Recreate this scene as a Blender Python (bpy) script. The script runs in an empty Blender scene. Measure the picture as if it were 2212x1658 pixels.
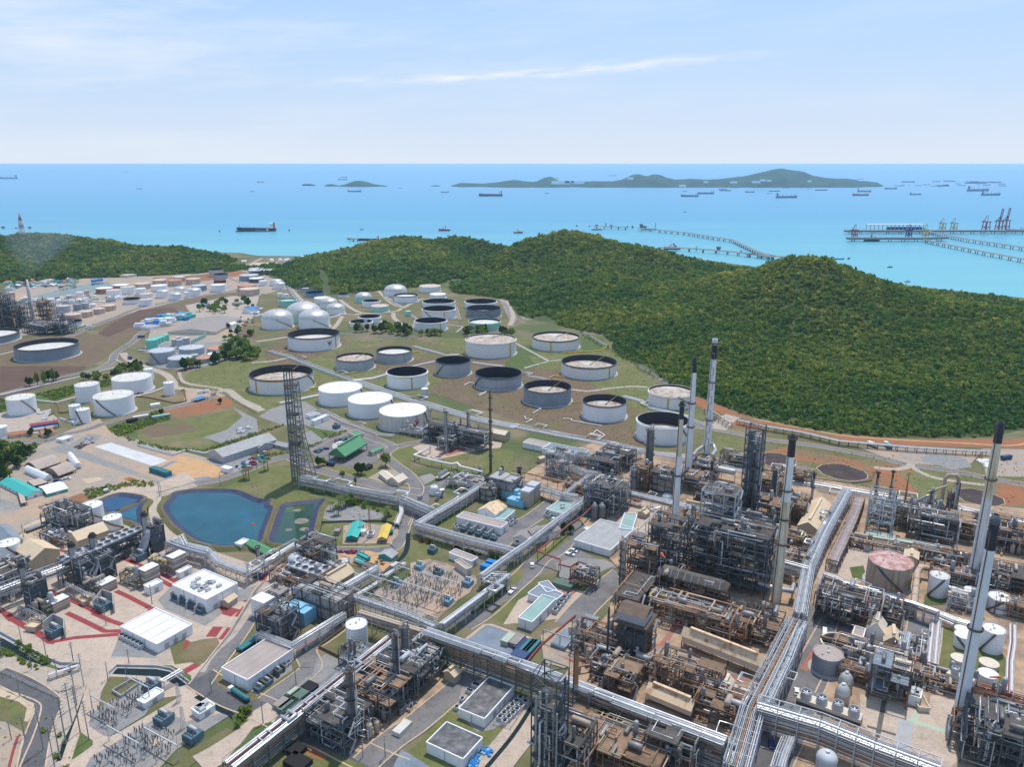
import bpy,math,random
from math import sin,cos,pi
import numpy as np
from mathutils import Vector,Matrix,noise as mn
SC=bpy.context.scene
H=240.0
PITCH=math.radians(15.75)
FPX,CX,CY=1683.0,1106.0,829.0
cam_d=bpy.data.cameras.new("camera")
cam_d.sensor_width=36.0
cam_d.lens=36.0*FPX/2212.0
cam_d.clip_start=1.0
cam_d.clip_end=400000.0
cam=bpy.data.objects.new("camera",cam_d)
SC.collection.objects.link(cam)
cam.location=(0,0,H)
cam.rotation_euler=(math.radians(90)-PITCH,0,0)
SC.camera=cam
SUN_EL,SUN_AZ=math.radians(68),math.radians(25)
world=bpy.data.worlds.new("World")
SC.world=world
world.use_nodes=True
wn,wl=world.node_tree.nodes,world.node_tree.links
wn.clear()
wout=wn.new("ShaderNodeOutputWorld")
wbg=wn.new("ShaderNodeBackground")
wbg.inputs[1].default_value=0.14
sky=wn.new("ShaderNodeTexSky")
sky.sky_type='NISHITA'
sky.sun_disc=False
sky.sun_elevation=SUN_EL
sky.sun_rotation=SUN_AZ
sky.altitude=200
sky.air_density=1.0
sky.dust_density=0.2
sky.ozone_density=1.2
def wmath(op,a,b=None,c=None):
 n=wn.new("ShaderNodeMath");n.operation=op
 for k,q in enumerate((a,b,c)):
  if q is None:continue
  if isinstance(q,(int,float)):n.inputs[k].default_value=q
  else:wl.new(q,n.inputs[k])
 return n.outputs[0]
wtc=wn.new("ShaderNodeTexCoord")
wsep=wn.new("ShaderNodeSeparateXYZ");wl.new(wtc.outputs["Generated"],wsep.inputs[0])
waz=wmath('ARCTAN2',wsep.outputs[0],wsep.outputs[1])
wel=wmath('ARCSINE',wsep.outputs[2])
wcomb=wn.new("ShaderNodeCombineXYZ")
wl.new(wmath('MULTIPLY',waz,2.6),wcomb.inputs[0])
wl.new(wmath('MULTIPLY',wmath('ADD',wel,wmath('MULTIPLY',waz,-0.06)),17.0),wcomb.inputs[1])
wno=wn.new("ShaderNodeTexNoise");wno.inputs["Scale"].default_value=1.0
wno.inputs["Detail"].default_value=8;wno.inputs["Roughness"].default_value=0.6
wl.new(wcomb.outputs[0],wno.inputs["Vector"])
wmr=wn.new("ShaderNodeMapRange");wl.new(wno.outputs[0],wmr.inputs[0])
wmr.inputs[1].default_value=0.45;wmr.inputs[2].default_value=0.72
wleft=wn.new("ShaderNodeMapRange");wl.new(waz,wleft.inputs[0])
wleft.inputs[1].default_value=0.1;wleft.inputs[2].default_value=-0.5
wleft.inputs[3].default_value=0.25;wleft.inputs[4].default_value=0.9
veil=wmath('MULTIPLY',wmr.outputs[0],wleft.outputs[0])
wst=wmath('SUBTRACT',wel,wmath('ADD',0.1035,wmath('MULTIPLY',waz,0.053)))
wst=wmath('ADD',wst,wmath('MULTIPLY',wmath('SUBTRACT',wno.outputs[0],0.5),0.012))
wst=wmath('DIVIDE',wst,0.0058)
wst=wmath('POWER',2.718,wmath('MULTIPLY',wmath('MULTIPLY',wst,wst),-1.0))
wwin=wmath('DIVIDE',wmath('SUBTRACT',waz,0.025),0.235)
wwin=wmath('POWER',2.718,wmath('MULTIPLY',wmath('POWER',wmath('ABSOLUTE',wwin),4),-1.0))
wn2=wn.new("ShaderNodeTexNoise");wn2.inputs["Scale"].default_value=7.0;wn2.inputs["Detail"].default_value=6
wl.new(wcomb.outputs[0],wn2.inputs["Vector"])
wwisp=wn.new("ShaderNodeMapRange");wl.new(wn2.outputs[0],wwisp.inputs[0])
wwisp.inputs[1].default_value=0.3;wwisp.inputs[2].default_value=0.7
streak=wmath('MULTIPLY',wmath('MULTIPLY',wst,wwin),wwisp.outputs[0])
wfac=wn.new("ShaderNodeMath");wfac.operation='MAXIMUM';wfac.use_clamp=True
wl.new(veil,wfac.inputs[0]);wl.new(wmath('MULTIPLY',streak,1.15),wfac.inputs[1])
wmix=wn.new("ShaderNodeMix");wmix.data_type='RGBA'
wl.new(wmath('MULTIPLY',wfac.outputs[0],0.85),wmix.inputs["Factor"])
wlow=wn.new("ShaderNodeMix");wlow.data_type='RGBA'
wl.new(wmath('MULTIPLY',wmath('POWER',2.718,wmath('MULTIPLY',wmath('MAXIMUM',wel,0.0),-1.2)),0.92),wlow.inputs["Factor"])
wl.new(sky.outputs[0],wlow.inputs["A"]);wlow.inputs["B"].default_value=(1.75,2.95,4.85,1)
wl.new(wlow.outputs["Result"],wmix.inputs["A"])
wmix.inputs["B"].default_value=(5.2,5.3,5.45,1)
whz=wmath('POWER',2.718,wmath('MULTIPLY',wmath('MAXIMUM',wel,0.0),-9.0))
whm=wn.new("ShaderNodeMix");whm.data_type='RGBA'
wl.new(wmath('MULTIPLY',whz,0.93),whm.inputs["Factor"])
wl.new(wmix.outputs["Result"],whm.inputs["A"]);whm.inputs["B"].default_value=(4.1,4.45,5.0,1)
wl.new(whm.outputs["Result"],wbg.inputs[0])
wl.new(wbg.outputs[0],wout.inputs[0])
sun_d=bpy.data.lights.new("sun",'SUN')
sun_d.energy=2.6
sun_d.angle=math.radians(0.53)
sun_d.color=(1.0,0.94,0.85)
sun=bpy.data.objects.new("sun",sun_d)
SC.collection.objects.link(sun)
sun_dir=Vector((sin(SUN_AZ)*cos(SUN_EL),cos(SUN_AZ)*cos(SUN_EL),sin(SUN_EL)))
sun.rotation_euler=sun_dir.to_track_quat('Z','Y').to_euler()
sun.location=(0,0,500)
SC.view_settings.view_transform='Standard'
SC.view_settings.look='None'
SC.view_settings.exposure=0.44
SC.view_settings.gamma=1.0
SC.cycles.use_denoising=True
SC.cycles.max_bounces=5
SC.cycles.diffuse_bounces=3
SC.cycles.glossy_bounces=2
SC.cycles.transparent_max_bounces=4
SC.cycles.volume_bounces=1
FR={'P':(0,0,1)}
for i,x0 in enumerate((0,1000,2000,2992)):
 FR['A%d'%i]=(x0/1.80470,600/1.80470,3.990)
 FR['B%d'%i]=(x0/1.80470,1300/1.80470,3.990)
for i,x0 in enumerate((0,800,1600,2400,3192)):
 FR['C%d'%i]=(x0/1.80470,1800/1.80470,4.988)
 FR['D%d'%i]=(x0/1.80470,2392/1.80470,4.988)
SP,CP=sin(PITCH),cos(PITCH)
def pix(fr,x,y):
 a=FR[fr]
 return a[0]+x/a[2],a[1]+y/a[2]
def ray(px,py):
 u,w=(px-CX)/FPX,(CY-py)/FPX
 return Vector((u,CP+w*SP,-SP+w*CP))
def G(fr,x,y,z=0.0):
 d=ray(*pix(fr,x,y))
 t=(z-H)/d.z
 return Vector((d.x*t,d.y*t,z))
def GY(px,py,Y):
 d=ray(px,py);t=Y/d.y
 return Vector((d.x*t,Y,H+d.z*t))
def height_at(p,fr,x,y):
 d=ray(*pix(fr,x,y))
 return H+d.z*(p.y/d.y)
def mpp(fr,p):
 return(p.y*CP+(H-p.z)*SP)/FPX/FR[fr][2]
def PTS(fr,s,z=0.0):
 return[G(fr,*map(float,q.split(',')),z=z)for q in s.split()]
MATS={}
STB,DKB,CGR,WWH,SBR='steelblue','deckbrown','concretegrey','wallwhite','steelbrown'
PSL,PGR,PPA,WCR='pipesilver','pipegrey','palepath','wallcream'
GROUNDS='earth grass lush drygrass brown darksoil redsoil orangesoil yard gravel concrete plantfloor asphalt darkasphalt palepath bluepave whiteslab blackpad sand redpaint redpatch'.split()
def _mixc(nt,f,a,b):
 m=nt.nodes.new("ShaderNodeMix");m.data_type='RGBA'
 nt.links.new(f,m.inputs["Factor"])
 for k,q in(("A",a),("B",b)):
  if isinstance(q,tuple):m.inputs[k].default_value=(*q,1)
  else:nt.links.new(q,m.inputs[k])
 return m.outputs["Result"]
def mat(name,c1,c2=None,scale=0.2,rough=0.7,metal=0.0,lo=0.35,hi=0.65,detail=5,c3=None,s3=0.02,l3=0.45,h3=0.6,streak=None,st_lo=0.5,st_hi=0.7,seam=None,stretch=None,bump=0.0,var=0.0,spec=0.3):
 if name in MATS:return MATS[name]
 m=bpy.data.materials.new(name);m.use_nodes=True
 nt=m.node_tree;N,L=nt.nodes,nt.links
 bs=N["Principled BSDF"]
 bs.inputs["Roughness"].default_value=rough
 bs.inputs["Metallic"].default_value=metal
 bs.inputs["Specular IOR Level"].default_value=spec
 tc=N.new("ShaderNodeTexCoord")
 def noise(sc,det,vec=None,st=None):
  n=N.new("ShaderNodeTexNoise");n.inputs["Scale"].default_value=sc;n.inputs["Detail"].default_value=det
  n.inputs["Roughness"].default_value=0.6
  src=tc.outputs["Object"]
  if st:
   mp=N.new("ShaderNodeMapping");mp.inputs["Scale"].default_value=st
   L.new(src,mp.inputs[0]);src=mp.outputs[0]
  L.new(src,n.inputs["Vector"]);return n.outputs[0]
 def ramp(s,a,b):
  r=N.new("ShaderNodeMapRange");L.new(s,r.inputs[0]);r.inputs[1].default_value=a;r.inputs[2].default_value=b
  return r.outputs[0]
 col=c1
 if c2:
  ns=noise(scale,detail,st=stretch)
  col=_mixc(nt,ramp(ns,lo,hi),c1,c2)
  if bump:
   b=N.new("ShaderNodeBump");b.inputs["Strength"].default_value=bump;b.inputs["Distance"].default_value=1.0/scale*0.2
   L.new(ns,b.inputs["Height"]);L.new(b.outputs[0],bs.inputs["Normal"])
 if c3:
  col=_mixc(nt,ramp(noise(s3,6),l3,h3),col,c3)
 if streak:
  col=_mixc(nt,ramp(noise(1.0,4,st=(0.55,0.55,0.03)),st_lo,st_hi),col,streak)
 if seam:
  w=N.new("ShaderNodeTexWave");w.wave_type='BANDS';w.bands_direction='Z'
  w.inputs["Scale"].default_value=seam;w.inputs["Distortion"].default_value=0
  L.new(tc.outputs["Object"],w.inputs["Vector"])
  mm=N.new("ShaderNodeMix");mm.data_type='RGBA';mm.blend_type='MULTIPLY'
  L.new(ramp(w.outputs[1],0.12,0.0),mm.inputs["Factor"])
  if isinstance(col,tuple):mm.inputs["A"].default_value=(*col,1)
  else:L.new(col,mm.inputs["A"])
  mm.inputs["B"].default_value=(0.72,0.72,0.74,1)
  col=mm.outputs["Result"]
 if name in GROUNDS:
  for sc_,am in((1.1,0.66),(0.2,0.84)):
   mm=N.new("ShaderNodeMix");mm.data_type='RGBA';mm.blend_type='MULTIPLY'
   L.new(ramp(noise(sc_,4),0.5,0.72),mm.inputs["Factor"])
   if isinstance(col,tuple):mm.inputs["A"].default_value=(*col,1)
   else:L.new(col,mm.inputs["A"])
   mm.inputs["B"].default_value=(am,am,am*0.98,1);col=mm.outputs["Result"]
 if var:
  oi=N.new("ShaderNodeObjectInfo")
  hs=N.new("ShaderNodeHueSaturation")
  a=N.new("ShaderNodeMath");a.operation='MULTIPLY_ADD';L.new(oi.outputs["Random"],a.inputs[0])
  a.inputs[1].default_value=2*var;a.inputs[2].default_value=1-var
  L.new(a.outputs[0],hs.inputs["Value"])
  if isinstance(col,tuple):hs.inputs["Color"].default_value=(*col,1)
  else:L.new(col,hs.inputs["Color"])
  col=hs.outputs[0]
 if isinstance(col,tuple):bs.inputs["Base Color"].default_value=(*col,1)
 else:L.new(col,bs.inputs["Base Color"])
 MATS[name]=m
 return m
M=MATS
mat('earth',(0.17,0.15,0.08),(0.25,0.20,0.13),0.05,0.95,c3=(0.10,0.125,0.045),s3=0.012,l3=0.42,h3=0.58)
mat('grass',(0.125,0.145,0.045),(0.18,0.18,0.07),0.09,0.95,c3=(0.24,0.19,0.11),s3=0.022,l3=0.55,h3=0.72)
mat('lush',(0.07,0.115,0.03),(0.12,0.15,0.05),0.15,0.95,bump=0.3)
mat('drygrass',(0.17,0.15,0.075),(0.13,0.135,0.05),0.06,0.95,c3=(0.27,0.19,0.12),s3=0.018,l3=0.5,h3=0.68)
mat('brown',(0.20,0.135,0.09),(0.15,0.115,0.07),0.07,0.95,c3=(0.15,0.14,0.06),s3=0.02,l3=0.5,h3=0.7)
mat('darksoil',(0.105,0.065,0.052),(0.15,0.09,0.065),0.05,0.95)
mat('redsoil',(0.36,0.145,0.065),(0.28,0.13,0.07),0.06,0.95,c3=(0.2,0.15,0.08),s3=0.02,l3=0.5,h3=0.65)
mat('orangesoil',(0.60,0.36,0.18),(0.52,0.32,0.17),0.12,0.95)
mat('yard',(0.40,0.325,0.255),(0.34,0.295,0.26),0.05,0.95,c3=(0.46,0.33,0.23),s3=0.018,l3=0.48,h3=0.62)
mat('gravel',(0.29,0.285,0.28),(0.24,0.24,0.24),0.3,0.95,c3=(0.34,0.30,0.26),s3=0.03,l3=0.5,h3=0.7)
mat('concrete',(0.54,0.43,0.34),(0.46,0.375,0.305),0.08,0.9,c3=(0.40,0.33,0.275),s3=0.03,l3=0.55,h3=0.75)
mat('plantfloor',(0.50,0.345,0.225),(0.38,0.27,0.19),0.09,0.9,c3=(0.24,0.17,0.125),s3=0.045,l3=0.46,h3=0.64)
mat('asphalt',(0.185,0.175,0.175),(0.225,0.21,0.205),0.07,0.9,c3=(0.145,0.14,0.145),s3=0.05,l3=0.5,h3=0.7)
mat('darkasphalt',(0.10,0.10,0.105),(0.14,0.135,0.14),0.08,0.9)
mat(PPA,(0.46,0.385,0.315),(0.40,0.34,0.285),0.1,0.9)
mat('redpaint',(0.33,0.045,0.055),(0.27,0.06,0.06),0.3,0.8)
mat('redpatch',(0.40,0.12,0.09),(0.36,0.2,0.15),0.2,0.9)
mat('bluepave',(0.17,0.215,0.275),(0.24,0.275,0.32),0.09,0.85)
mat('whiteslab',(0.66,0.66,0.67),(0.56,0.56,0.57),0.06,0.9)
mat('blackpad',(0.055,0.04,0.045),(0.09,0.065,0.06),0.09,0.95)
mat('sand',(0.58,0.46,0.34),(0.5,0.38,0.27),0.02,0.95)
mat('rock',(0.30,0.26,0.25),(0.20,0.17,0.16),0.12,0.95,bump=0.5)
mat('liner',(0.028,0.04,0.085),(0.045,0.06,0.11),0.2,0.6)
mat('pondblue',(0.006,0.07,0.10),(0.014,0.10,0.14),0.05,0.1,spec=0.5,c3=(0.012,0.12,0.20),s3=0.02,l3=0.52,h3=0.66)
mat('pondgreen',(0.035,0.075,0.03),(0.02,0.07,0.06),0.05,0.1,spec=0.5,c3=(0.07,0.11,0.02),s3=0.03,l3=0.5,h3=0.6)
mat('pondnavy',(0.006,0.055,0.13),(0.01,0.08,0.16),0.04,0.12,spec=0.5)
mat('canal',(0.008,0.018,0.022),(0.014,0.03,0.032),0.1,0.5,spec=0.1)
RUST=(0.30,0.13,0.06)
mat('tkwhite',(0.88,0.88,0.88),(0.82,0.82,0.83),0.15,0.55,seam=0.21,streak=(0.62,0.59,0.55),st_lo=0.6,st_hi=0.85)
mat('tkbrick',(0.86,0.84,0.82),(0.76,0.72,0.68),0.6,0.6,seam=0.21,streak=(0.5,0.4,0.34),st_lo=0.62,st_hi=0.85)
mat('tkstain',(0.70,0.66,0.62),(0.62,0.56,0.5),0.2,0.6,seam=0.21,streak=(0.33,0.20,0.14),st_lo=0.47,st_hi=0.72)
mat('tkgrey',(0.44,0.47,0.50),(0.38,0.40,0.43),0.15,0.6,seam=0.21,streak=(0.25,0.25,0.26),st_lo=0.55,st_hi=0.8)
mat('tkgreydark',(0.29,0.33,0.38),(0.23,0.27,0.32),0.15,0.6,seam=0.21)
mat('tknavy',(0.06,0.075,0.115),(0.09,0.10,0.14),0.15,0.6,seam=0.21)
mat('tkmint',(0.36,0.66,0.57),(0.31,0.58,0.50),0.12,0.55,seam=0.21)
mat('tkgreen',(0.17,0.60,0.46),(0.14,0.52,0.40),0.12,0.55)
mat('tkrust',(0.62,0.50,0.42),(0.55,0.40,0.31),0.3,0.7,streak=RUST,st_lo=0.45,st_hi=0.75)
mat('tkrusty',(0.34,0.15,0.09),(0.45,0.26,0.17),0.2,0.8,streak=(0.22,0.08,0.05),st_lo=0.45,st_hi=0.7)
mat('tkred',(0.16,0.035,0.035),(0.12,0.035,0.035),0.2,0.7)
mat('tkold',(0.42,0.37,0.34),(0.36,0.31,0.27),0.15,0.7,streak=(0.26,0.19,0.07),st_lo=0.48,st_hi=0.7)
mat('rfwhite',(0.80,0.80,0.79),(0.70,0.69,0.66),0.12,0.55,lo=0.5,hi=0.75)
mat('rfdirty',(0.68,0.66,0.60),(0.56,0.54,0.49),0.15,0.65)
mat('rfrust',(0.56,0.40,0.29),(0.66,0.58,0.50),0.12,0.7)
mat('rfred',(0.42,0.20,0.17),(0.62,0.45,0.42),0.22,0.7,lo=0.42,hi=0.6,detail=8)
mat('rforange',(0.48,0.22,0.13),(0.55,0.3,0.2),0.12,0.7)
mat('rfdome',(0.62,0.61,0.58),(0.50,0.49,0.46),0.25,0.38,metal=0.35)
mat('rfgrey',(0.52,0.54,0.56),(0.44,0.46,0.48),0.15,0.5)
mat('rffloat',(0.50,0.44,0.37),(0.33,0.24,0.17),0.3,0.75,lo=0.46,hi=0.56,detail=6,c3=(0.60,0.575,0.54),s3=0.07,l3=0.5,h3=0.66)
mat('tkdark',(0.018,0.022,0.035),(0.03,0.03,0.04),0.1,0.7)  # dark inner steel, with the shade inside open tanks put into the colour
mat('tkrim',(0.10,0.11,0.14),(0.14,0.15,0.18),0.2,0.6)
mat('yellow',(0.62,0.38,0.06),(0.55,0.34,0.06),0.3,0.6)
mat('crimson',(0.30,0.02,0.06),(0.26,0.02,0.05),0.3,0.6)
mat('steel',(0.075,0.066,0.06),(0.125,0.108,0.095),0.4,0.6,c3=(0.22,0.115,0.065),s3=0.06,l3=0.48,h3=0.64,var=0.2)
mat(STB,(0.07,0.083,0.095),(0.115,0.13,0.142),0.4,0.55,var=0.2)
mat(SBR,(0.13,0.085,0.06),(0.19,0.135,0.10),0.4,0.7,var=0.2)
mat('galv',(0.56,0.57,0.59),(0.47,0.48,0.50),0.4,0.42,metal=0.3,var=0.1)
mat(PSL,(0.62,0.63,0.645),(0.46,0.465,0.475),0.25,0.33,metal=0.45,var=0.12)
mat('pipewhite',(0.76,0.75,0.74),(0.68,0.66,0.64),0.25,0.5,var=0.08)
mat(PGR,(0.40,0.41,0.42),(0.33,0.33,0.34),0.25,0.5,metal=0.2,var=0.2)
mat('pipebrown',(0.48,0.27,0.15),(0.34,0.18,0.10),0.2,0.65,var=0.15)
mat('pipetan',(0.52,0.40,0.30),(0.45,0.33,0.24),0.2,0.6,var=0.1)
mat('pipepink',(0.55,0.38,0.34),(0.5,0.42,0.4),0.2,0.6,var=0.15)
mat('pipered',(0.29,0.065,0.055),(0.25,0.085,0.065),0.2,0.6,var=0.1)
mat('pipeyellow',(0.55,0.42,0.14),(0.48,0.36,0.12),0.2,0.6)
mat('deck',(0.07,0.064,0.06),(0.125,0.108,0.096),0.3,0.8,var=0.25)
mat(DKB,(0.30,0.19,0.115),(0.17,0.115,0.08),0.3,0.8,var=0.2)
mat('vessel',(0.24,0.235,0.235),(0.18,0.175,0.175),0.25,0.5,metal=0.25,streak=(0.22,0.19,0.17),st_lo=0.5,st_hi=0.8,var=0.18)
mat('vesseltan',(0.45,0.37,0.29),(0.36,0.29,0.23),0.25,0.6,var=0.15)
mat(CGR,(0.44,0.43,0.42),(0.36,0.355,0.35),0.2,0.85,streak=(0.3,0.29,0.28),st_lo=0.55,st_hi=0.8)
mat('stackwhite',(0.86,0.86,0.86),(0.78,0.78,0.78),0.2,0.6,streak=(0.55,0.53,0.5),st_lo=0.55,st_hi=0.8)
mat('stackcream',(0.76,0.70,0.55),(0.64,0.56,0.40),0.3,0.7,streak=(0.36,0.28,0.15),st_lo=0.5,st_hi=0.72)
mat('stackgrey',(0.74,0.74,0.74),(0.62,0.61,0.60),0.25,0.7,streak=(0.34,0.32,0.3),st_lo=0.5,st_hi=0.75)
mat('stackblue',(0.78,0.80,0.83),(0.70,0.73,0.77),0.2,0.6)
mat('stackblack',(0.025,0.027,0.033),(0.05,0.05,0.055),0.3,0.7)
mat('stackrust',(0.40,0.22,0.10),(0.27,0.15,0.09),0.35,0.8)
mat(WWH,(0.86,0.86,0.86),(0.78,0.78,0.78),0.25,0.7,streak=(0.58,0.57,0.55),st_lo=0.6,st_hi=0.85)
mat('wallgrey',(0.46,0.46,0.47),(0.40,0.40,0.41),0.25,0.7)
mat('walltan',(0.50,0.41,0.29),(0.45,0.37,0.27),0.2,0.7)
mat(WCR,(0.66,0.60,0.50),(0.58,0.52,0.43),0.2,0.7)
mat('wallteal',(0.06,0.40,0.40),(0.06,0.34,0.35),0.2,0.7)
mat('wallblue',(0.25,0.53,0.70),(0.22,0.46,0.62),0.2,0.6)
mat('roofwhite',(0.78,0.79,0.81),(0.66,0.67,0.69),0.12,0.6,lo=0.45,hi=0.75,detail=9)
mat('rooftan',(0.68,0.53,0.36),(0.60,0.47,0.32),0.2,0.65,var=0.06)
mat('roofbeige',(0.70,0.60,0.48),(0.62,0.53,0.42),0.2,0.65)
mat('roofpink',(0.42,0.35,0.31),(0.36,0.30,0.27),0.12,0.8)
mat('roofgrey',(0.40,0.40,0.40),(0.33,0.33,0.335),0.2,0.7)
mat('roofbrowngrey',(0.33,0.29,0.27),(0.27,0.24,0.23),0.2,0.8)
mat('roofdark',(0.10,0.10,0.105),(0.26,0.25,0.25),0.22,0.9,lo=0.42,hi=0.72,detail=9)
mat('roofblue',(0.17,0.21,0.25),(0.25,0.29,0.33),0.12,0.8)
mat('roofmint',(0.30,0.44,0.40),(0.24,0.36,0.34),0.12,0.7)
mat('roofgreen',(0.10,0.30,0.15),(0.08,0.26,0.13),0.2,0.6)
mat('rooflightgreen',(0.38,0.50,0.36),(0.44,0.46,0.38),0.2,0.7)
mat('roofteal',(0.06,0.40,0.36),(0.05,0.42,0.38),0.2,0.6)
mat('roofyellow',(0.72,0.50,0.10),(0.65,0.45,0.10),0.2,0.6)
mat('roofbluebright',(0.03,0.25,0.62),(0.03,0.2,0.5),0.2,0.6)
mat('roofred',(0.35,0.06,0.10),(0.30,0.06,0.09),0.2,0.6)
mat('rooforange',(0.48,0.20,0.10),(0.4,0.17,0.09),0.3,0.8)
mat('rooftin',(0.48,0.40,0.35),(0.40,0.32,0.27),0.5,0.75,stretch=(1,1,1))
mat('roofrusty',(0.74,0.56,0.37),(0.42,0.20,0.09),0.28,0.75,lo=0.5,hi=0.7,detail=8)
mat('glass',(0.03,0.04,0.05),None,rough=0.15,spec=0.6)
mat('dark',(0.02,0.02,0.022),None,rough=0.8)
mat('fanmetal',(0.50,0.51,0.52),(0.42,0.43,0.44),0.4,0.45,metal=0.3)
mat('blackpaint',(0.03,0.03,0.035),None,rough=0.5)
mat('whitepaint',(0.78,0.78,0.78),None,rough=0.4)
mat('bluepaint',(0.035,0.075,0.19),(0.04,0.07,0.15),0.5,0.5)
mat('columngrey',(0.20,0.20,0.215),(0.15,0.15,0.16),0.25,0.6,streak=(0.13,0.12,0.11),st_lo=0.5,st_hi=0.8)
mat('tealpaint',(0.05,0.22,0.24),(0.04,0.17,0.2),0.5,0.6,var=0.2)
mat('transf',(0.13,0.21,0.26),(0.1,0.17,0.21),0.5,0.55)
mat('transfblue',(0.30,0.48,0.58),(0.25,0.4,0.5),0.5,0.55)
mat('greencloth',(0.10,0.16,0.13),(0.14,0.2,0.16),0.5,0.8,var=0.2)
mat('orange',(0.75,0.16,0.03),None,rough=0.6)
mat('insul',(0.16,0.13,0.12),(0.22,0.2,0.19),0.5,0.5)
mat('pole',(0.30,0.29,0.28),(0.24,0.235,0.23),0.5,0.8)
mat('bark',(0.11,0.085,0.06),(0.15,0.12,0.09),0.5,0.9)
mat('hull',(0.025,0.03,0.045),(0.05,0.055,0.07),0.05,0.6)
mat('hullred',(0.36,0.06,0.045),(0.28,0.06,0.05),0.05,0.6)
mat('hullblue',(0.10,0.16,0.26),(0.13,0.19,0.28),0.05,0.6)
mat('cranered',(0.36,0.04,0.07),None,rough=0.6)
mat('craneblue',(0.05,0.05,0.22),None,rough=0.6)
mat('craneyellow',(0.62,0.42,0.16),None,rough=0.6)
mat('jetty',(0.42,0.40,0.37),(0.34,0.32,0.3),0.1,0.85)
mat('pile',(0.13,0.14,0.15),(0.2,0.2,0.2),0.1,0.85)
def UP(z):return Vector((0.0,0.0,z))
class MB:
 def __init__(s):s.v=[];s.f=[];s.sm=[]
 def add(s,vs,fs,sm=False):
  o=len(s.v);s.v.extend(tuple(p)for p in vs)
  for f in fs:s.f.append(tuple(i+o for i in f));s.sm.append(sm)
  return s
 def poly(s,pts):return s.add(pts,[tuple(range(len(pts)))])
 def box(s,x,y,z,w,d,h,a=0.0):
  c,n=cos(a),sin(a)
  q=[(x+c*i*w/2-n*j*d/2,y+n*i*w/2+c*j*d/2)for i,j in((-1,-1),(1,-1),(1,1),(-1,1))]
  return s.prism(q,z,z+h)
 def prism(s,q,z0,z1,cap=True,zs=None):
  n=len(q)
  ar=sum(q[i][0]*q[(i+1)%n][1]-q[(i+1)%n][0]*q[i][1]for i in range(n))
  if ar<0:q=list(reversed(q))
  vs=[(p[0],p[1],z0)for p in q]+[(p[0],p[1],z1)for p in q]
  fs=[(i,(i+1)%n,n+(i+1)%n,n+i)for i in range(n)]
  if cap:fs+=[tuple(range(n,2*n)),tuple(reversed(range(n)))]
  return s.add(vs,fs)
 def bar(s,p,q,t,t2=None):
  p,q=Vector(p),Vector(q);d=q-p
  if d.length<1e-6:return s
  d.normalize();r=UP(1)if abs(d.z)<0.95 else Vector((0,1,0))
  a=d.cross(r).normalized();b=a.cross(d).normalized()
  a=a*t/2;b=b*(t2 or t)/2
  vs=[p-a-b,p+a-b,p+a+b,p-a+b,q-a-b,q+a-b,q+a+b,q-a+b]
  return s.add(vs,[(3,2,1,0),(4,5,6,7),(0,1,5,4),(1,2,6,5),(2,3,7,6),(3,0,4,7)])
 def lathe(s,x,y,prof,n=16,a0=0.0,sm=True):
  vs=[];m=len(prof)
  for i in range(n):
   a=a0+2*pi*i/n;c,k=cos(a),sin(a)
   vs+=[(x+r*c,y+r*k,z)for r,z in prof]
  fs=[]
  for i in range(n):
   j=(i+1)%n
   for k in range(m-1):fs.append((i*m+k,j*m+k,j*m+k+1,i*m+k+1))
  return s.add(vs,fs,sm)
 def disc(s,x,y,z,r,n=16,down=False):
  vs=[(x+r*cos(2*pi*i/n),y+r*sin(2*pi*i/n),z)for i in range(n)]
  return s.poly(vs[::-1]if down else vs)
 def cyl(s,x,y,z0,z1,r0,r1=None,n=14,cap=True):
  r1=r0 if r1 is None else r1
  s.lathe(x,y,[(r0,z0),(r1,z1)],n)
  if cap:s.disc(x,y,z1,r1,n);s.disc(x,y,z0,r0,n,True)
  return s
 def tube(s,pts,r,n=6,cap=True,r2=None):
  pts=[Vector(p)for p in pts];vs=[];m=len(pts);ref=None
  for i in range(m):
   a=pts[i]-pts[i-1]if i else pts[1]-pts[0]
   b=pts[i+1]-pts[i]if i<m-1 else a
   a=a.normalized();b=b.normalized();d=(a+b)
   d=d.normalized()if d.length>1e-6 else a
   k=1.0/max(0.5,d.dot(a))
   up=UP(1)if abs(d.z)<0.9 else Vector((0,1,0))
   if ref is not None and abs(ref.dot(d))<0.9:up=ref
   e=(up-d*up.dot(d)).normalized();ref=e;h=d.cross(e)
   rr=r if r2 is None else r+(r2-r)*i/(m-1)
   bend=(b-a);bend=bend.normalized()if bend.length>1e-4 else None
   for j in range(n):
    t=2*pi*j/n
    o=e*cos(t)*rr+h*sin(t)*rr
    if bend is not None:o=o+bend*o.dot(bend)*(k-1)
    vs.append(pts[i]+o)
  fs=[(i*n+j,i*n+(j+1)%n,(i+1)*n+(j+1)%n,(i+1)*n+j)for i in range(m-1)for j in range(n)]
  s.add(vs,fs,True)
  if cap:s.poly([vs[j]for j in reversed(range(n))]);s.poly([vs[(m-1)*n+j]for j in range(n)])
  return s
 def hdrum(s,p,d,L,r,n=12):
  d=Vector(d).normalized();p=Vector(p)
  q=[p-d*(L/2+r*0.45),p-d*(L/2+r*0.3),p-d*L/2,p+d*L/2,p+d*(L/2+r*0.3),p+d*(L/2+r*0.45)]
  up=UP(1);e=(up-d*up.dot(d)).normalized();h=d.cross(e);vs=[]
  for c,k in zip(q,(0.15,0.7,1,1,0.7,0.15)):
   for j in range(n):
    t=2*pi*j/n;vs.append(c+(e*cos(t)+h*sin(t))*r*k)
  fs=[(i*n+j,i*n+(j+1)%n,(i+1)*n+(j+1)%n,(i+1)*n+j)for i in range(5)for j in range(n)]
  fs+=[tuple(reversed(range(n))),tuple(range(5*n,6*n))]
  return s.add(vs,fs,True)
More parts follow.
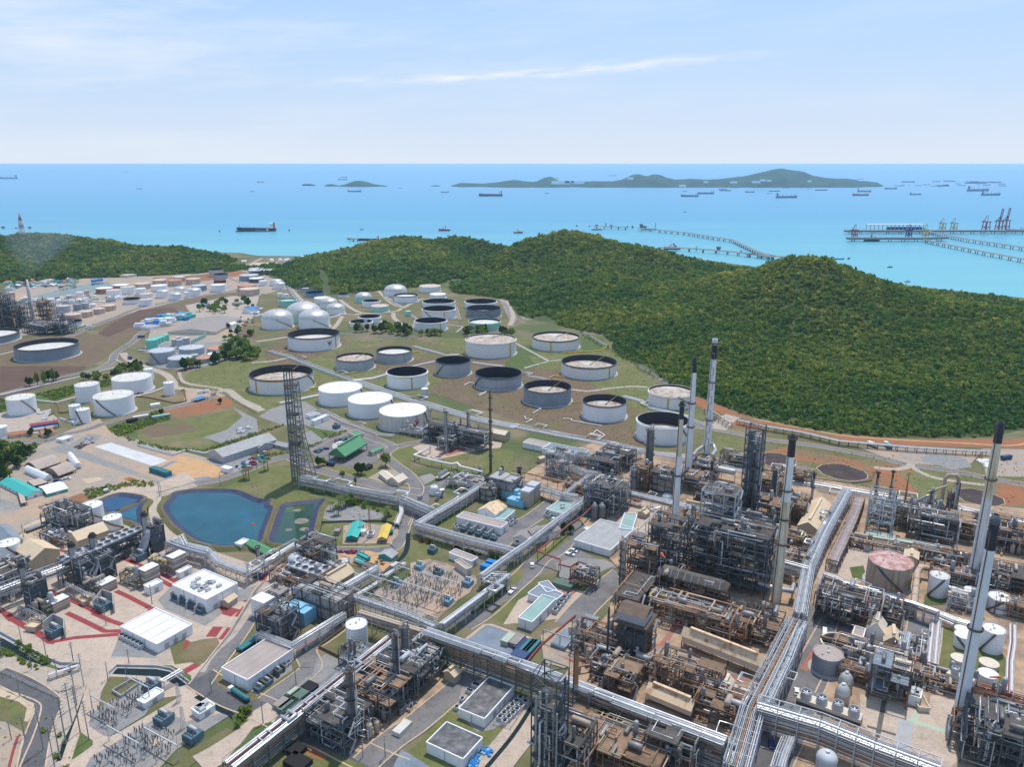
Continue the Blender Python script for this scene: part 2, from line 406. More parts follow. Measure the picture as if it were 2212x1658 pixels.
 def vdrum(s,x,y,z0,z1,r,n=12):
  return s.lathe(x,y,[(0.05,z0),(r*0.7,z0+r*0.12),(r,z0+r*0.4),(r,z1-r*0.4),(r*0.7,z1-r*0.12),(0.05,z1)],n)
 def build(s,name,m,parent=None):
  off=UP(0);p=parent
  while p is not None:off+=p.location;p=p.parent
  me=bpy.data.meshes.new(name)
  vs=np.array(s.v,dtype=np.float64).reshape(-1,3)-np.array(off)
  me.from_pydata(vs.tolist(),[],s.f)
  me.polygons.foreach_set("use_smooth",s.sm)
  me.materials.append(M[m]if isinstance(m,str)else m)
  me.update()
  o=bpy.data.objects.new(name,me);SC.collection.objects.link(o)
  if parent is not None:o.parent=parent
  return o
def tag(o,label,cat=None,group=None,kind=None):
 if label:o["label"]=label
 if cat:o["category"]=cat
 if group:o["group"]=group
 if kind:o["kind"]=kind
 return o
def thing(name,label,cat,loc,group=None):
 o=bpy.data.objects.new(name,None);SC.collection.objects.link(o)
 o.location=Vector(loc);o.empty_display_size=2
 return tag(o,label,cat,group)
KIDS={}
def copy_tree(o,parent=None):
 c=o.copy();SC.collection.objects.link(c)
 if parent is not None:c.parent=parent
 if o not in KIDS:KIDS[o]=list(o.children)
 for ch in KIDS[o]:copy_tree(ch,c)
 return c
def struct(o):o["kind"]="structure";return o
SHEETS=[]
def sheet_z(q):
 x0,x1,y0,y1=min(p[0]for p in q),max(p[0]for p in q),min(p[1]for p in q),max(p[1]for p in q)
 k=1+max([s[4]for s in SHEETS if s[0]<x1 and s[1]>x0 and s[2]<y1 and s[3]>y0],default=0)
 SHEETS.append((x0,x1,y0,y1,k));return 0.006*k
def zone(name,m,pts,fr=None):
 q=PTS(fr,pts)if fr else pts
 z=sheet_z(q)
 n=len(q)
 if sum(q[i][0]*q[(i+1)%n][1]-q[(i+1)%n][0]*q[i][1]for i in range(n))<0:q=q[::-1]
 b=MB();b.poly([(p[0],p[1],z)for p in q])
 return struct(b.build(name,m))
def smooth_path(q,k=6):
 out=[]
 for i in range(len(q)-1):
  p0,p1,p2,p3=q[max(i-1,0)],q[i],q[i+1],q[min(i+2,len(q)-1)]
  for j in range(k):
   t=j/k
   out.append(0.5*((2*p1)+(p2-p0)*t+(2*p0-5*p1+4*p2-p3)*t*t+(3*p1-p0-3*p2+p3)*t**3))
 return out+[q[-1]]
def offset_path(q,w):
 out=[]
 for i,p in enumerate(q):
  d=(q[min(i+1,len(q)-1)]-q[max(i-1,0)]);d.z=0;d.normalize()
  out.append(p+Vector((-d.y,d.x,0))*w)
 return out
def road(name,m,fr,pts,w,smooth=True,z=None):
 q=PTS(fr,pts)
 if smooth and len(q)>2:q=smooth_path(q)
 z=sheet_z(q)if z is None else z
 a,b=offset_path(q,w/2),offset_path(q,-w/2)
 n=len(q)
 if m in('asphalt','darkasphalt')and name=='road':
  for s in(1,-1):
   k0,k1=offset_path(q,s*w/2),offset_path(q,s*(w/2+.7));kb=MB()
   if s<0:k0,k1=k1,k0
   kb.add([(p.x,p.y,z+.13)for p in k1]+[(p.x,p.y,z+.13)for p in k0]+[(p.x,p.y,0)for p in k1]+[(p.x,p.y,0)for p in k0],[f for i in range(n-1)for f in((i,n+i,n+i+1,i+1),(2*n+i,i,i+1,2*n+i+1),(n+i,3*n+i,3*n+i+1,n+i+1))])
   struct(kb.build('kerb','sand'))
 mb=MB()
 mb.add([(p.x,p.y,z)for p in a]+[(p.x,p.y,z)for p in b],[(i,n+i,n+i+1,i+1)for i in range(n-1)])
 return struct(mb.build(name,m))
SEA=-4.0
mat('seamat',(0.03,0.27,0.40),(0.04,0.30,0.42),0.0015,0.35,spec=0.25)
def sea():
 m=M['seamat'];nt=m.node_tree;N,L=nt.nodes,nt.links;bs=N["Principled BSDF"]
 geo=N.new("ShaderNodeTexCoord");sp=N.new("ShaderNodeSeparateXYZ");L.new(geo.outputs["Object"],sp.inputs[0])
 mp=N.new("ShaderNodeMapping");mp.inputs["Scale"].default_value=(0.0005,0.0028,1);L.new(geo.outputs["Object"],mp.inputs[0])
 no=N.new("ShaderNodeTexNoise");no.inputs["Scale"].default_value=1.0;no.inputs["Detail"].default_value=6;L.new(mp.outputs[0],no.inputs[0])
 ad=N.new("ShaderNodeMath");ad.operation='MULTIPLY_ADD';L.new(no.outputs[0],ad.inputs[0]);ad.inputs[1].default_value=3600;L.new(sp.outputs[1],ad.inputs[2])
 mr=N.new("ShaderNodeMapRange");L.new(ad.outputs[0],mr.inputs[0]);mr.inputs[1].default_value=3300;mr.inputs[2].default_value=10500
 cr=N.new("ShaderNodeValToRGB");L.new(mr.outputs[0],cr.inputs[0])
 e=cr.color_ramp.elements
 e[0].position=0.0;e[0].color=(0.14,0.45,0.50,1)
 e[1].position=1.0;e[1].color=(0.12,0.33,0.54,1)
 x=e.new(0.30);x.color=(0.062,0.31,0.49,1)
 L.new(cr.outputs[0],bs.inputs["Base Color"])
 n2=N.new("ShaderNodeTexNoise");n2.inputs["Scale"].default_value=0.06;n2.inputs["Detail"].default_value=4;L.new(geo.outputs["Object"],n2.inputs[0])
 bp=N.new("ShaderNodeBump");bp.inputs["Strength"].default_value=0.25;bp.inputs["Distance"].default_value=2.0
 L.new(n2.outputs[0],bp.inputs["Height"]);L.new(bp.outputs[0],bs.inputs["Normal"])
 R=150000.0
 b=MB();b.poly([(R*cos(2*pi*i/128),R*sin(2*pi*i/128),SEA)for i in range(128)])
 struct(b.build('sea',m))
sea()
LAND=[(-6000,-1500),(6000,-1500),(6000,900),(2600,950),(1500,1120),(1050,1330),(760,1650),(480,2060),(150,2280),(-120,2250),(-380,2180),(-560,2120),(-690,2130),(-760,2200),(-900,2240),(-1300,2420),(-2000,2500),(-6000,2600)]
b=MB();b.prism(LAND,SEA-3,0.0);ground=struct(b.build('ground','earth'))
CTRL=[];SIL=[]
def ridge(s,Y,dz=None):
 for q in s.split():
  a=q.split(',');p=GY(float(a[0]),float(a[1]),float(a[2])if len(a)>2 else Y);CTRL.append((p.x,p.y,p.z+(-7 if dz is None else dz)))
  if dz is None:SIL.append((len(CTRL)-1,ray(float(a[0]),float(a[1]))))
def foot(s,z=0.0):
 for q in s.split():p=G('P',*map(float,q.split(',')));CTRL.append((p.x,p.y,z))
def flat(pts,z=-4.0):
 for x,y in pts:CTRL.append((x,y,z))
ridge('1000,600,1680 1060,562,1740',1,-7)
ridge('1120,522,1780 1180,506,1800 1245,499,1800 1290,511,1760 1350,528,1720 1400,534,1680 1440,552,1620 1475,580,1550 1500,592,1500 1520,594,1480',1)
ridge('1560,588,1420 1620,583,1320 1655,569,1240 1700,555,1190 1735,552,1170 1790,557,1140 1850,582,1120 1900,605,1100 1960,627,1080 2050,647,1060 2120,657,1050 2212,664,1040 2400,690,1000 2700,720,950',1)
ridge('1430,625,1400 1350,680,1210 1290,712,1140',1,0)
ridge('1560,640,1210 1480,700,1060 1640,640,1130 1200,590,1560 1300,600,1480',1,0)
foot('985,635 1040,640 1105,650 1120,682 1200,702 1300,722 1330,742 1400,792 1470,842 1540,872 1610,900 1700,922 1800,937 1900,947 2000,948 2130,946 2212,928 2400,915 2800,915')
flat([(1000,1280),(700,1560),(520,1600),(560,1560),(450,1980),(150,2230),(1500,1080),(1200,1200),(2200,950),(900,1450),(600,1820),(300,2120)])
ridge('600,592,1880 640,574,1930 680,552,1980 720,542,2020 770,532,2040 820,517,2040 860,511,2040 900,514,2040 950,517,2040 1000,512,2040 1040,519,2030 1070,537,1960 1085,548,1900',1)
foot('585,602 600,612 625,622 690,632 700,640 760,634 830,628 920,618 975,606')
flat([(-640,1930),(-560,2080),(-400,2170),(-200,2230),(0,2240)])
ridge('-260,520 -60,502 0,510 60,504 110,505 150,509 210,517 280,530,2100 340,532,2060 400,534,2000 450,547,1950 490,562,1890 512,573,1860',2150)
foot('-260,620 -60,617 0,612 100,606 180,602 300,597 400,592 480,590 518,584')
flat([(-3000,2480),(-2400,2470),(-1900,2450),(-1400,2380),(-1000,2230),(-800,2130),(-720,2060),(-700,1930)])
for s in('100,640 250,640 400,640 560,640 620,660 760,700 560,700 300,720 900,720 850,660 950,660 1000,760 1250,790 1100,830 1380,860 1500,920 1700,980 1900,1000 2200,1000 2500,1000 560,605',):foot(s,-3.0)
CTRL+=[(-430,1720,9),(-330,1720,22),(-230,1730,26),(-130,1740,26),(-60,1760,16),(-420,1850,14),(-1500,1900,24),(-1250,1880,24),(-1000,1860,16)]
CT=np.array(CTRL)
def _rbf():
 X=CT[:,:2]/1000.0;n=len(X)
 D=np.linalg.norm(X[:,None]-X[None],axis=2)
 A=np.zeros((n+3,n+3));A[:n,:n]=D+np.eye(n)*1e-3;A[:n,n]=1;A[:n,n+1:]=X;A[n,:n]=1;A[n+1:,:n]=X.T
 rhs=np.zeros(n+3);rhs[:n]=CT[:,2]
 return np.linalg.solve(A,rhs),X
def fbm(x,y,s,o=3):
 h=0.0;a=1.0
 for k in range(o):h+=a*mn.noise((x/s,y/s,3.1*k));a*=0.5;s*=0.5
 return h
def hill_z(xy):
 q=np.asarray(xy)/1000.0;n=len(RX)
 out=np.empty(len(q))
 for i in range(0,len(q),20000):
  c=q[i:i+20000]
  D=np.linalg.norm(c[:,None]-RX[None],axis=2)
  out[i:i+20000]=D@RW[:n]+RW[n]+c@RW[n+1:]
 return out
def rugged(x,y,h):
 k=min(1.0,max(0.0,h/25.0))
 return h+k*(17.0*fbm(x,y,260)-5.0)
for _ in range(6):
 RW,RX=_rbf()
 for i,d in SIL:
  hd=math.hypot(d.x,d.y);c=CT[i];r=math.hypot(c[0],c[1]);ds=np.arange(max(650,r-330),r+130,12.0);q=np.column_stack([d.x/hd*ds,d.y/hd*ds])
  z=np.array([rugged(x,y,h)for(x,y),h in zip(q,hill_z(q))])+5.5
  CT[i,2]=max(2.0,.45*CTRL[i][2],CT[i,2]+.8*(d.z/hd-((z-H)/ds).max())*r)
RW,RX=_rbf()
def hills():
 st=14.0
 xs=np.arange(-3000,2600,st);ys=np.arange(640,2480,st)
 gx,gy=np.meshgrid(xs,ys);hz=hill_z(np.stack([gx.ravel(),gy.ravel()],1))
 hz=np.array([rugged(x,y,h)if h>0.3 else h for x,y,h in zip(gx.ravel(),gy.ravel(),hz)]).reshape(gx.shape)
 idx=-np.ones(gx.shape,int);b=MB();nx,ny=len(xs),len(ys)
 keep=hz>-0.6
 for j in range(ny-1):
  for i in range(nx-1):
   c=((j,i),(j,i+1),(j+1,i+1),(j+1,i))
   if not all(keep[q]for q in c):continue
   f=[]
   for q in c:
    if idx[q]<0:idx[q]=len(b.v);b.v.append((gx[q],gy[q],hz[q]))
    f.append(int(idx[q]))
   b.f.append(tuple(f));b.sm.append(True)
 mat('hillsoil',(0.055,0.085,0.03),(0.09,0.11,0.04),0.03,0.95)
 return struct(b.build('hills','hillsoil'))
hills()
def leafmat(name,ca,cb,cc):
 m=bpy.data.materials.new(name);m.use_nodes=True;nt=m.node_tree;N,L=nt.nodes,nt.links
 bs=N["Principled BSDF"];bs.inputs["Roughness"].default_value=0.8;bs.inputs["Specular IOR Level"].default_value=0.15
 at=N.new("ShaderNodeAttribute");at.attribute_name="tint"
 cr=N.new("ShaderNodeValToRGB");L.new(at.outputs["Fac"],cr.inputs[0]);e=cr.color_ramp.elements
 e[0].color=(*ca,1);e[1].color=(*cc,1);x=e.new(0.5);x.color=(*cb,1)
 L.new(cr.outputs[0],bs.inputs["Base Color"])
 tr=N.new("ShaderNodeBsdfTranslucent");L.new(cr.outputs[0],tr.inputs[0])
 mx=N.new("ShaderNodeMixShader");mx.inputs[0].default_value=0.35
 L.new(bs.outputs[0],mx.inputs[1]);L.new(tr.outputs[0],mx.inputs[2]);L.new(mx.outputs[0],N["Material Output"].inputs[0])
 MATS[name]=m;return m
leafmat('leaf',(0.055,0.15,0.045),(0.185,0.26,0.052),(0.44,0.42,0.09))
def crown_template(rng,nq,flatk=0.8):
 V=[]
 lobes=[(rng.uniform(-.45,.45),rng.uniform(-.45,.45),rng.uniform(-.15,.35),rng.uniform(.45,.7))for _ in range(4)]
 for k in range(nq):
  lx,ly,lz,lr=lobes[k%4]
  while True:
   d=Vector((rng.gauss(0,1),rng.gauss(0,1),rng.gauss(0.35,0.8)))
   if d.length>0.3:break
  d.normalize();c=Vector((lx,ly,lz))+d*lr*rng.uniform(0.75,1.05);c.z*=flatk
  nrm=(d+Vector((rng.gauss(0,.45),rng.gauss(0,.45),rng.gauss(0,.45)))).normalized()
  a=nrm.orthogonal().normalized();a.rotate(Matrix.Rotation(rng.uniform(0,6.28),3,nrm));bq=nrm.cross(a)
  s=rng.uniform(.17,.32)
  for i,j in((-1,-1),(1,-1),(1,1),(-1,1)):
   V.append(c+a*s*i*rng.uniform(.7,1.1)+bq*s*j*rng.uniform(.7,1.1))
 return np.array([tuple(v)for v in V])
def forest_mesh(name,P,S,T,ntemp=6,nq=26,seed=5,mt='leaf'):
 rng=random.Random(seed);tm=[crown_template(rng,nq)for _ in range(ntemp)]
 nrg=np.random.RandomState(seed);n=len(P)
 which=nrg.randint(0,ntemp,n);rot=nrg.uniform(0,2*np.pi,n)
 tmpl=np.stack(tm)[which]
 c,s=np.cos(rot)[:,None],np.sin(rot)[:,None]
 x=(tmpl[:,:,0]*c-tmpl[:,:,1]*s)*S[:,0:1]+P[:,0:1]
 y=(tmpl[:,:,0]*s+tmpl[:,:,1]*c)*S[:,0:1]+P[:,1:2]
 z=(tmpl[:,:,2]+0.55)*S[:,1:2]+P[:,2:3]
 co=np.stack([x,y,z],2).reshape(-1,3).astype(np.float32)
 nv=len(co);nf=nv//4
 me=bpy.data.meshes.new(name);me.vertices.add(nv);me.vertices.foreach_set("co",co.ravel())
 me.loops.add(nv);me.loops.foreach_set("vertex_index",np.arange(nv,dtype=np.int32))
 me.polygons.add(nf);me.polygons.foreach_set("loop_start",np.arange(0,nv,4,dtype=np.int32))
 a=me.attributes.new("tint",'FLOAT','POINT')
 lt=np.repeat(T,4*nq)+nrg.uniform(-.12,.12,nv//4).repeat(4)
 a.data.foreach_set("value",np.clip(lt,0,1).astype(np.float32))
 me.materials.append(M[mt]);me.update(calc_edges=True);me.validate()
 o=bpy.data.objects.new(name,me);SC.collection.objects.link(o);return o
CLEAR=[]
def inpoly(x,y,q):
 r=False;n=len(q)
 for i in range(n):
  a,b=q[i],q[i-1]
  if(a[1]>y)!=(b[1]>y)and x<(b[0]-a[0])*(y-a[1])/(b[1]-a[1])+a[0]:r=not r
 return r
for s in('690,575 705,585 722,625 705,632 690,600 684,580','1118,675 1180,668 1208,682 1206,690 1120,686','1085,640 1100,650 1116,690 1108,695 1092,660','560,578 600,588 620,625 560,640'):
 CLEAR.append(PTS('P',s,12.0))
def hill_forest():
 nrg=np.random.RandomState(11);P=[]
 for(y0,y1,st)in((640,1000,4.9),(1000,1300,5.5),(1300,2480,7.2)):
  xs=np.arange(-3000,2600,st);ys=np.arange(y0,y1,st)
  gx,gy=np.meshgrid(xs,ys);q=np.stack([gx.ravel(),gy.ravel()],1)+nrg.uniform(-.48,.48,(gx.size,2))*st
  u=np.abs(q[:,0])/(q[:,1]*CP+H*SP);q=q[u<np.where(q[:,0]>0,.95,.76)]
  h=hill_z(q);k=h>0.2;q,h=q[k],h[k]
  P.append(np.column_stack([q,h,np.full(len(q),st)]))
 P=np.vstack(P)
 ok=np.array([not any(inpoly(p[0],p[1],c)for c in CLEAR)for p in P]);P=P[ok]
 P[:,2]=[rugged(x,y,h)-0.5 for x,y,h,_ in P]
 hb=hill_z(np.column_stack([P[:,0],P[:,1]+60]));keep=~((hb<P[:,2]-26));P=P[keep]
 n=len(P)
 r=P[:,3]*nrg.uniform(.42,1.0,n)*nrg.choice([.75,.95,1.2],n);S=np.column_stack([r,r*nrg.uniform(.75,1.25,n)])
 big=np.array([fbm(x,y,160,3)for x,y in P[:,:2]])
 ridge_k=np.clip(P[:,2]/110,0,1)
 T=0.36+0.42*big+nrg.normal(0,.17,n)+0.28*ridge_k
 o=forest_mesh('hill_forest',P[:,:3],S,T,nq=28)
 tag(o,'dense green woodland covering the coastal hills','forest',kind='stuff');print('forest trees',n)
hill_forest()
mat('islandgreen',(0.025,0.075,0.06),(0.05,0.10,0.055),0.012,0.95,c3=(0.02,0.045,0.03),s3=0.006)
def island(sil,base_y,depth,fr='P'):
 a=[tuple(map(float,q.split(',')))for q in sil.split()]
 a=[pix(fr,*q)for q in a];by=pix(fr,0,base_y)[1]
 front=G('P',a[0][0],by,SEA).y;Y=front+depth*0.45
 b=MB();n=90;m=14;x0,x1=a[0][0],a[-1][0]
 for i in range(n+1):
  px=x0+(x1-x0)*i/n
  for k in range(len(a)-1):
   if a[k][0]<=px<=a[k+1][0]:t=(px-a[k][0])/(a[k+1][0]-a[k][0]);py=a[k][1]+t*(a[k+1][1]-a[k][1]);break
  p=GY(px,py,Y);hz=max(p.z-SEA,1.0);w=depth*min(1.0,0.3+hz/70.0)
  for j in range(m+1):
   s=(j/m-0.45);y=Y+s*w
   prof=max(0.0,cos(s*pi*0.95))**1.15 if j not in(0,m)else 0
   z=hz*prof*(1+0.16*fbm(p.x,y,300)*(0<prof<0.97))+(2.5*fbm(p.x,y,40,2)if 0<j<m else 0)
   b.v.append((p.x*y/Y,y,SEA-1+max(z,0)))
 for i in range(n):
  for j in range(m):q=i*(m+1)+j;b.f.append((q,q+m+1,q+m+2,q+1));b.sm.append(True)
 return struct(b.build('island','islandgreen'))
island('974,402 995,395 1040,397 1075,394 1110,388 1130,391 1156,394 1178,383 1192,382 1210,393 1240,396 1280,391 1320,392 1345,388 1365,377 1380,376 1398,381 1410,376 1425,377 1440,384 1460,388 1490,386 1530,388 1560,386 1600,382 1640,373 1660,370 1672,366 1690,365 1715,369 1735,370 1755,379 1790,385 1830,386 1850,388 1865,395',405.5,1500)
island('1760,401 1790,396 1830,391 1870,391 1895,394 1908,401',404,500)
island('728,402 745,398 765,391 775,390 790,392 810,398 838,402',404,500)
island('699,402 708,398 716,397 728,400 738,402',403,200)
island('652,400 656,397 668,397 680,399 682,401',401.5,120)
island('930,402 938,400 945,400 952,402',403,120)
island('2008,402 2025,400 2048,398 2052,402',402.6,120)
def haze():
 m=bpy.data.materials.new("haze");m.use_nodes=True;nt=m.node_tree;nt.nodes.remove(nt.nodes["Principled BSDF"])
 v=nt.nodes.new("ShaderNodeVolumePrincipled");v.inputs["Color"].default_value=(0.58,0.82,1.0,1)
 v.inputs["Density"].default_value=3.5e-5;v.inputs["Anisotropy"].default_value=0.35
 nt.links.new(v.outputs[0],nt.nodes["Material Output"].inputs["Volume"])
 b=MB();b.box(0,0,SEA-4.5,304000,304000,253)
 tag(b.build("haze",m),"pale blue sea haze lying over the bay and hills","haze",kind="stuff")
haze()
zone('beach','sand','505,585 515,574 545,568 600,566 628,574 600,590 560,600','P')
zone('yard','yard','0,640 60,615 200,600 330,597 420,594 520,582 590,590 610,625 560,640 500,636 380,655 300,672 200,700 120,712 0,735','P')
zone('pond','pondgreen','50,648 75,640 130,625 200,612 232,610 245,620 200,632 120,640 60,655','P')
zone('field','brown','200,700 300,672 430,640 520,630 620,640 700,640 760,650 700,720 560,735 400,720 300,730 230,740','P')
zone('field','drygrass','520,632 640,640 760,645 900,632 1000,625 1110,650 1120,700 1100,716 900,716 760,712 640,712 560,738 520,700','P')
zone('field','darksoil','210,722 240,700 300,670 370,664 385,672 300,700 235,728','P')
zone('soil','brown','0,735 70,730 165,715 270,735 262,752 195,794 0,794','P')
zone('field','darksoil','0,792 190,792 150,815 60,848 0,862','P')
zone('soil','redsoil','330,600 520,585 545,592 470,604 400,612 330,612','P')
zone('yard','yard','330,700 400,690 470,680 530,690 520,720 430,760 340,770 310,760','P')
zone('yard','gravel','320,740 430,742 510,735 520,770 420,800 330,795','P')
zone('yard',PPA,'400,660 500,640 560,640 545,690 480,700 420,690','P')
zone('field','grass','395,815 420,800 560,755 640,740 1110,728 1290,722 1330,745 1400,820 1500,880 1530,905 1520,960 1400,985 1130,915 940,850 700,860 640,890 560,890 400,835','P')
zone('field','brown','565,760 640,722 700,715 760,740 700,765 640,790 590,800','P')
zone('bund','brown','860,745 960,742 1100,770 1230,812 1110,800 960,790 900,775','P')
zone('bund','brown','700,770 820,745 930,765 960,790 1110,800 1130,780 1250,815 1345,865 1405,905 1390,968 1250,948 1110,908 935,850 880,810 780,790','P')
zone('field','grass','860,812 925,800 960,815 940,835 890,836','P')
zone('field','drygrass','740,755 890,728 1010,735 1000,765 900,775 830,770','P')
zone('field','grass','930,735 1000,732 1040,770 1000,775','P')
zone('bund','brown','1010,735 1140,745 1160,770 1250,800 1130,800 1030,785','P')
zone('field','lush','1118,752 1145,745 1180,785 1140,800 1085,795','P')
zone('field','grass','1140,770 1235,776 1215,800 1165,795','P')
zone('field','lush','1250,728 1300,728 1318,752 1260,760','P')
zone('field','grass','1235,765 1330,752 1415,830 1330,835 1240,822','P')
zone('field','grass','1345,850 1400,838 1500,880 1520,910 1420,915 1390,890','P')
zone('field','brown','1110,815 1250,815 1345,868 1400,915 1250,905 1100,880','P')
road('bund_wall','brown','P','850,765 905,728 960,720',5)
road('bund_wall',CGR,'B2','0,60 30,90 310,240 100,300',3.5,False)
road('bund_wall',CGR,'B2','310,240 415,230',3.5,False)
zone('cutting','redsoil','1440,835 1480,850 1545,872 1640,905 1750,930 1830,938 1960,950 2500,945 2500,975 2120,968 1950,962 1830,955 1700,940 1600,905 1520,885','P')
zone('cutting','rock','1120,680 1180,670 1206,683 1204,692 1130,690','P')
zone('cutting','rock','1075,640 1098,648 1118,688 1108,706 1085,660','P')
zone('cutting','rock','690,635 720,645 705,650 690,645','P')
zone('field','drygrass','1400,985 1530,905 1580,900 1830,955 1960,965 2500,985 2500,1120 1960,1080 1800,1040 1650,1010 1500,985','P')
zone('soil','redsoil','1590,905 1650,915 1640,930 1580,920','P')
zone('soil','redsoil','1640,980 1700,965 1800,985 1870,1000 1860,1020 1760,1000 1680,990','P')
zone('soil','redsoil','1870,1010 1960,1000 2000,1040 1980,1070 1890,1050','P')
zone('soil','redsoil','2150,1040 2500,1035 2500,1115 2160,1090','P')
zone('field','grass','1940,1020 2020,1020 2060,1050 1990,1075','P')
zone('field','grass','1545,940 1640,950 1620,1000 1530,980','P')
zone('yard','yard','1850,965 1960,968 2120,975 2100,1000 2080,1010 1940,1000','P')
zone('yard','yard','2120,970 2500,975 2500,1035 2130,1030','P')
zone('yard','gravel','2000,982 2085,990 2100,1010 2060,1015 1990,998','P')
for s in('B3:425,1165 470,1135 560,1125 640,1128 740,1160 830,1190 862,1225 855,1255 790,1272 700,1272 600,1258 480,1215','B3:-60,1050 0,1030 90,1035 190,1060 245,1095 240,1130 180,1152 80,1150 0,1140 -70,1100','B3:1600,1370 1640,1345 1760,1340 1900,1370 2030,1430 2045,1470 1990,1490 1860,1490 1700,1450'):
 fr,q=s.split(':');c=PTS(fr,q);m=sum(c,Vector())/len(c)
 zone('tank_pad','sand',[m+(p-m)*1.035 for p in c]);zone('tank_pad','blackpad',c)
road('road','asphalt','B3','-700,790 -300,860 0,920 400,970 900,1060 1230,1140 1600,1190 2000,1270 2300,1320',8)
road('path',PPA,'B3','920,1160 1100,1175 1220,1150 1240,1120',6)
road('path',PPA,'B3','1240,1150 1320,1200 1450,1250 1700,1290 1880,1310',5)
road('path',PPA,'B2','1760,830 1850,740 1900,715',16)
road('path','orangesoil','B3','-120,740 100,780 400,840 700,890 1200,925 1700,950 2100,970 2300,930',2.6)
zone('field','drygrass','0,860 60,848 260,795 330,790 390,812 400,835 560,890 640,890 640,960 560,960 430,925 380,885 330,890 200,915 0,900','P')
zone('field','lush','0,640 290,520 520,470 700,420 980,400 1000,440 690,510 480,595 200,640 0,700','B0')
zone('yard',PPA,'-20,895 60,885 110,892 130,910 100,935 0,945','P')
zone('yard','yard','1600,500 1680,480 1900,510 1960,540 1660,600 1420,670 1390,650 1580,600','B0')
zone('yard','yard','0,1010 90,960 150,930 215,905 240,935 440,988 490,1000 480,1020 350,1046 260,1052 170,1060 120,1085 0,1100','P')
zone('yard','yard','-20,1100 100,1055 220,1030 350,1046 345,1060 240,1068 130,1085 60,1140 -20,1200','P')
zone('yard','gravel','600,960 760,870 880,880 830,930 650,1000','B0')
zone('yard','gravel','0,1430 120,1460 200,1500 100,1540 0,1540','B0')
zone('yard','gravel','420,1000 560,950 900,1090 1400,1280 1380,1300 1000,1180 700,1080','B0')
zone('slab','whiteslab','810,978 955,945 1445,1098 1320,1148','B0')
zone('soil','orangesoil','1345,1150 1560,1055 1700,1085 1940,1180 1935,1215 1860,1245 1700,1255 1600,1245 1330,1180','B0')
zone('yard','bluepave','1365,1160 1490,1100 1540,1105 1400,1165','B0')
road('path','bluepave','B0','1320,1195 1480,1240 1640,1270 1810,1250',9)
zone('soil','redsoil','1390,680 1560,620 1900,550 1990,575 2000,620 1800,680 1530,745 1480,725','B0')
zone('field','grass','1180,860 1250,790 1600,740 2000,670 2070,740 1960,840 1760,900 1860,960 1760,1010 1500,1010 1200,930','B0')
zone('field','brown','1200,850 1300,790 1600,770 1700,830 1500,880 1300,900','B0')
zone('yard','gravel','1760,900 1960,830 2090,720 2010,640 2211,740 2230,860 1900,950','B0')
zone('yard','gravel','1780,1080 1960,1000 2230,1080 2230,1130 2000,1210 1940,1190','B0')
zone('soil','redsoil','1060,1260 1120,1240 1200,1270 1150,1290','B0')
zone('soil','redsoil','530,1440 700,1380 780,1400 760,1450 640,1460','B0')
zone('soil','sand','700,1260 850,1240 900,1260 760,1300','B0')
zone('field','grass','345,1110 350,1080 400,1058 480,1060 560,1010 630,1005 700,1040 800,1075 880,1105 886,1140 870,1195 690,1195 560,1195 470,1190 400,1165','P')
zone('field','lush','640,1060 700,1052 780,1085 860,1110 862,1120 800,1100 720,1080','P')
zone('field','grass','1080,1050 1150,1000 1300,980 2000,980 2211,1010 2211,1210 1900,1210 1700,1170 1400,1110 1340,1060 1300,1290 1400,1330 1390,1350 1200,1200','B1')
zone('field','grass','520,1140 600,1150 860,1170 1060,1160 1100,1200 950,1290 800,1270 640,1200','B1')
zone('yard','asphalt','440,1010 770,900 830,870 940,900 1130,990 1120,1010 1040,1080 1060,1100 830,1160 560,1110','B1')
zone('yard','yard','1050,1200 1200,1170 1280,1230 1300,1300 1200,1330 960,1250','B1')
zone('yard','concrete','1340,985 1420,960 2000,930 2120,940 2100,990 1980,1000 1560,1090 1480,1080','B1')
zone('yard','redpatch','1560,1040 1900,930 1960,935 1960,960 1650,1060','B1')
zone('yard','gravel','400,870 470,840 560,910 560,930 430,970','B1')
zone('yard','gravel','20,720 130,650 300,600 420,590 560,680 720,770 800,830 700,870 520,840 420,790 240,800','B1')
zone('field','lush','420,800 560,910 640,915 800,840 780,820 700,850 560,830','B1')
road('road','asphalt','B1','-830,1310 -400,1280 -100,1190 60,1120 300,1050 480,980 640,910 800,835 900,790',9)
road('road','asphalt','B1','520,660 640,710 800,810 960,890 1120,950 1180,985',9)
road('road','asphalt','B1','1180,985 1100,1050 1180,1130 1290,1210 1360,1290 1380,1360 1310,1500 1240,1660',10)
road('road','asphalt','B1','1180,985 1300,960 1420,940 1500,910',9)
road('road','asphalt','B1','300,1075 480,1160 640,1210 860,1270 1100,1330 1300,1360 1400,1370',10)
zone('yard','asphalt','1280,1340 1400,1340 1700,1240 1760,1250 1640,1330 1560,1380 1490,1420 1480,1500 1440,1660 1240,1660','B1')
zone('yard','gravel','1400,1240 1500,1210 1560,1250 1450,1310','B1')
zone('yard','gravel','1240,580 1260,510 1400,440 1500,455 1600,480 1930,570 1930,610 1700,640 1400,650 1270,620','C1')
road('road','asphalt','A0','590,1580 760,1500 1000,1410 1200,1330 1500,1270 1800,1215 2000,1185 2100,1150',11)
road('road','asphalt','B0','-40,540 240,465 500,385 800,320 960,250 1000,170 1150,70 1250,-20 1500,-70',9)
road('road',PPA,'B0','1060,170 1110,230 1250,290 1420,350 1490,420 1520,470 1700,490 1860,510 1960,490 2080,580 2260,670',9)
road('path',PPA,'B0','1540,340 1560,400 1640,440 1900,480 2060,560 2240,640',5)
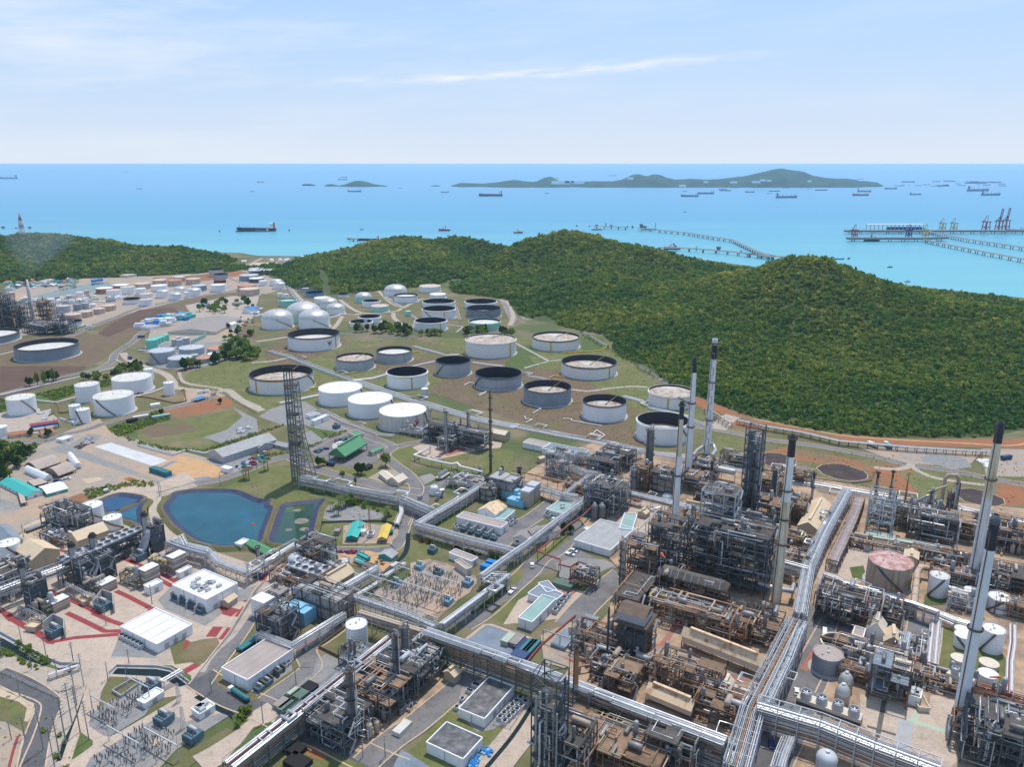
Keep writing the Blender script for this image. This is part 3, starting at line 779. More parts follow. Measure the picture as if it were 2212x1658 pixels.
road('road','asphalt','B0','0,940 330,935 420,930 540,880 760,830 900,780 1200,700 1400,660 1620,610 1880,540',8)
road('path',PPA,'A1','690,1190 880,1180 1050,1160 1330,1140 1600,1095 1700,1085',8)
road('path',PPA,'A1','720,1260 900,1370 1180,1360 1260,1330 1400,1260 1480,1250 1700,1270',7)
road('path',PPA,'A1','1040,1170 1150,1280 1260,1330',6)
road('path',PPA,'A1','1180,1370 1190,1420 1300,1510',7)
road('path',PPA,'A1','740,1400 640,1520 400,1560 0,1620',7)
road('path',PPA,'A1','250,1110 330,1200 420,1290',7)
road('path','asphalt','A1','560,980 640,1090 650,1170 690,1190',7)
road('path',PPA,'A1','2080,1250 2170,1290 2211,1400 2180,1480',7)
road('path','asphalt','A1','640,1545 1000,1565 1400,1578 1460,1575',6)
road('path','asphalt','B2','560,-60 640,10 820,110 980,210 1290,410 1350,440',6)
road('path',PPA,'B2','480,480 640,500 800,480 1000,460 1160,465',5)
road('road',PPA,'A0','1250,1100 1600,1040 1900,1010 2100,970 2260,900',8)
road('path',PPA,'B1','-40,255 140,240 240,220 350,215',6)
def pond(rim,water_m,fr,wz=0.9,top=2.4,inner=None,shrink=0.90):
 q=PTS(fr,rim,top);n=len(q)
 if sum(q[i].x*q[(i+1)%n].y-q[(i+1)%n].x*q[i].y for i in range(n))<0:q.reverse()
 q=smooth_path(q+[q[0]],3)[:-1];n=len(q)
 def inset(d,z):
  out=[]
  for i in range(n):
   t=(q[(i+1)%n]-q[i-1]).normalized()
   out.append(Vector((q[i].x-t.y*d,q[i].y+t.x*d,z)))
  return out
 rings=[inset(-3.5,0.0),inset(-0.8,top),inset(0.6,top),inset(5.5,wz-0.4)]
 names=(('bank','grass'),('pond_rim','brown'),('pond_liner','liner'))
 for(a,c),(nm,m)in zip(zip(rings,rings[1:]),names):
  mb=MB();mb.add(a+c,[(i,(i+1)%n,n+(i+1)%n,n+i)for i in range(n)]);struct(mb.build(nm,m))
 mb=MB();mb.poly(inset(4.6,wz));struct(mb.build('pond_water',water_m))
pond('350,1098 365,1076 380,1062 440,1056 505,1057 540,1068 570,1080 588,1078 583,1090 592,1095 584,1120 575,1142 562,1174 515,1180 470,1180 420,1167 375,1135','pondblue','P')
pond('602,1096 616,1087 660,1081 704,1077 692,1096 685,1122 677,1156 668,1168 640,1175 588,1174 578,1163 584,1146','pondgreen','P')
pond('1030,440 1220,350 1370,340 1560,395 1190,548 1110,525','pondnavy','C0')
pond('1200,560 1570,408 1590,430 1540,500 1565,700 1420,645','pondblue','C0')
for x,y,r in((1030,645,5.5),(990,528,3.0),(900,740,2.4),(1070,732,3.4)):
 p=G('C1',x,y,0.9);mb=MB();rg=random.Random(x)
 mb.poly([(p.x+r*rg.uniform(.75,1.1)*cos(a*.52),p.y+r*.9*rg.uniform(.75,1.1)*sin(a*.52),0.94)for a in range(12)])
 struct(mb.build('mud_bank','rock'))
zone('yard','concrete','0,1290 0,1180 90,1130 160,1095 250,1060 330,1050 400,1020 425,1040 352,1062 322,1068 330,1100 360,1150 440,1185 560,1225 640,1215 690,1225 700,1290 590,1300 470,1450 430,1470 420,1500 350,1510 270,1560 200,1658 140,1658 165,1590 0,1440','P')
road('path','concrete','C0','1200,330 1450,300 1620,370 1650,420 1610,480 1600,560 1680,640 1800,760 1960,850',11)
road('path',PPA,'C0','1680,370 1780,350 1900,310 2110,255',9)
zone('soil','sand','260,700 560,560 640,720 560,790 300,850 230,790','C0')
for s,w in(('C0:-60,1560 40,1630 130,1720',5),('C0:510,1395 640,1450 770,1500 980,1600 1100,1680',5),('C0:1250,1400 1400,1470 1630,1590 1560,1700',5),('C0:1310,1040 1500,1120 1700,1200 1900,1300',5),('C0:1690,1265 1800,1320 1890,1370',5),('C0:730,1500 700,1600',3),('C0:640,960 700,975',4),('D0:60,0 120,60 300,160 430,230 540,310 600,320',6),('D0:560,315 800,270 1310,230',5),('D0:1000,0 1200,90 1320,130',5),('D0:720,0 950,110 1130,200 1320,195',5),('D0:1980,640 2140,550',7),('D0:1890,340 2020,400',6),('D0:1960,310 2090,370',7),('C1:320,1460 440,1510 500,1440 580,1380',5),('C1:90,1580 330,1640',12),('C1:340,1680 430,1570',5),('C1:620,1310 660,1210 740,1170 900,1080',4),('D1:60,260 140,150',9),('D1:180,290 280,160',7),('D1:110,420 250,490',5)):
 fr,q=s.split(':');road('ground_strip','redpaint',fr,q,w*.62,False)
zone('yard','gravel','1860,1340 1700,1500 1780,1600 2211,1780 2400,1640 2300,1500 2260,1560 2211,1600','C0')
zone('yard','gravel','1200,470 1290,230 1700,440 2060,270 1700,450 1690,490','D0')
zone('yard','gravel','-40,1350 120,1290 300,1300 300,1400 560,1340 580,1400 520,1480 440,1500 340,1520 330,1460','C1')
zone('field','drygrass','398,1410 410,1390 440,1382 470,1380 478,1400 465,1425 430,1438 405,1430','P')
road('road','asphalt','D1','-60,780 40,640 200,430 330,260 420,120 560,-120 640,-260 720,-330',10)
zone('yard',PPA,'640,-330 760,-330 620,-120 560,-10 480,30 420,120 330,250 240,330 140,420 60,520 0,640 -60,640 90,450 270,250 420,0 560,-230','D1')
zone('verge','drygrass','-400,300 -260,230 -200,240 -240,380 -60,520 -330,560','D1')
zone('field','drygrass','0,1440 165,1590 150,1658 0,1658','P')
zone('canal','canal','-40,250 60,290 300,430 640,600 860,560 700,690 480,640 200,520 -40,420','D0')
zone('bank','lush','-20,350 100,400 300,520 420,600 700,690 600,720 330,640 60,520 -40,480','D0')
zone('bank','lush','130,330 230,340 420,460 600,560 620,620 520,600 330,480 200,400','D0')
road('canal_wall',CGR,'D0','-20,215 300,390 500,500 660,565 860,570',3,True)
road('road','asphalt','D0','-40,600 200,700 420,770 600,840 680,930 660,1100 600,1300 520,1500 440,1700',17)
road('road',PPA,'D0','-40,520 200,600 420,670 600,720 800,790 760,900 640,1200 560,1500 500,1700',12)
road('road','darkasphalt','D0','-40,660 200,760 430,900 520,1000 470,1150 400,1350 330,1700',10)
zone('yard','sand','-20,810 180,900 370,980 360,1080 300,1180 260,1170 290,1030 200,960 -20,900','D0')
zone('field','grass','-20,920 150,980 290,1040 250,1160 130,1120 120,1040 -20,1000','D0')
zone('yard','yard','-20,1170 60,1180 240,1280 260,1400 150,1700 -20,1700','D0')
road('ground_strip','redpaint','D0','195,1330 140,1500 90,1700',1.2,False)
zone('verge','lush','660,1400 760,1250 830,1160 780,1400 700,1540 640,1600','D0')
zone('field','lush','830,1260 900,1310 1000,1380 1000,1430 850,1540 690,1640 730,1500','D0')
road('ditch','canal','D0','960,790 900,960 830,1150 740,1340 640,1600',2.5)
road('path','concrete','D0','1000,740 960,860 900,1060 840,1220 700,1640',4)
zone('yard','concrete','1130,640 1180,690 1060,960 960,960 1000,760','D0')
zone('field','drygrass','1180,690 1450,700 1500,780 1300,920 1060,1030 1090,860','D0')
zone('canal','canal','1190,660 1270,600 1700,610 1860,640 2030,770 1940,800 1720,690','D0')
road('canal_wall',CGR,'D0','1180,670 1265,585 1700,595 1850,625 2030,760',2.2,False)
zone('field','lush','1700,570 1850,570 2060,680 2060,730 2010,740 1880,640','D0')
zone('canal','canal','2110,800 2230,850 2230,930 2060,850','D0')
zone('yard','gravel','980,1080 1560,740 1700,690 1760,800 1560,1110 1200,1330 1130,1330 960,1220','D0')
zone('yard','concrete','1200,1340 2400,640 2400,760 1700,1170 900,1700 700,1700 1000,1440','D0')
zone('yard','gravel','980,1560 1700,1130 1900,1100 2420,1000 2460,1120 1900,1480 1700,1700 900,1700','D0')
zone('yard','concrete','1600,1410 1760,1300 1810,1400 1680,1440','D0')
zone('yard','concrete','1850,1030 2100,880 2300,980 2400,1080 2000,1180 1900,1120','D0')
zone('field','drygrass','1700,1700 2050,1480 2440,1250 2500,1260 2500,1340 2250,1500 2000,1700','D0')
road('path','concrete','D0','2340,1560 2500,1470 2800,1230 2900,1160',7)
road('canal','canal','D1','-60,880 60,950 200,1030 320,1080 380,1150',6)
road('rail_bridge',SBR,'D1','-40,830 120,900 300,990 400,1050',7)
zone('bank','lush','290,1120 400,1030 520,1080 520,1140 420,1200 350,1260 330,1330','D1')
road('road','darkasphalt','D1','-60,700 80,790 300,910 560,1010 800,1130 1000,1230 1300,1350 1600,1500 1900,1640 2100,1720',14)
road('path','concrete','D1','-60,1640 140,1530 400,1360 560,1230 640,1120 540,1050',13,False)
zone('field','lush','380,1420 520,1240 700,1180 760,1200 560,1330 300,1520 240,1560','D1')
zone('field','grass','560,1700 640,1400 900,1300 1000,1330 1020,1400 1200,1470 1330,1500 1700,1640 1700,1720','D1')
zone('soil','redsoil','1000,1400 1180,1440 1330,1520 1280,1600 1100,1540','D1')
zone('field','drygrass','100,680 280,440 660,260 1000,360 1080,590 1040,680 600,960 470,950 330,890 120,770','D1')
zone('yard','gravel','480,830 720,700 930,560 940,620 720,770 560,900','D1')
road('road','asphalt','D1','1560,50 1400,180 1230,300 1100,370 1090,450 1140,560 1120,620 1000,720 800,860 660,970',10)
zone('field','drygrass','1200,370 1550,130 1720,60 2050,220 1640,530 1240,380','D1')
zone('yard','gravel','1210,500 1300,450 1520,540 1540,600 1100,960 900,1090 770,1010 900,860 1160,650','D1')
zone('yard','redpatch','930,330 1180,230 1180,290 1010,380 960,420','D1')
zone('yard','redpatch','1210,1250 1700,1390 1760,1440 2211,1060 2260,1000 2211,1120 1800,1500 1660,1450','D1')
zone('yard','plantfloor','1250,1200 1500,1100 1900,800 2211,640 2420,500 2620,760 2480,880 2120,1270 1880,1580 1700,1540 1240,1300','D1')
road('road','asphalt','D2','-500,1640 -200,1380 60,1200 300,1000 500,830 680,650 800,560',12)
zone('field','grass','0,1480 160,1350 380,1050 860,700 1260,960 1310,1030 1000,1420 700,1700 0,1700','D2')
zone('yard','gravel','480,1060 560,800 860,690 1240,940 1220,1010 900,1260 720,1290','D2')
zone('yard','bluepave','-100,1480 0,1530 260,1700 -200,1700','D2')
road('road','concrete','D2','1440,930 1300,1100 1150,1330 1000,1520 840,1720',15)
road('ditch','canal','D2','1330,980 1180,1220 1050,1400 900,1580 780,1720',2)
zone('yard','bluepave','590,290 800,130 870,130 1380,310 1400,340 1240,540 1100,470 620,300','D2')
road('kerb','sand','D2','600,280 800,125 870,125 1390,305 1410,340 1230,545',1.6,False)
road('road','asphalt','C2','560,1760 760,1640 960,1470 1100,1340 1260,1200 1400,1040 1560,960 1700,820 1800,720 1860,660',13)
zone('yard','asphalt','1180,1130 1260,1040 1420,1050 1640,950 1760,920 2000,1050 2211,1100 2211,1150 1560,1130 1380,1240','C2')
zone('yard','gravel','1560,1100 1760,1040 2100,1060 2211,1120 1900,1260 1640,1330','C2')
road('road','asphalt','C2','820,990 950,890 1180,700 1380,570 1560,430',13)
zone('field','grass','0,800 80,740 330,860 800,980 760,1020 700,1000 380,960 200,1060 0,1090','C2')
zone('field','grass','200,640 480,500 640,470 520,640 480,720 330,760','C2')
zone('field','grass','1010,1160 1100,1060 1210,1170 1230,1230 1130,1330 1000,1300','C2')
zone('field','lush','640,1600 1000,1340 1100,1280 1080,1330 860,1500 700,1640','C2')
zone('field','grass','860,1640 1000,1520 1130,1490 1160,1540 1080,1660 1000,1760 900,1700','C2')
zone('field','grass','1300,1040 1400,950 1560,820 1700,760 1720,830 1560,960 1400,1060','C2')
zone('yard','plantfloor','0,1100 200,1060 380,1100 700,1240 720,1330 300,1700 0,1560','C2')
zone('yard','yard','-100,1300 250,1090 520,1180 720,1280 640,1420 350,1620 100,1690 -240,1560 -420,1400','C2')
zone('yard','concrete','1330,1400 1560,1300 2040,1480 1700,1640 1600,1700 1000,1760 1160,1500','C2')
zone('yard','redpatch','1600,1420 1700,1360 1800,1400 1700,1480','C2')
zone('yard','redpaint','1690,1280 1760,1180 1820,1190 1740,1300','C2')
road('road','asphalt','C2','1700,1780 1880,1570 2060,1400 2211,1280 2300,1210',15)
zone('soil','orangesoil','1420,970 1760,970 1900,1000 2080,990 1960,1190 1850,1200 1440,1070','C1')
road('road','asphalt','C1','1200,960 1500,960 1800,960 2000,940 2080,880 2180,600 2240,500',8)
road('canal','canal','C1','2190,780 2160,980 2020,1130 1850,1270',3)
road('canal','canal','C1','1190,900 1240,680 1300,660 1900,650 2090,720',3)
zone('yard','yard','1490,700 1650,660 2080,720 2080,800 2000,890 1480,900','C1')
zone('yard','plantfloor','1110,1040 1190,990 1290,955 1400,975 1520,985 1650,1010 1830,1045 1980,1080 2500,1125 2500,1760 1130,1760 1190,1560 1230,1430 1310,1330 1345,1240 1300,1190 1250,1120','P')
zone('yard','concrete','1310,1120 1420,1070 1500,1110 1400,1190 1330,1180','P')
zone('yard','concrete','1750,1230 1830,1180 1860,1160 1900,1200 1860,1260 1800,1290','P')
road('road','asphalt','D4','-240,800 -120,560 -60,330 20,100 80,-60',16)
road('road','asphalt','D3','2400,100 2180,520 2000,900 1850,1250 1700,1560 1640,1700',16)
road('road','asphalt','D4','1150,60 1120,300 1070,540 1040,720',16)
zone('yard','concrete','440,880 700,940 900,1010 1180,1080 1200,900 1460,880 2110,1010 2200,900 2240,1050 1640,1100 1480,1500 1500,1600 1400,1680 1000,1560 640,1380 460,1200','D4')
road('ground_strip','deck','D4','705,950 630,1350',2,False)
road('ground_strip','deck','D4','520,1230 900,1345',1.6,False)  # narrow dark strip laid slantwise over the concrete
road('ground_strip','roofgrey','D4','940,1160 890,1480',6,False)
road('ground_strip','rooflightgreen','D4','940,1160 1170,1220 1490,1330',3,False)
road('ground_strip','rooflightgreen','D4','1060,1080 1020,1180',3,False)
zone('field','grass','1320,180 1440,150 1480,300 1960,420 2060,560 1980,900 1740,820 1300,700','D4')
zone('field','lush','330,1150 480,1130 520,1290 430,1290 360,1260','C4')
zone('field','lush','1140,1440 1400,1420 1380,1560 1130,1560','C4')
road('ground_strip','redpatch','D3','730,40 500,350 300,370',3,False)
road('ground_strip','redpatch','D3','300,420 520,490 900,590 1160,690 1420,740',2.2,False)
road('ground_strip','redpatch','D3','2020,620 2110,500 2140,420',4,False)
zone('yard','darkasphalt','1530,1500 1700,1400 1760,1500 1620,1700 1440,1700','D3')
zone('yard','yard','1400,250 1720,100 2000,200 2000,520 1800,640 1440,540','D2')
zone('yard','redpatch','1560,450 1720,500 2040,610 1900,600 1700,520','D2')
def tank(fr,xl,xr,yb,yr,label,wall='tkwhite',roof='cone',rm='rfwhite',deep=0.0,stair=None,ring=True,rise=None,name='storage_tank',cat='tank',group=None,rim=None,logo=None,pipe=None,ladder=False,bands=0):
 p=G(fr,(xl+xr)/2,yb)
 for _ in range(3):
  u=Vector((p.x,p.y,0)).normalized();k=mpp(fr,p);r=(xr-xl)/2*k
  c=p+u*r;k2=mpp(fr,c);r=(xr-xl)/2*k2;c=p+u*r
 h=max(2.0,height_at(p,fr,(xl+xr)/2,yr));n=40 if r>8 else 24
 t=thing(name,label,cat,(c.x,c.y,0),group)
 x,y=c.x,c.y;view=math.atan2(-c.y,-c.x)
 if ring and r>6:
  b=MB();b.cyl(x,y,0,0.7,r+2.2,r+1.6,n);b.build('base_ring',CGR,t)
 b=MB();b.lathe(x,y,[(r,0.3),(r,h)],n);b.build('shell',wall,t)
 if roof in('float','open'):
  d=deep if deep else(h*0.22 if roof=='float' else h*0.8)
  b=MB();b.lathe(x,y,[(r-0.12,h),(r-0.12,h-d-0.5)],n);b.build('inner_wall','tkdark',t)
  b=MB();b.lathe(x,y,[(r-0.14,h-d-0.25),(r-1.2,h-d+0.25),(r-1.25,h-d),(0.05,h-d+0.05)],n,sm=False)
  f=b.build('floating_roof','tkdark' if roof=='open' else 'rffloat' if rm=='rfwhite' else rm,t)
  b=MB();b.lathe(x,y,[(r,h-1.3),(r+0.9,h-1.2),(r+0.9,h-0.9),(r+0.1,h-0.8),(r+0.1,h+0.15),(r-0.2,h+0.15),(r-0.2,h-0.1)],n,sm=False)
  b.build('wind_girder',rim or 'tkrim',t)
  if ladder:
   a=view+2.5;b=MB();b.bar((x+(r-.3)*cos(a),y+(r-.3)*sin(a),h+0.3),(x+r*0.25*cos(a+.5),y+r*0.25*sin(a+.5),h-d+0.6),1.1,0.5)
   b.build('rolling_ladder','steel',t)
 elif roof=='dome':
  rz=rise or r*0.24;pr=[(r*cos(q*pi/16)if q<8 else 0.05,h+rz*sin(q*pi/16))for q in range(9)]
  b=MB();b.lathe(x,y,[(r+.15,h-.3)]+[(r*sin((8-q)*pi/16*1.0),h+rz*(cos((8-q)*pi/16*0.98)-cos(8*pi/16*0.98))/(1-cos(8*pi/16*0.98)))for q in range(8)]+[(0.05,h+rz)],n)
  b.build('roof',rm,t);b=MB();b.cyl(x,y,h+rz-.1,h+rz+0.6,0.9,n=10);b.build('roof_vent','galv',t)
 else:
  rz=rise if rise is not None else r*0.055
  b=MB();b.lathe(x,y,[(r+.12,h-.25),(r+.12,h+.02),(r,h+.05),(0.05,h+.05+rz)],n,sm=False);b.build('roof',rm,t)
  if r>5:
   b=MB();b.cyl(x,y,h+rz-.1,h+rz+0.7,0.7,n=8)
   for a in(1.2,3.6):b.cyl(x+r*.55*cos(a),y+r*.55*sin(a),h,h+rz*.5+.8,0.45,n=8)
   b.build('roof_vent','galv',t)
   b=MB();q=[(x+(r-.2)*cos(i*2*pi/n),y+(r-.2)*sin(i*2*pi/n),h+1.0)for i in range(n+1)]
   b.tube(q,0.09,4,False)
   for i in range(0,n,2):b.bar((q[i][0],q[i][1],h),q[i],0.12)
   b.build('roof_railing','galv',t)
 if bands:
  b=MB()
  for i in range(bands):
   z=h*(0.25+0.62*i/max(1,bands-1));b.lathe(x,y,[(r,z),(r+.5,z+.05),(r+.5,z+.3),(r,z+.35)],n,sm=False)
  b.build('stiffener_ring','tkgreydark',t)
 if stair:
  a0,a1=stair;b=MB();m=12;rr=r+0.55
  for i in range(m):
   s0,s1=i/m,(i+1)/m
   A,B=view+a0+(a1-a0)*s0,view+a0+(a1-a0)*s1
   b.bar((x+rr*cos(A),y+rr*sin(A),0.3+(h-.3)*s0),(x+rr*cos(B),y+rr*sin(B),0.3+(h-.3)*s1),1.0,0.75)
  b.build('spiral_stair','steel',t)
 if pipe is not None:
  a=view+pipe;b=MB();q=(x+(r+.3)*cos(a),y+(r+.3)*sin(a));w=min(0.9,r*0.04)
  b.bar((*q,0.4),(*q,h-1.5),w*1.6,0.5)
  m=20;A=[(x+(r+.3)*cos(a+1.5*(i/m-.5)*2),y+(r+.3)*sin(a+1.5*(i/m-.5)*2),h-1.7)for i in range(m+1)]
  b.tube(A,0.28,5,False);b.build('foam_pipe','yellow',t)
 if logo is not None:
  a=view+logo;S=h*0.42;q0=h*0.36;rr=r+0.06
  def at(u,v):A=a+u*S/r;return(x+rr*cos(A),y+rr*sin(A),q0+v*S)
  b=MB()
  for k in([(.0,0),(.27,.18),(.42,.5),(.44,.82),(.28,.62),(.16,.42)],[(.0,0),(.10,.30),(.06,.62),(.0,1.0),(-.06,.62),(-.10,.30)],[(.0,0),(-.16,.42),(-.28,.62),(-.44,.82),(-.42,.5),(-.27,.18)]):
   b.poly([at(*w)for w in k])
  b.build('company_mark','crimson',t)
  b=MB();b.poly([at(-.4,-.16),at(.4,-.16),at(.4,-.08),at(-.4,-.08)]);b.build('company_name','tkgreydark',t)
 return t
W='white '
G1='tanks of the middle tank farm'
tank('B1',285,720,158,45,'white open-top crude tank with black interior and red flame mark','tkwhite','float','rfdirty',9,None,logo=0.62,pipe=0.95,group=G1,rim='tkrim')
tank('B1',-36,493,530,405,'largest white floating roof tank with yellow pipe, behind the derrick flare','tkbrick','float',deep=8,pipe=-0.9,stair=(1.5,0.9),group=G1,ladder=True)
tank('B1',695,1017,332,243,'grey floating roof tank with rust-mottled roof at its rim','tkgrey','float',deep=2.5,ladder=True,group=G1)
tank('B1',1038,1345,264,180,'grey floating roof tank with white roof plates sunk a little','tkgrey','float','rfdirty',4,group=G1)
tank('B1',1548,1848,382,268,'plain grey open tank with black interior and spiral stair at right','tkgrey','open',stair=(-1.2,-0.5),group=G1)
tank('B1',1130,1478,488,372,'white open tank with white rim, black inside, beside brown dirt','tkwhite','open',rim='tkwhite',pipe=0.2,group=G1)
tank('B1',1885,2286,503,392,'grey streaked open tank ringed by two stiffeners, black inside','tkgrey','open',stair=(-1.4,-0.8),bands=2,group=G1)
tank('A1',1805,2236,1768,1640,'white tank whose mottled floating roof sits near the rim, by green grass','tkbrick','float',deep=1.6,pipe=0.85,ladder=True,group=G1,rim='tkbrick')
tank('B2',165,570,160,70,'white brick-textured tank with flat mottled roof under the wooded hill','tkbrick','float',deep=2.6,pipe=-0.2,ladder=True,group=G1)
tank('B2',415,888,405,300,'wide white tank with dark interior ring and rust on its floating roof','tkbrick','float',deep=7,pipe=0.8,ladder=True,group=G1)
tank('B2',90,500,642,515,'blue-grey tank with black and white patched floating roof','tkgreydark','float',deep=7,ladder=True,group=G1)
tank('B2',595,970,772,635,'white tank with rusty patched roof sunk in dark ring, beside pipe loops','tkwhite','float',deep=6.5,ladder=True,group=G1)
tank('B2',1162,1545,662,548,'white tank with roof near rim and yellow stripe, behind the tall chimneys','tkbrick','float',deep=2,pipe=-0.1,stair=(1.2,0.3),group=G1,rim='tkbrick')
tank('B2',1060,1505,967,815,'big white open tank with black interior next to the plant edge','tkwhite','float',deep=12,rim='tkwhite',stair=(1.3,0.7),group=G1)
G2='three white cone roof tanks in a row'
tank('B1',548,918,634,517,'white cone roof tank, farthest of the three in a row',stair=(1.55,1.1),group=G2)
tank('B1',800,1180,740,614,'white cone roof tank, middle one of the three in a row',stair=(1.55,1.1),group=G2)
tank('B1',1067,1470,852,722,'rust-streaked white cone roof tank bearing the red flame mark','tkstain',stair=(1.55,1.1),group=G2,logo=0.6)
tank('B1',1423,1482,556,484,'small silver cylinder tank alone on the brown bund soil','rfgrey')
G3='tanks of the farther terminal'
def row(fr,rows,group,**kw):
 for q in rows:
  a=dict(kw);a.update(q[5]if len(q)>5 else{});tank(fr,*q[:4],q[4],group=group,**a)
DM=dict(roof='dome',rm='rfdome')
row('A1',[(265,560,1465,1388,'largest mint tank with wide silver dome behind two white domes',dict(wall='tkmint',rise=16,**DM)),(57,318,1518,1432,'white dome roof tank, left of the foremost pair by the road',dict(rise=12,stair=(1.1,-0.1),**DM)),(372,635,1518,1432,'white dome roof tank, right of the foremost pair by the road',dict(rise=12,stair=(1.1,-0.1),**DM)),(200,345,1320,1270,'mint tank with pale roof ring beside the road trees',dict(wall='tkmint',roof='float',rm='tkmint',deep=1.5,rim='tkmint')),(500,640,1300,1252,'white cone tank behind the two silver domed tanks',{}),(553,702,1342,1292,'silver domed white tank, rear of the pair right of the big mint dome',dict(rise=8,**DM)),(608,765,1390,1342,'silver domed white tank, front of the pair right of the big mint dome',dict(rise=8,**DM)),(370,520,1195,1162,'grey open tank beside the hill pipeline',dict(wall='tkgrey',roof='float',rm='rfdirty',deep=3)),(425,582,1242,1205,'grey open tank with bright blue sheeting on its rim',dict(wall='tkgreydark',roof='open',rim='roofbluebright')),(705,790,1242,1212,'white tank with black roof at the foot of the wooded hill',dict(roof='open',deep=3)),(850,940,1228,1208,'small mint tank hidden behind a silver dome',dict(wall='tkmint',roof='open',deep=2)),(853,995,1288,1242,'pale mint tank with silver dome in the terminal',dict(wall='tkmint',rise=8,**DM)),(915,1068,1330,1278,'white open tank with black interior, centre of the terminal',dict(roof='open',rim='tkwhite')),(990,1142,1370,1322,'pale mint tank with rust on its white roof',dict(wall='tkmint',rm='rfrust')),(885,1073,1468,1418,'white tank with brown open interior, behind its twin',dict(roof='open',rim='tkwhite')),(808,1002,1505,1462,'white tank with brown open interior, in front of its twin by trees',dict(roof='open',rim='tkwhite')),(1102,1297,1232,1190,'white tank with wide silver dome near the wooded hill',dict(rise=11,**DM)),(1190,1392,1290,1232,'white floating roof tank in front of the silver dome',dict(roof='float',rm='rfdirty',deep=3,rim='tkrim')),(1405,1590,1200,1152,'white tank with rust-edged roof against the hill cutting',dict(rm='rfrust')),(1493,1635,1252,1220,'plain white cone tank below the hill cutting',{}),(1432,1712,1335,1294,'white open tank, rear of the three in column',dict(roof='open',rim='tkwhite')),(1432,1718,1436,1358,'white open tank with tall stair, middle of the three in column',dict(roof='open',rim='tkwhite',stair=(-0.2,-1.1),deep=9,pipe=0.3)),(1368,1643,1537,1462,'white open tank with yellow stripe, front of the three in column',dict(roof='open',rim='tkwhite',pipe=0.6)),(1797,2072,1348,1294,'white open tank behind the grey banded tank',dict(roof='open',rim='tkwhite')),(1810,2105,1424,1354,'grey banded tank with a white spot on its sunk roof',dict(wall='tkgreydark',roof='float',rm='rfgrey',deep=9,bands=5,stair=(0.6,-0.1))),(1830,2103,1530,1468,'mint tank with pale floating roof behind the tree belt',dict(wall='tkmint',roof='float',rm='rfdirty',deep=3,rim='tkmint')),(1283,1332,1402,1360,'tiny mint tank among white pipes',dict(wall='tkmint',rm='tkmint')),(180,228,1242,1206,'small white tank, left of two by the terminal road',{}),(232,280,1248,1212,'small white tank, right of two by the terminal road',{}),(408,448,1118,1082,'small grey tank on the wooded hillside, rear one',dict(wall='tkgrey',rm='rfgrey')),(430,465,1124,1095,'small grey tank on the wooded hillside, front one',dict(wall='tkgrey',rm='rfgrey')),(120,225,1142,1102,'white low dome tank behind its neighbour by the hill foot',dict(rise=4,**DM)),(145,250,1172,1125,'white low dome tank in front of its neighbour by the hill foot',dict(rise=4,**DM)),(25,95,1142,1098,'narrow white cone tank by the coast road',{}),(48,170,992,972,'black rimmed empty tank near the gas spheres',dict(wall='tknavy',roof='open')),(62,152,1035,1003,'white tank below the gas spheres',{}),(-60,66,1115,1080,'navy tank with white roof near the coast',dict(wall='tknavy')),(-60,70,1055,1032,'navy tank with black open top near the coast',dict(wall='tknavy',roof='open',deep=3)),(-60,65,1025,995,'white tank with grey top near the coast',dict(rm='rfgrey')),],G3)
def sphere(fr,xl,xr,yb,yt,label):
 p=G(fr,(xl+xr)/2,yb);k=mpp(fr,p);r=(xr-xl)/2*k
 t=thing('gas_sphere',label,'gas sphere',(p.x,p.y+r,0),'white gas spheres by the beach')
 x,y=p.x,p.y+r;zc=r*1.12;b=MB()
 b.lathe(x,y,[(max(.05,r*sin(i*pi/12)),zc-r*cos(i*pi/12))for i in range(13)],20);b.build('shell','rfwhite',t)
 for i in range(6):
  a=i*1.047;b=MB();b.bar((x+r*.97*cos(a),y+r*.97*sin(a),0),(x+r*.97*cos(a),y+r*.97*sin(a),zc),.7);b.build('leg',WWH,t)
 b=MB();b.bar((x-r,y-r*.8,0),(x+r*.4,y-r*.75,zc+r*.55),.9);b.build('stair','steel',t)
for q in((105,147,950,910,'white gas sphere, leftmost by the beach'),(182,220,945,908,'white gas sphere behind, third from left'),(228,268,950,918,'white gas sphere in front of the hill edge'),(252,284,935,906,'white gas sphere, rear one by the beach'),(378,414,918,893,'white gas sphere peeping over the hill trees')):sphere('A1',*q)
G4='tanks of the left refinery'
R_=dict(wall='tkrust',rm='rfrust')
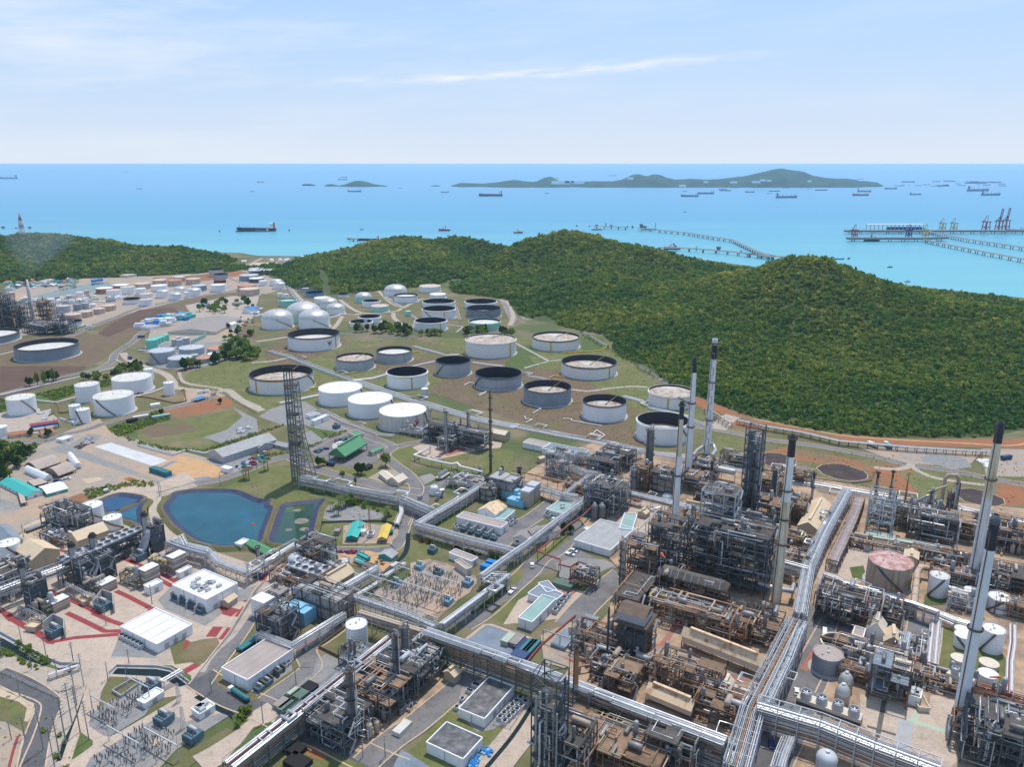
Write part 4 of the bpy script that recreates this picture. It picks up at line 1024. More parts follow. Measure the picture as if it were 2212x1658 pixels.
row('A0',[(980,1115,1168,1138,'rust-walled tank with white roof, rear of two',dict(wall='tkrusty')),(838,975,1210,1165,'rust-walled tank with white roof beside the green pond',dict(wall='tkrusty')),(1050,1168,1214,1154,'white tank with brownish roof behind another',dict(rm='rfrust')),(928,1048,1242,1182,'white tank with pinkish roof in front of rusty tanks',dict(rm='rfrust')),(1168,1300,1174,1126,'beige stained tank with pale roof',R_),(1178,1262,1224,1166,'slim white tank beside a beige one',{}),(1312,1443,1192,1142,'broad white tank before the orange roofed tanks',{}),(1510,1600,1108,1068,'beige tank half hidden behind orange roofed tanks',R_),(1322,1440,1128,1095,'orange roofed beige tank, left of the far row',R_),(1453,1570,1144,1096,'orange rust-streaked tank, centre of the far row',dict(wall='tkrust',rm='rforange')),(1612,1730,1130,1084,'orange roofed beige tank, right of the far row',R_),(1657,1783,1190,1142,'blue-grey tank with pale grey roof',dict(wall='tkgreydark',rm='rfgrey')),(1848,1948,1122,1094,'short dark red tank',dict(wall='tkred',rm='tkred')),(1826,1948,1194,1136,'bright white tank in front of the short red tank',{}),(1808,1927,1062,1000,'stained white open tank with black inside near the beach road',dict(wall='tkstain',roof='open')),(1853,1967,1084,1042,'grey open tank with black inside near the beach road',dict(wall='tkgrey',roof='open')),(2147,2280,1032,1006,'wide white tank toward the beach',{}),(2068,2230,1102,1055,'blue-grey wide tank with white roof',dict(wall='tkgreydark',rm='rfgrey')),(2055,2215,1188,1142,'orange topped streaked tank, rear of two by the road bend',dict(wall='tkrust',rm='rforange')),(2072,2240,1230,1174,'orange topped streaked tank, front of two by the road bend',R_),(1503,1605,1207,1168,'low domed white tank, rear of the dome group',dict(rise=4,**DM)),(1356,1462,1247,1194,'low domed white tank, left of the dome group',dict(rise=4,**DM)),(1608,1737,1227,1184,'widest domed white tank of the dome group',dict(rise=5,**DM)),(1462,1570,1264,1218,'low domed white tank, front of the dome group',dict(rise=4,**DM)),(1590,1632,1242,1194,'very slim white tank amid the dome group',{}),(1213,1322,1245,1212,'white tank with rusty rim behind its twin',dict(rm='rfrust')),(1213,1322,1314,1262,'white tank with rusty rim beside the open black tank',dict(rm='rfrust')),(1075,1212,1300,1256,'white open tank with black inside by the dirt field',dict(roof='open')),(413,475,1300,1252,'slim white tank in the left refinery behind the chimney',{}),(663,722,1230,1196,'small white tank near the green pond',{}),(728,770,1212,1182,'small beige tank near the green pond',R_),(885,1002,1360,1315,'rust-topped white tank, farthest of the four in line',R_),(800,908,1387,1342,'rust-topped white tank, second farthest of the four in line',R_),(692,808,1414,1366,'rust-topped white tank, third of the four in line',R_),(580,707,1442,1392,'rust-topped white tank, nearest of the four in line',R_),(470,580,1472,1428,'pale tank with rusty roof behind grey columns',R_),(590,707,1492,1448,'white dark-topped tank beside the refinery road',dict(roof='open',deep=3)),(497,607,1375,1318,'grey drum tank above two columns',dict(wall='tkgrey',rm='rfgrey')),(640,707,1355,1302,'dark blue-grey tank in the left refinery',dict(wall='tkgreydark',rm='tkgreydark')),(714,770,1342,1290,'grey slim tank in the left refinery',dict(wall='tkgrey',rm='rfgrey')),(785,832,1332,1298,'small white tank next to the slim grey one',{}),(328,380,1304,1264,'grey small tank left of the slim white one',dict(wall='tkgrey',rm='rfgrey')),(40,130,1248,1200,'beige tank at the picture edge behind towers',R_),(-330,145,1655,1590,'huge grey floating roof tank cut by the left picture edge',dict(wall='tkgreydark',roof='float',rm='rfdirty',deep=4)),],G4)
tank('B0',180,672,243,140,'huge grey floating roof tank standing alone on red-brown soil','tkgreydark','float','rfdirty',6,group=G4)
G5='mint drums of the chemical depot'
for i,(a,c,d,e)in enumerate(((1412,1462,70,16),(1385,1442,76,28),(1340,1422,86,38),(1305,1392,102,50),(1268,1366,138,64))):
 tank('B0',a,c,d,e,('mint green drum tank, %s of the five'%('rearmost','fourth from front','middle','second from front','largest and frontmost')[i]),'tkgreen',rm='tkgreen',group=G5)
for i,(a,c,d,e)in enumerate(((1483,1528,112,55),(1520,1560,95,38),(1530,1582,138,60),(1580,1640,102,44))):
 tank('B0',a,c,d,e,('grey upright silo, %s of the depot silos'%('leftmost','rear','front','rightmost')[i]),'tkgrey',rm='rfgrey',group='grey silos of the chemical depot',name='silo',cat='silo')
for i in range(8):
 x,y=1650+i*16,92-i*8
 tank('B0',x,x+15,y,y-32,'small green upright silo in the slanting row by the big shed','tkmint',rm='tkmint',group='green silos in a slanting row',name='silo',cat='silo')
row('B0',[(1798,1990,178,142,'grey tank with red rusty roof by the trees',dict(wall='tkgrey',rm='rforange')),(1555,1762,205,142,'grey tank with pale cone roof, rear of the grey group',dict(wall='tkgrey',rm='rfgrey')),(1303,1515,268,168,'grey tank with pale roof and stair, left of the grey group',dict(wall='tkgrey',rm='rfgrey',stair=(-0.2,-1.0))),(1645,1715,245,192,'slim grey tank between two wider grey ones',dict(wall='tkgrey',rm='rfgrey')),(1462,1660,294,230,'grey tank with pale roof, front of the grey group',dict(wall='tkgrey',rm='rfgrey')),(1792,1920,208,188,'low grey tank with white roof beside the trees',dict(wall='tkgrey',rm='rfwhite')),(1697,1830,264,224,'low grey tank with rusty orange roof',dict(wall='tkgrey',rm='rforange')),],'grey tanks of the chemical depot')
row('B0',[(1252,1330,412,315,'slim white tank behind the broad white tank',{}),(995,1315,525,415,'broad white tank with brownish roof, rear of the compound',dict(rm='rfdirty',stair=None)),(1423,1508,542,434,'slim white tank standing apart at right of the compound',{}),(675,868,599,462,'tall white tank in the middle of the left compound',dict(rm='rfdirty')),(843,1160,714,572,'broad white tank with stair down its right side',dict(rm='rfdirty',stair=(0.0,-1.0))),(92,315,712,577,'white tank at the left end of the compound with stair',dict(rm='rfdirty',stair=(1.0,0.0))),(615,707,752,632,'slim white tank, rear of the touching pair',{}),(680,785,782,668,'slim white tank, front of the touching pair',dict(stair=(-.3,-1.2))),(-40,75,910,820,'white tank cut by the left picture edge near red roofs',{}),],'white tanks of the left compound')
tank('C0',905,1125,672,508,'white water tank with dark stair beside the blue ponds',stair=(1.2,-0.9),group='power station tanks',ring=False)
tank('C0',1138,1325,755,635,'white water tank in front of the larger one, by beige hall',stair=(1.2,-0.9),group='power station tanks',ring=False)
tank('C0',25,245,1128,918,'white tank at far left behind the large beige hall',stair=(1.2,-0.2),group='power station tanks',ring=False)
tank('C1',903,1072,1218,1088,'grey tank with low dome beside the red walkway','tkgrey','dome','rfgrey',rise=3,stair=(0.3,-.7))
tank('D1',1530,1760,396,178,'lone tall white tank on brown grass inside a low wall',stair=None)
tank('C4',505,950,1410,1165,'large old tank with faded red roof and rust-stained wall','tkold',rm='rfred',rise=3.5,stair=(0.75,-0.55))
tank('C4',1165,1360,1482,1268,'white tank with cream roof right of the rusty tank',rm='rfdirty',stair=(-.9,.5))
row('C4',[(1550,1710,1530,1420,'white tank partly behind the grey concrete chimney',dict(stair=(-.9,.4))),(1805,2020,1650,1505,'white tank with stair right of the grey chimney',dict(stair=(-.9,.4)))],'white tanks by the right chimneys')
row('D4',[(1450,1600,300,205,'white tank behind another, left of the grey-blue chimney',{}),(1445,1610,400,272,'white tank with curved stair beside the grey-blue chimney',dict(stair=(.9,-.6))),(1725,1945,452,222,'white tank with black vertical stripe on its wall',dict(stair=(-.9,.2))),(1405,1575,640,525,'stained white tank with pale pink roof',dict(wall='tkstain',rm='roofbeige')),(1720,1910,640,580,'stained tank with pinkish roof behind the snow white one',dict(wall='tkstain',rm='roofbeige')),(1700,1895,805,700,'snow white low tank near the cooling tower',{}),],'white tanks on the right-hand lawn')
tank('D4',-85,222,695,515,'dark grey tank with tan roof beside the fan cooling tower','tkgreydark',rm='roofpink')
tank('D4',200,345,880,765,'brown tank with silver faceted dome, rear of the pair','vesseltan','dome','rfdome',rise=4,group='brown tanks with silver domes')
tank('D4',160,312,1012,895,'brown tank with silver faceted dome, front of the pair','vesseltan','dome','rfdome',rise=4,group='brown tanks with silver domes')
tank('D4',-50,165,1800,1625,'silver domed tank cut by the bottom picture edge','tkgrey','dome','rfgrey',rise=2.5)
tank('C2',215,300,375,300,'white domed tank by the round corner road','tkwhite','dome','rfwhite',rise=2)
tank('C2',318,368,390,312,'slim white tank beside the domed one','tkwhite',stair=(-.6,.6))
tank('C2',272,316,425,350,'grey small drum in front of two white tanks','tkgrey',rm='tkgreydark')
tank('C3',500,605,435,390,'small white domed tank below the white chimney','tkwhite','dome','rfwhite',rise=1.5)
for i,(a,c)in enumerate(((1947,2015),(2022,2100))):
 tank('C2',a,c,640,500,('stainless upright silo on a concrete table, %s one'%('left','right')[i]),'vessel','dome','vessel',rise=2,name='silo',cat='silo',group='stainless silos',ring=False)
def stack(fr,xb,yb,xt,yt,wb,wt,label,bands,name='chimney',ringz=(),group=None,cat='chimney',cap=None,ladder=True,n=20):
 p=G(fr,xb,yb);k=mpp(fr,p);h=height_at(p,fr if isinstance(xt,(int,float))else xt[0],xt if isinstance(xt,(int,float))else xt[1],yt)
 r0,r1=wb*k/2,wt*k/2
 t=thing(name,label,cat,p,group);last=0.0
 rad=lambda z:r0+(r1-r0)*z/h
 for i,(top,m)in enumerate(bands):
  b=MB();z0,z1=last*h,top*h
  prof=[(rad(z0)+.003*i,z0),(rad(z1)+.003*i,z1)]
  if top>=1:prof+=[(rad(h)*.72,z1),(rad(h)*.7,z1-3)]
  b.lathe(p.x,p.y,prof,n);b.build('shaft' if top<1 else 'top_band',m,t);last=top
 b=MB();b.disc(p.x,p.y,h-2.5,r1*.72,n);b.build('flue_mouth','dark',t)
 for z in ringz:
  b=MB();R=rad(z*h);b.lathe(p.x,p.y,[(R,z*h-.5),(R+.9,z*h),(R+.9,z*h+.9),(R+.75,z*h+.9),(R+.75,z*h+.15),(R,z*h+.12)],n,sm=False)
  b.build('platform','steel',t)
 if ladder:
  a=-2.6;b=MB();b.bar((p.x+(r0+.2)*cos(a),p.y+(r0+.2)*sin(a),0),(p.x+(r1+.2)*cos(a),p.y+(r1+.2)*sin(a),h*.97),.35);b.build('ladder','steel',t)
 if cap:
  b=MB();b.lathe(p.x,p.y,[(r1,h-.1),(r1*1.15,h+.6),(r1*.75,h+r1*2.2),(r1*.55,h+r1*2.2)],n);b.build('cone_cap',cap,t)
 return t,p,h
stack('P',1455.2,1167.8,1478.4,868,17.5,9,'tall white chimney with black top, nearest the plant centre',[(.16,'stackwhite'),(.62,'stackwhite'),(.88,'stackcream'),(1,'stackblack')],ringz=(.48,.97),group='tall process chimneys')
stack('P',1484,1040,1505.5,773,16,9,'tall white chimney with black top standing between two others',[(.55,'stackwhite'),(.885,'stackwhite'),(1,'stackblack')],ringz=(.45,.64),group='tall process chimneys')
t,p,h=stack('P',1526.8,980,1547.3,732.3,15.5,11,'tallest white chimney with zigzag duct line and silver tip',[(.5,'stackwhite'),(.83,'stackwhite'),(.95,'stackblack'),(1,'galv')],ringz=(.3,.63,.96),group='tall process chimneys')
b=MB();q=[]
for i in range(14):s=i/13;q+=[(p.x-1.5+(1.2 if i%2 else-.9),p.y-4.6+1.6*s,h*(.08+.80*s)),(p.x-1.5+(-.9 if i%2 else 1.2),p.y-4.6+1.6*s,h*(.08+.80*s)+.8)]
b.tube(q,.3,5);b.build('duct_line',PGR,t)
b=MB();b.tube([(p.x+3,p.y-2,10),(p.x+5,p.y-3,8),(p.x+4,p.y-12,7),(p.x-2,p.y-24,7)],1.6,8);b.build('flue_duct',PSL,t)
b=MB();b.tube([(p.x-4,p.y,6),(p.x-10,p.y-6,5),(p.x-16,p.y-18,5)],1.5,8);b.build('flue_duct',PSL,t)
stack('P',1675.7,1300,1716,940.9,22,14,'weathered cream chimney with black top and dark bands',[(.3,'stackcream'),(.62,'stackcream'),(.88,'stackwhite'),(1,'stackblack')],ringz=(.36,.51,.68,.98),group='tall process chimneys')
stack('P',2099.5,1262,2165.4,913,23,15,'stained grey concrete chimney with short black top at right',[(.25,'stackgrey'),(.55,'stackgrey'),(.88,'stackcream'),(1,'stackblack')],ringz=(.66,),group='tall process chimneys')
stack('P',2069.4,1562,2150.6,1132,26.5,18,'pale blue-grey chimney in the right foreground with dark green top',[(.4,'stackblue'),(.88,'stackblue'),(1,'stackblack')],ringz=(.49,),cap=STB,group='tall process chimneys')
stack('B1',2020,1200,2031,490,22,17,'thin dark brown flare stack in the middle of the picture',[(1,SBR)],name='flare_stack',cat='flare stack',ringz=(.2,.34,.48,.62,.76,.9),n=10)
stack('B1',2117,1330,2105,1150,30,28,'short boiler chimney with black top, left of the three',[(.62,CGR),(1,'stackblack')],group='short boiler chimneys',ringz=(.6,))
stack('C2',1172,300,1172,75,42,38,'short boiler chimney with flanged black top, right of the three',[(.5,CGR),(1,'stackblack')],group='short boiler chimneys',ringz=(.97,.5))
stack('C2',995,380,995,195,44,42,'short boiler chimney with wide rusty cap beside the blue cabin',[(.97,CGR),(1,SBR)],group='short boiler chimneys',ringz=(.97,))
stack('C2',828,330,828,170,40,36,'dark grey boiler chimney beside the diagonal pipe rack',[(1,STB)],group='short boiler chimneys',ringz=(.95,.4))
stack('C1',1118,1500,1108,1228,40,34,'white turbine exhaust stack with black top and rusty cap',[(.62,'stackwhite'),(.9,'stackblack'),(1,'stackrust')],group='turbine exhaust stacks',ringz=(.9,))
stack('C1',1362,1510,1353,1345,58,54,'white turbine exhaust stack with black top and open mouth',[(.45,'stackwhite'),(1,'stackblack')],group='turbine exhaust stacks',ringz=(.96,))
stack('C1',872,1900,862,1558,60,56,'grey blunt exhaust stack next to the sky blue cabin',[(1,CGR)],group='turbine exhaust stacks',ringz=(.85,))
stack('D2',1772,1130,1782,375,66,50,'rust orange stack with grey lower shaft by the multi-tier pipe rack',[(.5,CGR),(.95,'stackrust'),(1,'stackblack')],ringz=(.38,.97))
stack('D3',-95,640,-98,-60,22,20,'slim black stack over the furnaces',[(1,'stackblack')],n=10)
for s,lb in(('B2:1690,1480,1702,1110,34,20','slim grey flue among the furnaces below the white chimneys'),('C3:2108,440,2132,125,28,24','thin brown stack right of the weathered cream chimney'),('C4:600,440,648,112,36,24','black-tipped slim stack by the striped structure'),('C4:752,480,800,96,26,18','plain slender grey stack among right-hand pipes')):
 fr,q=s.split(':');a=list(map(float,q.split(',')));stack(fr,*a[:6],lb,[(.8,PGR),(1,'stackblack')],group='slim stacks of the process area',ringz=(.5,.95),n=10)
stack('C4',905,590,985,120,30,14,'rust orange flare pipe leaning over the scrub',[(.4,'pipeyellow'),(1,'stackrust')],n=10,ladder=False)
def lattice(b,q0,q1,n,t,tx=None):
 L=[[Vector(q0[i]).lerp(Vector(q1[i]),k/n)for i in range(4)]for k in range(n+1)]
 for i in range(4):b.bar(q0[i],q1[i],t)
 for k in range(n):
  for i in range(4):
   j=(i+1)%4
   b.bar(L[k+1][i],L[k+1][j],tx or t*.7);b.bar(L[k][i]if k%2 else L[k][j],L[k+1][j]if k%2 else L[k+1][i],tx or t*.6)
def derrick_flare():
 p=G('B1',330,1310);q=G('B1',530,1215);h=height_at(p,'B1',330,300)
 t=thing('flare_derrick','tall lattice derrick carrying four grey flare pipes','flare stack',p)
 c=p+Vector((2,6,0));b=MB();w0,w1=15,4.0
 sq=lambda w,z,ox=0:[(c.x+ox+i*w,c.y+j*w,z)for i,j in((-1,-1),(1,-1),(1,1),(-1,1))]
 bx=lambda z,r:[(c.x-4.5,c.y-4,z),(c.x+r,c.y-4,z),(c.x+r,c.y+5,z),(c.x-4.5,c.y+5,z)]
 lattice(b,bx(h*.42,5.5),bx(h*.86,4),14,.5,.3);lattice(b,bx(0,13),bx(h*.42,5.5),8,.5,.3);lattice(b,bx(0,4),bx(h*.5,4),12,.4,.25)
 b.build('lattice_tower','columngrey',t)
 for i,(dx,top)in enumerate(((-3.6,.99),(-1.6,1.0),(0.6,.97),(2.4,.99))):
  b=MB();b.tube([(c.x+dx,c.y-5.5,2),(c.x+dx,c.y-5.5,h*top)],.5,8);b.build('flare_pipe','columngrey',t)
 b=MB()
 for z in(.35,.6,.85):b.box(c.x,c.y-2,h*z,9,9,.4)
 b.build('platform',SBR,t)
 b=MB()
 for i,dx in enumerate((-3.6,-1.6,0.6,2.4)):b.cyl(c.x+dx,c.y-5.5,h*.97,h*1.005,.8,n=8)
 b.build('flare_tip','stackblack',t)
derrick_flare()
def bld(fr,nx,nb,nt,lx,ly,rx,ry,label,wall=WWH,roof='roofgrey',kind='flat',name='building',cat='building',group=None,doors=1,ridge=None,win=0,over=0.0,axis='auto',open_low=0.0,posts=False,parapet=True,ac=0,vents=0,hip=False,canopy=False):
 N=G(fr,nx,nb);h=max(2.5,height_at(N,fr,nx,nt))
 Lq,Rq=G(fr,lx,ly,h),G(fr,rx,ry,h);Nq=Vector((N.x,N.y,h))
 u,v=Rq-Nq,Lq-Nq;lu,lv=u.length,v.length;u.z=v.z=0
 uu,vv=u.normalized(),v.normalized()
 k=uu.dot(vv);vo=(vv-uu*k).normalized();uo=(uu-vv*k).normalized()
 uu=(uu+uo).normalized();vv=(vv-uu*vv.dot(uu)).normalized()
 t=thing(name,label,cat,(N.x,N.y,0),group)
 P=lambda a,c,z=0.0:(N.x+uu.x*a+vv.x*c,N.y+uu.y*a+vv.y*c,z)
 fp=[P(0,0),P(lu,0),P(lu,lv),P(0,lv)]
 b=MB();z0=h*open_low
 b.prism([q[:2]for q in fp],z0,h);b.build('walls',wall,t)
 if open_low:
  n=max(2,int(lu/8));m=max(2,int(lv/8))
  for a,c in[(lu*i/n,c)for i in range(n+1)for c in(0.2,lv-.2)]+[(a,lv*i/m)for i in range(1,m)for a in(0.2,lu-.2)]:
   b=MB();b.bar(P(a,c,0),P(a,c,z0),.5);b.build('post',SBR,t)
 if kind=='flat':
  b=MB()
  if parapet:
   w=.5
   for(a0,c0,a1,c1)in((0,0,lu,0),(lu,0,lu,lv),(lu,lv,0,lv),(0,lv,0,0)):
    b.bar(P(a0,c0,h+.25),P(a1,c1,h+.25),w,.75)
   b.build('parapet',wall,t)
  b=MB();e=.25;b.poly([P(e,e,h+.06),P(lu-e,e,h+.06),P(lu-e,lv-e,h+.06),P(e,lv-e,h+.06)]);b.build('roof',roof,t)
  if lu*lv>500:
   for i in range(1,4):b=MB();b.bar(P(.6,lv*i/4,h+.1),P(lu-.6,lv*i/4,h+.1),.3,.12);b.build('roof_seam','roofgrey',t)
 else:
  along_u=(lu>=lv)if axis=='auto' else axis=='u'
  W=lv if along_u else lu;Ln=lu if along_u else lv
  rz=ridge if ridge is not None else W*0.16;o=over or .5
  Q=(lambda s,c,z:P(s,c,z))if along_u else(lambda s,c,z:P(c,s,z))
  b=MB();th=.25
  if kind=='arch':
   m=8;pr=[(-o+(W+2*o)*i/m,h+rz*sin(pi*i/m))for i in range(m+1)]
  else:pr=[(-o,h-o*rz/(W/2)+.1),(W/2,h+rz),(W+o,h-o*rz/(W/2)+.1)]
  n=len(pr);vs=[Q(-o,c,z)for c,z in pr]+[Q(Ln+o,c,z)for c,z in pr]
  vs+=[Q(-o,c,z+th)for c,z in pr]+[Q(Ln+o,c,z+th)for c,z in pr]
  fs=[]
  for i in range(n-1):fs+=[(2*n+i,2*n+i+1,3*n+i+1,3*n+i),(i+1,i,n+i,n+i+1)]
  for q in(0,1):fs+=[(q*n+i,q*n+i+1,(2+q)*n+i+1,(2+q)*n+i)for i in range(n-1)]
  fs+=[(0,n,3*n,2*n),(n-1,2*n-1,4*n-1,3*n-1)]
  b.add(vs,fs);rf=b.build('roof',roof,t)
  for s in(0,Ln):b=MB();b.poly([Q(s,0,h)]+[Q(s,c,z)for c,z in pr[1:-1]]+[Q(s,W,h)]);b.build('gable_wall',wall,t)
  if vents:
   b=MB();b.bar(Q(Ln*.08,W/2,h+rz+.7),Q(Ln*.92,W/2,h+rz+.7),1.5,1.0);b.build('ridge_vent',roof,rf)
 for i in range(doors):
  b=MB();s=lu*(i+1)/(doors+1)if lu>6 else lu/2
  b.prism([P(s-1.3,-.08)[:2],P(s+1.3,-.08)[:2],P(s+1.3,.05)[:2],P(s-1.3,.05)[:2]],z0+.1,min(h-.6,z0+3.2));b.build('door','wallgrey' if wall!='wallgrey' else 'roofgrey',t)
 for side in range(win):
  Ls=lv if side%2==0 else lu;n=min(12,max(2,int(Ls/6)))
  for i in range(n):
   b=MB();s=Ls*(i+.5)/n;f=(lambda a,c:P(c,a))if side%2==0 else(lambda a,c:P(a,c))
   b.prism([f(s-1.1,-.06)[:2],f(s+1.1,-.06)[:2],f(s+1.1,.05)[:2],f(s-1.1,.05)[:2]],h*.45,h*.72)
   b.build('window','glass',t)
 if lu>10 and wall in(WWH,'wallgrey',WCR,'walltan')and not open_low:
  for q in[P(-.12,lv*i/max(2,int(lv/9)))for i in range(1,max(2,int(lv/9)))]+[P(lu*i/max(2,int(lu/9)),-.12)for i in range(1,max(2,int(lu/9)))]:
   b=MB();b.bar((*q[:2],.2),(*q[:2],h-.2),.3);b.build('downpipe','wallgrey',t)
 if ac:
  rg=random.Random(int(nx))
  for i in range(ac):
   b=MB();a,c=rg.uniform(.2,.8)*lu,rg.uniform(.2,.8)*lv;b.box(*P(a,c)[:2],h+.1,2.6,2.0,1.5,math.atan2(uu.y,uu.x));b.build('roof_unit','fanmetal',t)
 return t,P,lu,lv,h
B=bld
B('D0',1705,440,345,1300,150,2070,130,'large white flat hall with bright white roof among red lanes',roof='roofwhite',doors=3)
B('C0',2240,1640,1500,1858,1338,2560,1320,'white control hall carrying rows of cooling units on its roof',roof='roofwhite',doors=3,ac=14)
B('C0',372,1205,1062,152,965,645,955,'large beige gabled hall at far left, wider of two','walltan','rooftan','gable',ridge=4.5,axis='v')
B('C0',862,1010,858,728,798,1165,745,'beige gabled hall beside two white tanks','walltan','rooftan','gable',ridge=4,axis='u')
B('C0',70,1000,905,-180,770,250,855,'pale blue gabled shed cut by the left edge','roofgrey','roofblue','gable',ridge=3)
B('C1',1375,1465,1335,1232,1278,1598,1185,'beige gabled turbine hall with dark ridge vent','walltan','rooftan','gable',ridge=3.5,vents=1,axis='u')
for q in((1660,1110,1072,1605,1045,1770,1020,'small beige gabled hut beside the far exhaust stack'),(1385,1230,1200,1320,1160,1480,1150,'small beige gabled hut among turbine ducts')):
 B('C0',*q,'walltan','rooftan','gable',ridge=1.6,axis='v',group='beige huts of the power station')
B('C1',255,1590,1525,185,1500,332,1455,'beige gabled hut by the red painted crossing','walltan','rooftan','gable',ridge=1.5,axis='u',group='beige huts of the power station')
for q in((950,1520,1488,878,1440,1025,1440,'tan roofed enclosure, rear of two beside a walled transformer'),(905,1570,1545,835,1505,970,1505,'tan roofed enclosure, front of two beside a walled transformer')):
 B('C0',*q,'walltan','rooftan','flat',group='tan enclosures',doors=0)
for q in((430,140,90,340,55,490,45,'tan roofed enclosure, rear of two near the canal'),(385,215,165,295,130,430,110,'tan roofed enclosure, front of two near the canal')):
 B('D0',*q,'walltan','rooftan','flat',group='tan enclosures',doors=0)
B('D0',1570,1045,985,1475,945,1770,850,'small white relay house beside the switchyard',roof='roofwhite')
B('D0',2160,1165,1100,2040,1050,2330,1010,'white fan cooler block with square grilles on the roof',roof='roofwhite',ac=6)
B('C1',395,960,905,325,885,470,850,'white gatehouse joined to a green roofed shed',roof='roofwhite')
B('C1',665,1045,1000,400,905,755,965,'long green roofed shed beside the big pond',WCR,'roofgreen','gable',ridge=1.5,axis='v',open_low=.6)
B('D1',470,855,730,175,595,950,395,'grey-roofed white substation building with roadside air coolers',WWH,'roofpink',doors=3)
B('D1',400,440,405,330,370,640,245,'low teal roofed canopy beside the grey-roofed building','tealpaint','tealpaint',open_low=.7,doors=0,parapet=False)
B('C0',1620,1450,1370,1560,1335,1740,1295,'white electrical cabin beside the turbine filter house',roof='roofwhite')
B('C0',1945,1270,1210,1900,1190,2060,1140,'white electrical cabin by the far turbine',roof='roofwhite')
B('C0',305,780,745,255,725,580,640,'long dark roofed store beside the curved road','walltan','roofblue',open_low=.7,doors=0,parapet=False)
B('C0',300,415,385,-30,240,465,330,'long teal roofed barracks with white walls',WWH,'roofteal','gable',win=1,axis='v',ridge=2.5)
B('C0',515,385,362,390,285,735,300,'white corrugated roof workshop with teal walls','wallteal','roofwhite','gable',axis='u',ridge=1.5)
B('C0',230,490,472,-20,350,285,450,'rusty tin canopy in front of the teal barracks',SBR,'rooftin',open_low=.8,doors=0,parapet=False)
B('C0',370,300,280,225,235,525,240,'low rusty tin shed between white arched roofs',SBR,'rooftin',open_low=.6,doors=0,parapet=False)
B('B0',330,1205,1180,185,1160,540,1120,'brown barrel-roofed shed, rear of two',SBR,'rooftin','arch',axis='u',ridge=5,open_low=.6,doors=0)
B('B0',510,1255,1230,375,1205,660,1180,'brown barrel-roofed shed, front of two',SBR,'rooftin','arch',axis='u',ridge=5,open_low=.6,doors=0)
B('B0',395,1285,1260,115,1215,455,1245,'white ribbed arched store beside the barracks',WWH,'roofwhite','arch',axis='v',ridge=3)
B('B0',650,1178,1160,405,1108,700,1150,'white ribbed arched store behind the brown sheds',WWH,'roofwhite','arch',axis='v',ridge=3)
B('B0',545,950,925,480,915,635,895,'white and red site cabins under one roof',WWH,'roofwhite')
B('B0',270,840,790,262,800,500,755,'canopy with crimson roof and blue fascia','roofbluebright','roofred','gable',axis='u',ridge=1.5,open_low=.55,doors=0)
B('B0',80,905,885,60,870,235,880,'long orange tiled low house at the left edge',WCR,'rooforange','gable',axis='u',ridge=2)
B('B0',370,900,880,335,855,470,855,'orange tiled villa with a dark doorway',WCR,'rooforange','gable',axis='u',ridge=3)
B('B0',910,1385,1365,885,1360,945,1350,'tiny white hut by the hedge',roof='roofwhite')
B('B0',1700,598,575,1655,565,1780,545,'bright blue canopy beside the dirt patch','galv','roofbluebright',open_low=.8,doors=0,parapet=False)
B('B0',1715,525,505,1695,498,1800,500,'grey roofed kiosk with blue parasol beside it',WWH,'roofgrey')
B('B0',1835,540,520,1815,515,1860,512,'red tiled booth by the road bend',WCR,'rooforange','gable')
B('B0',1200,525,515,1175,512,1245,505,'small dark red shelter between white tanks','steel','roofred',open_low=.7,doors=0,parapet=False)
B('B0',1930,1125,1070,1825,1015,2330,905,'grey metal warehouse with curved pale roof','wallgrey','roofgrey','gable',axis='u',ridge=4,doors=2)
B('B1',20,1030,990,-150,960,160,960,'pale grey warehouse wing near the derrick flare','wallgrey','roofgrey','gable',axis='v',ridge=2.5)
B('B1',265,1010,985,25,895,305,960,'long pale grey roofed workshop beside the derrick','wallgrey','roofgrey','gable',axis='v',ridge=2,win=1)
B('B1',765,1120,1060,605,1050,1010,960,'large open-sided shed with bright green roof','roofgreen','roofgreen','gable',axis='u',ridge=6,open_low=.75,doors=0,vents=1)
B('B1',1000,1060,1030,965,1020,1095,985,'small green roofed office beside the green shed',WCR,'roofgreen','gable',axis='u',ridge=1,win=2)
B('B1',850,915,885,775,865,935,870,'green and brown roofed hut behind the green shed',WCR,'roofgreen','flat')
B('B1',505,800,760,465,755,640,710,'white blocky substation house by the transformer pen',roof='roofwhite')
B('B1',470,745,718,430,700,545,695,'low white annex left of the blocky house',roof='roofgrey')
B('B1',965,1185,1165,920,1160,1020,1145,'black netted hut on the grass','blackpaint','blackpaint',doors=0)
B('B1',1130,1300,1265,955,1245,1200,1270,'cream canteen with wide white roof, left wing',WCR,'roofbeige','gable',axis='v',ridge=1.5)
B('B1',1225,1325,1290,1135,1270,1305,1250,'cream canteen hall with gabled white roof',WCR,'roofbeige','gable',axis='u',ridge=3)
B('B1',1405,1445,1415,1383,1412,1440,1405,'tiny grey sentry hut at the rack crossing','wallgrey','roofgrey')
B('C1',1640,872,822,1520,815,1665,662,'long turquoise roofed pump house, open at its front','tealpaint','roofteal','gable',axis='u',ridge=1.5,open_low=.55,doors=0)
B('C1',1955,880,835,1862,830,1970,692,'yellow roofed pump house, open at its front','walltan','roofyellow','gable',axis='u',ridge=1.5,open_low=.55,doors=0)
B('C1',1445,800,760,1388,758,1458,715,'grey box hut on the lawn left of the turquoise roof','roofbrowngrey','roofbrowngrey',doors=0)
B('C1',1720,810,765,1675,765,1735,735,'white hut with pale roof between two pump houses',roof='roofwhite')
B('C1',1810,830,795,1748,790,1820,755,'white hut with dark roof left of the yellow roof',roof='roofdark')
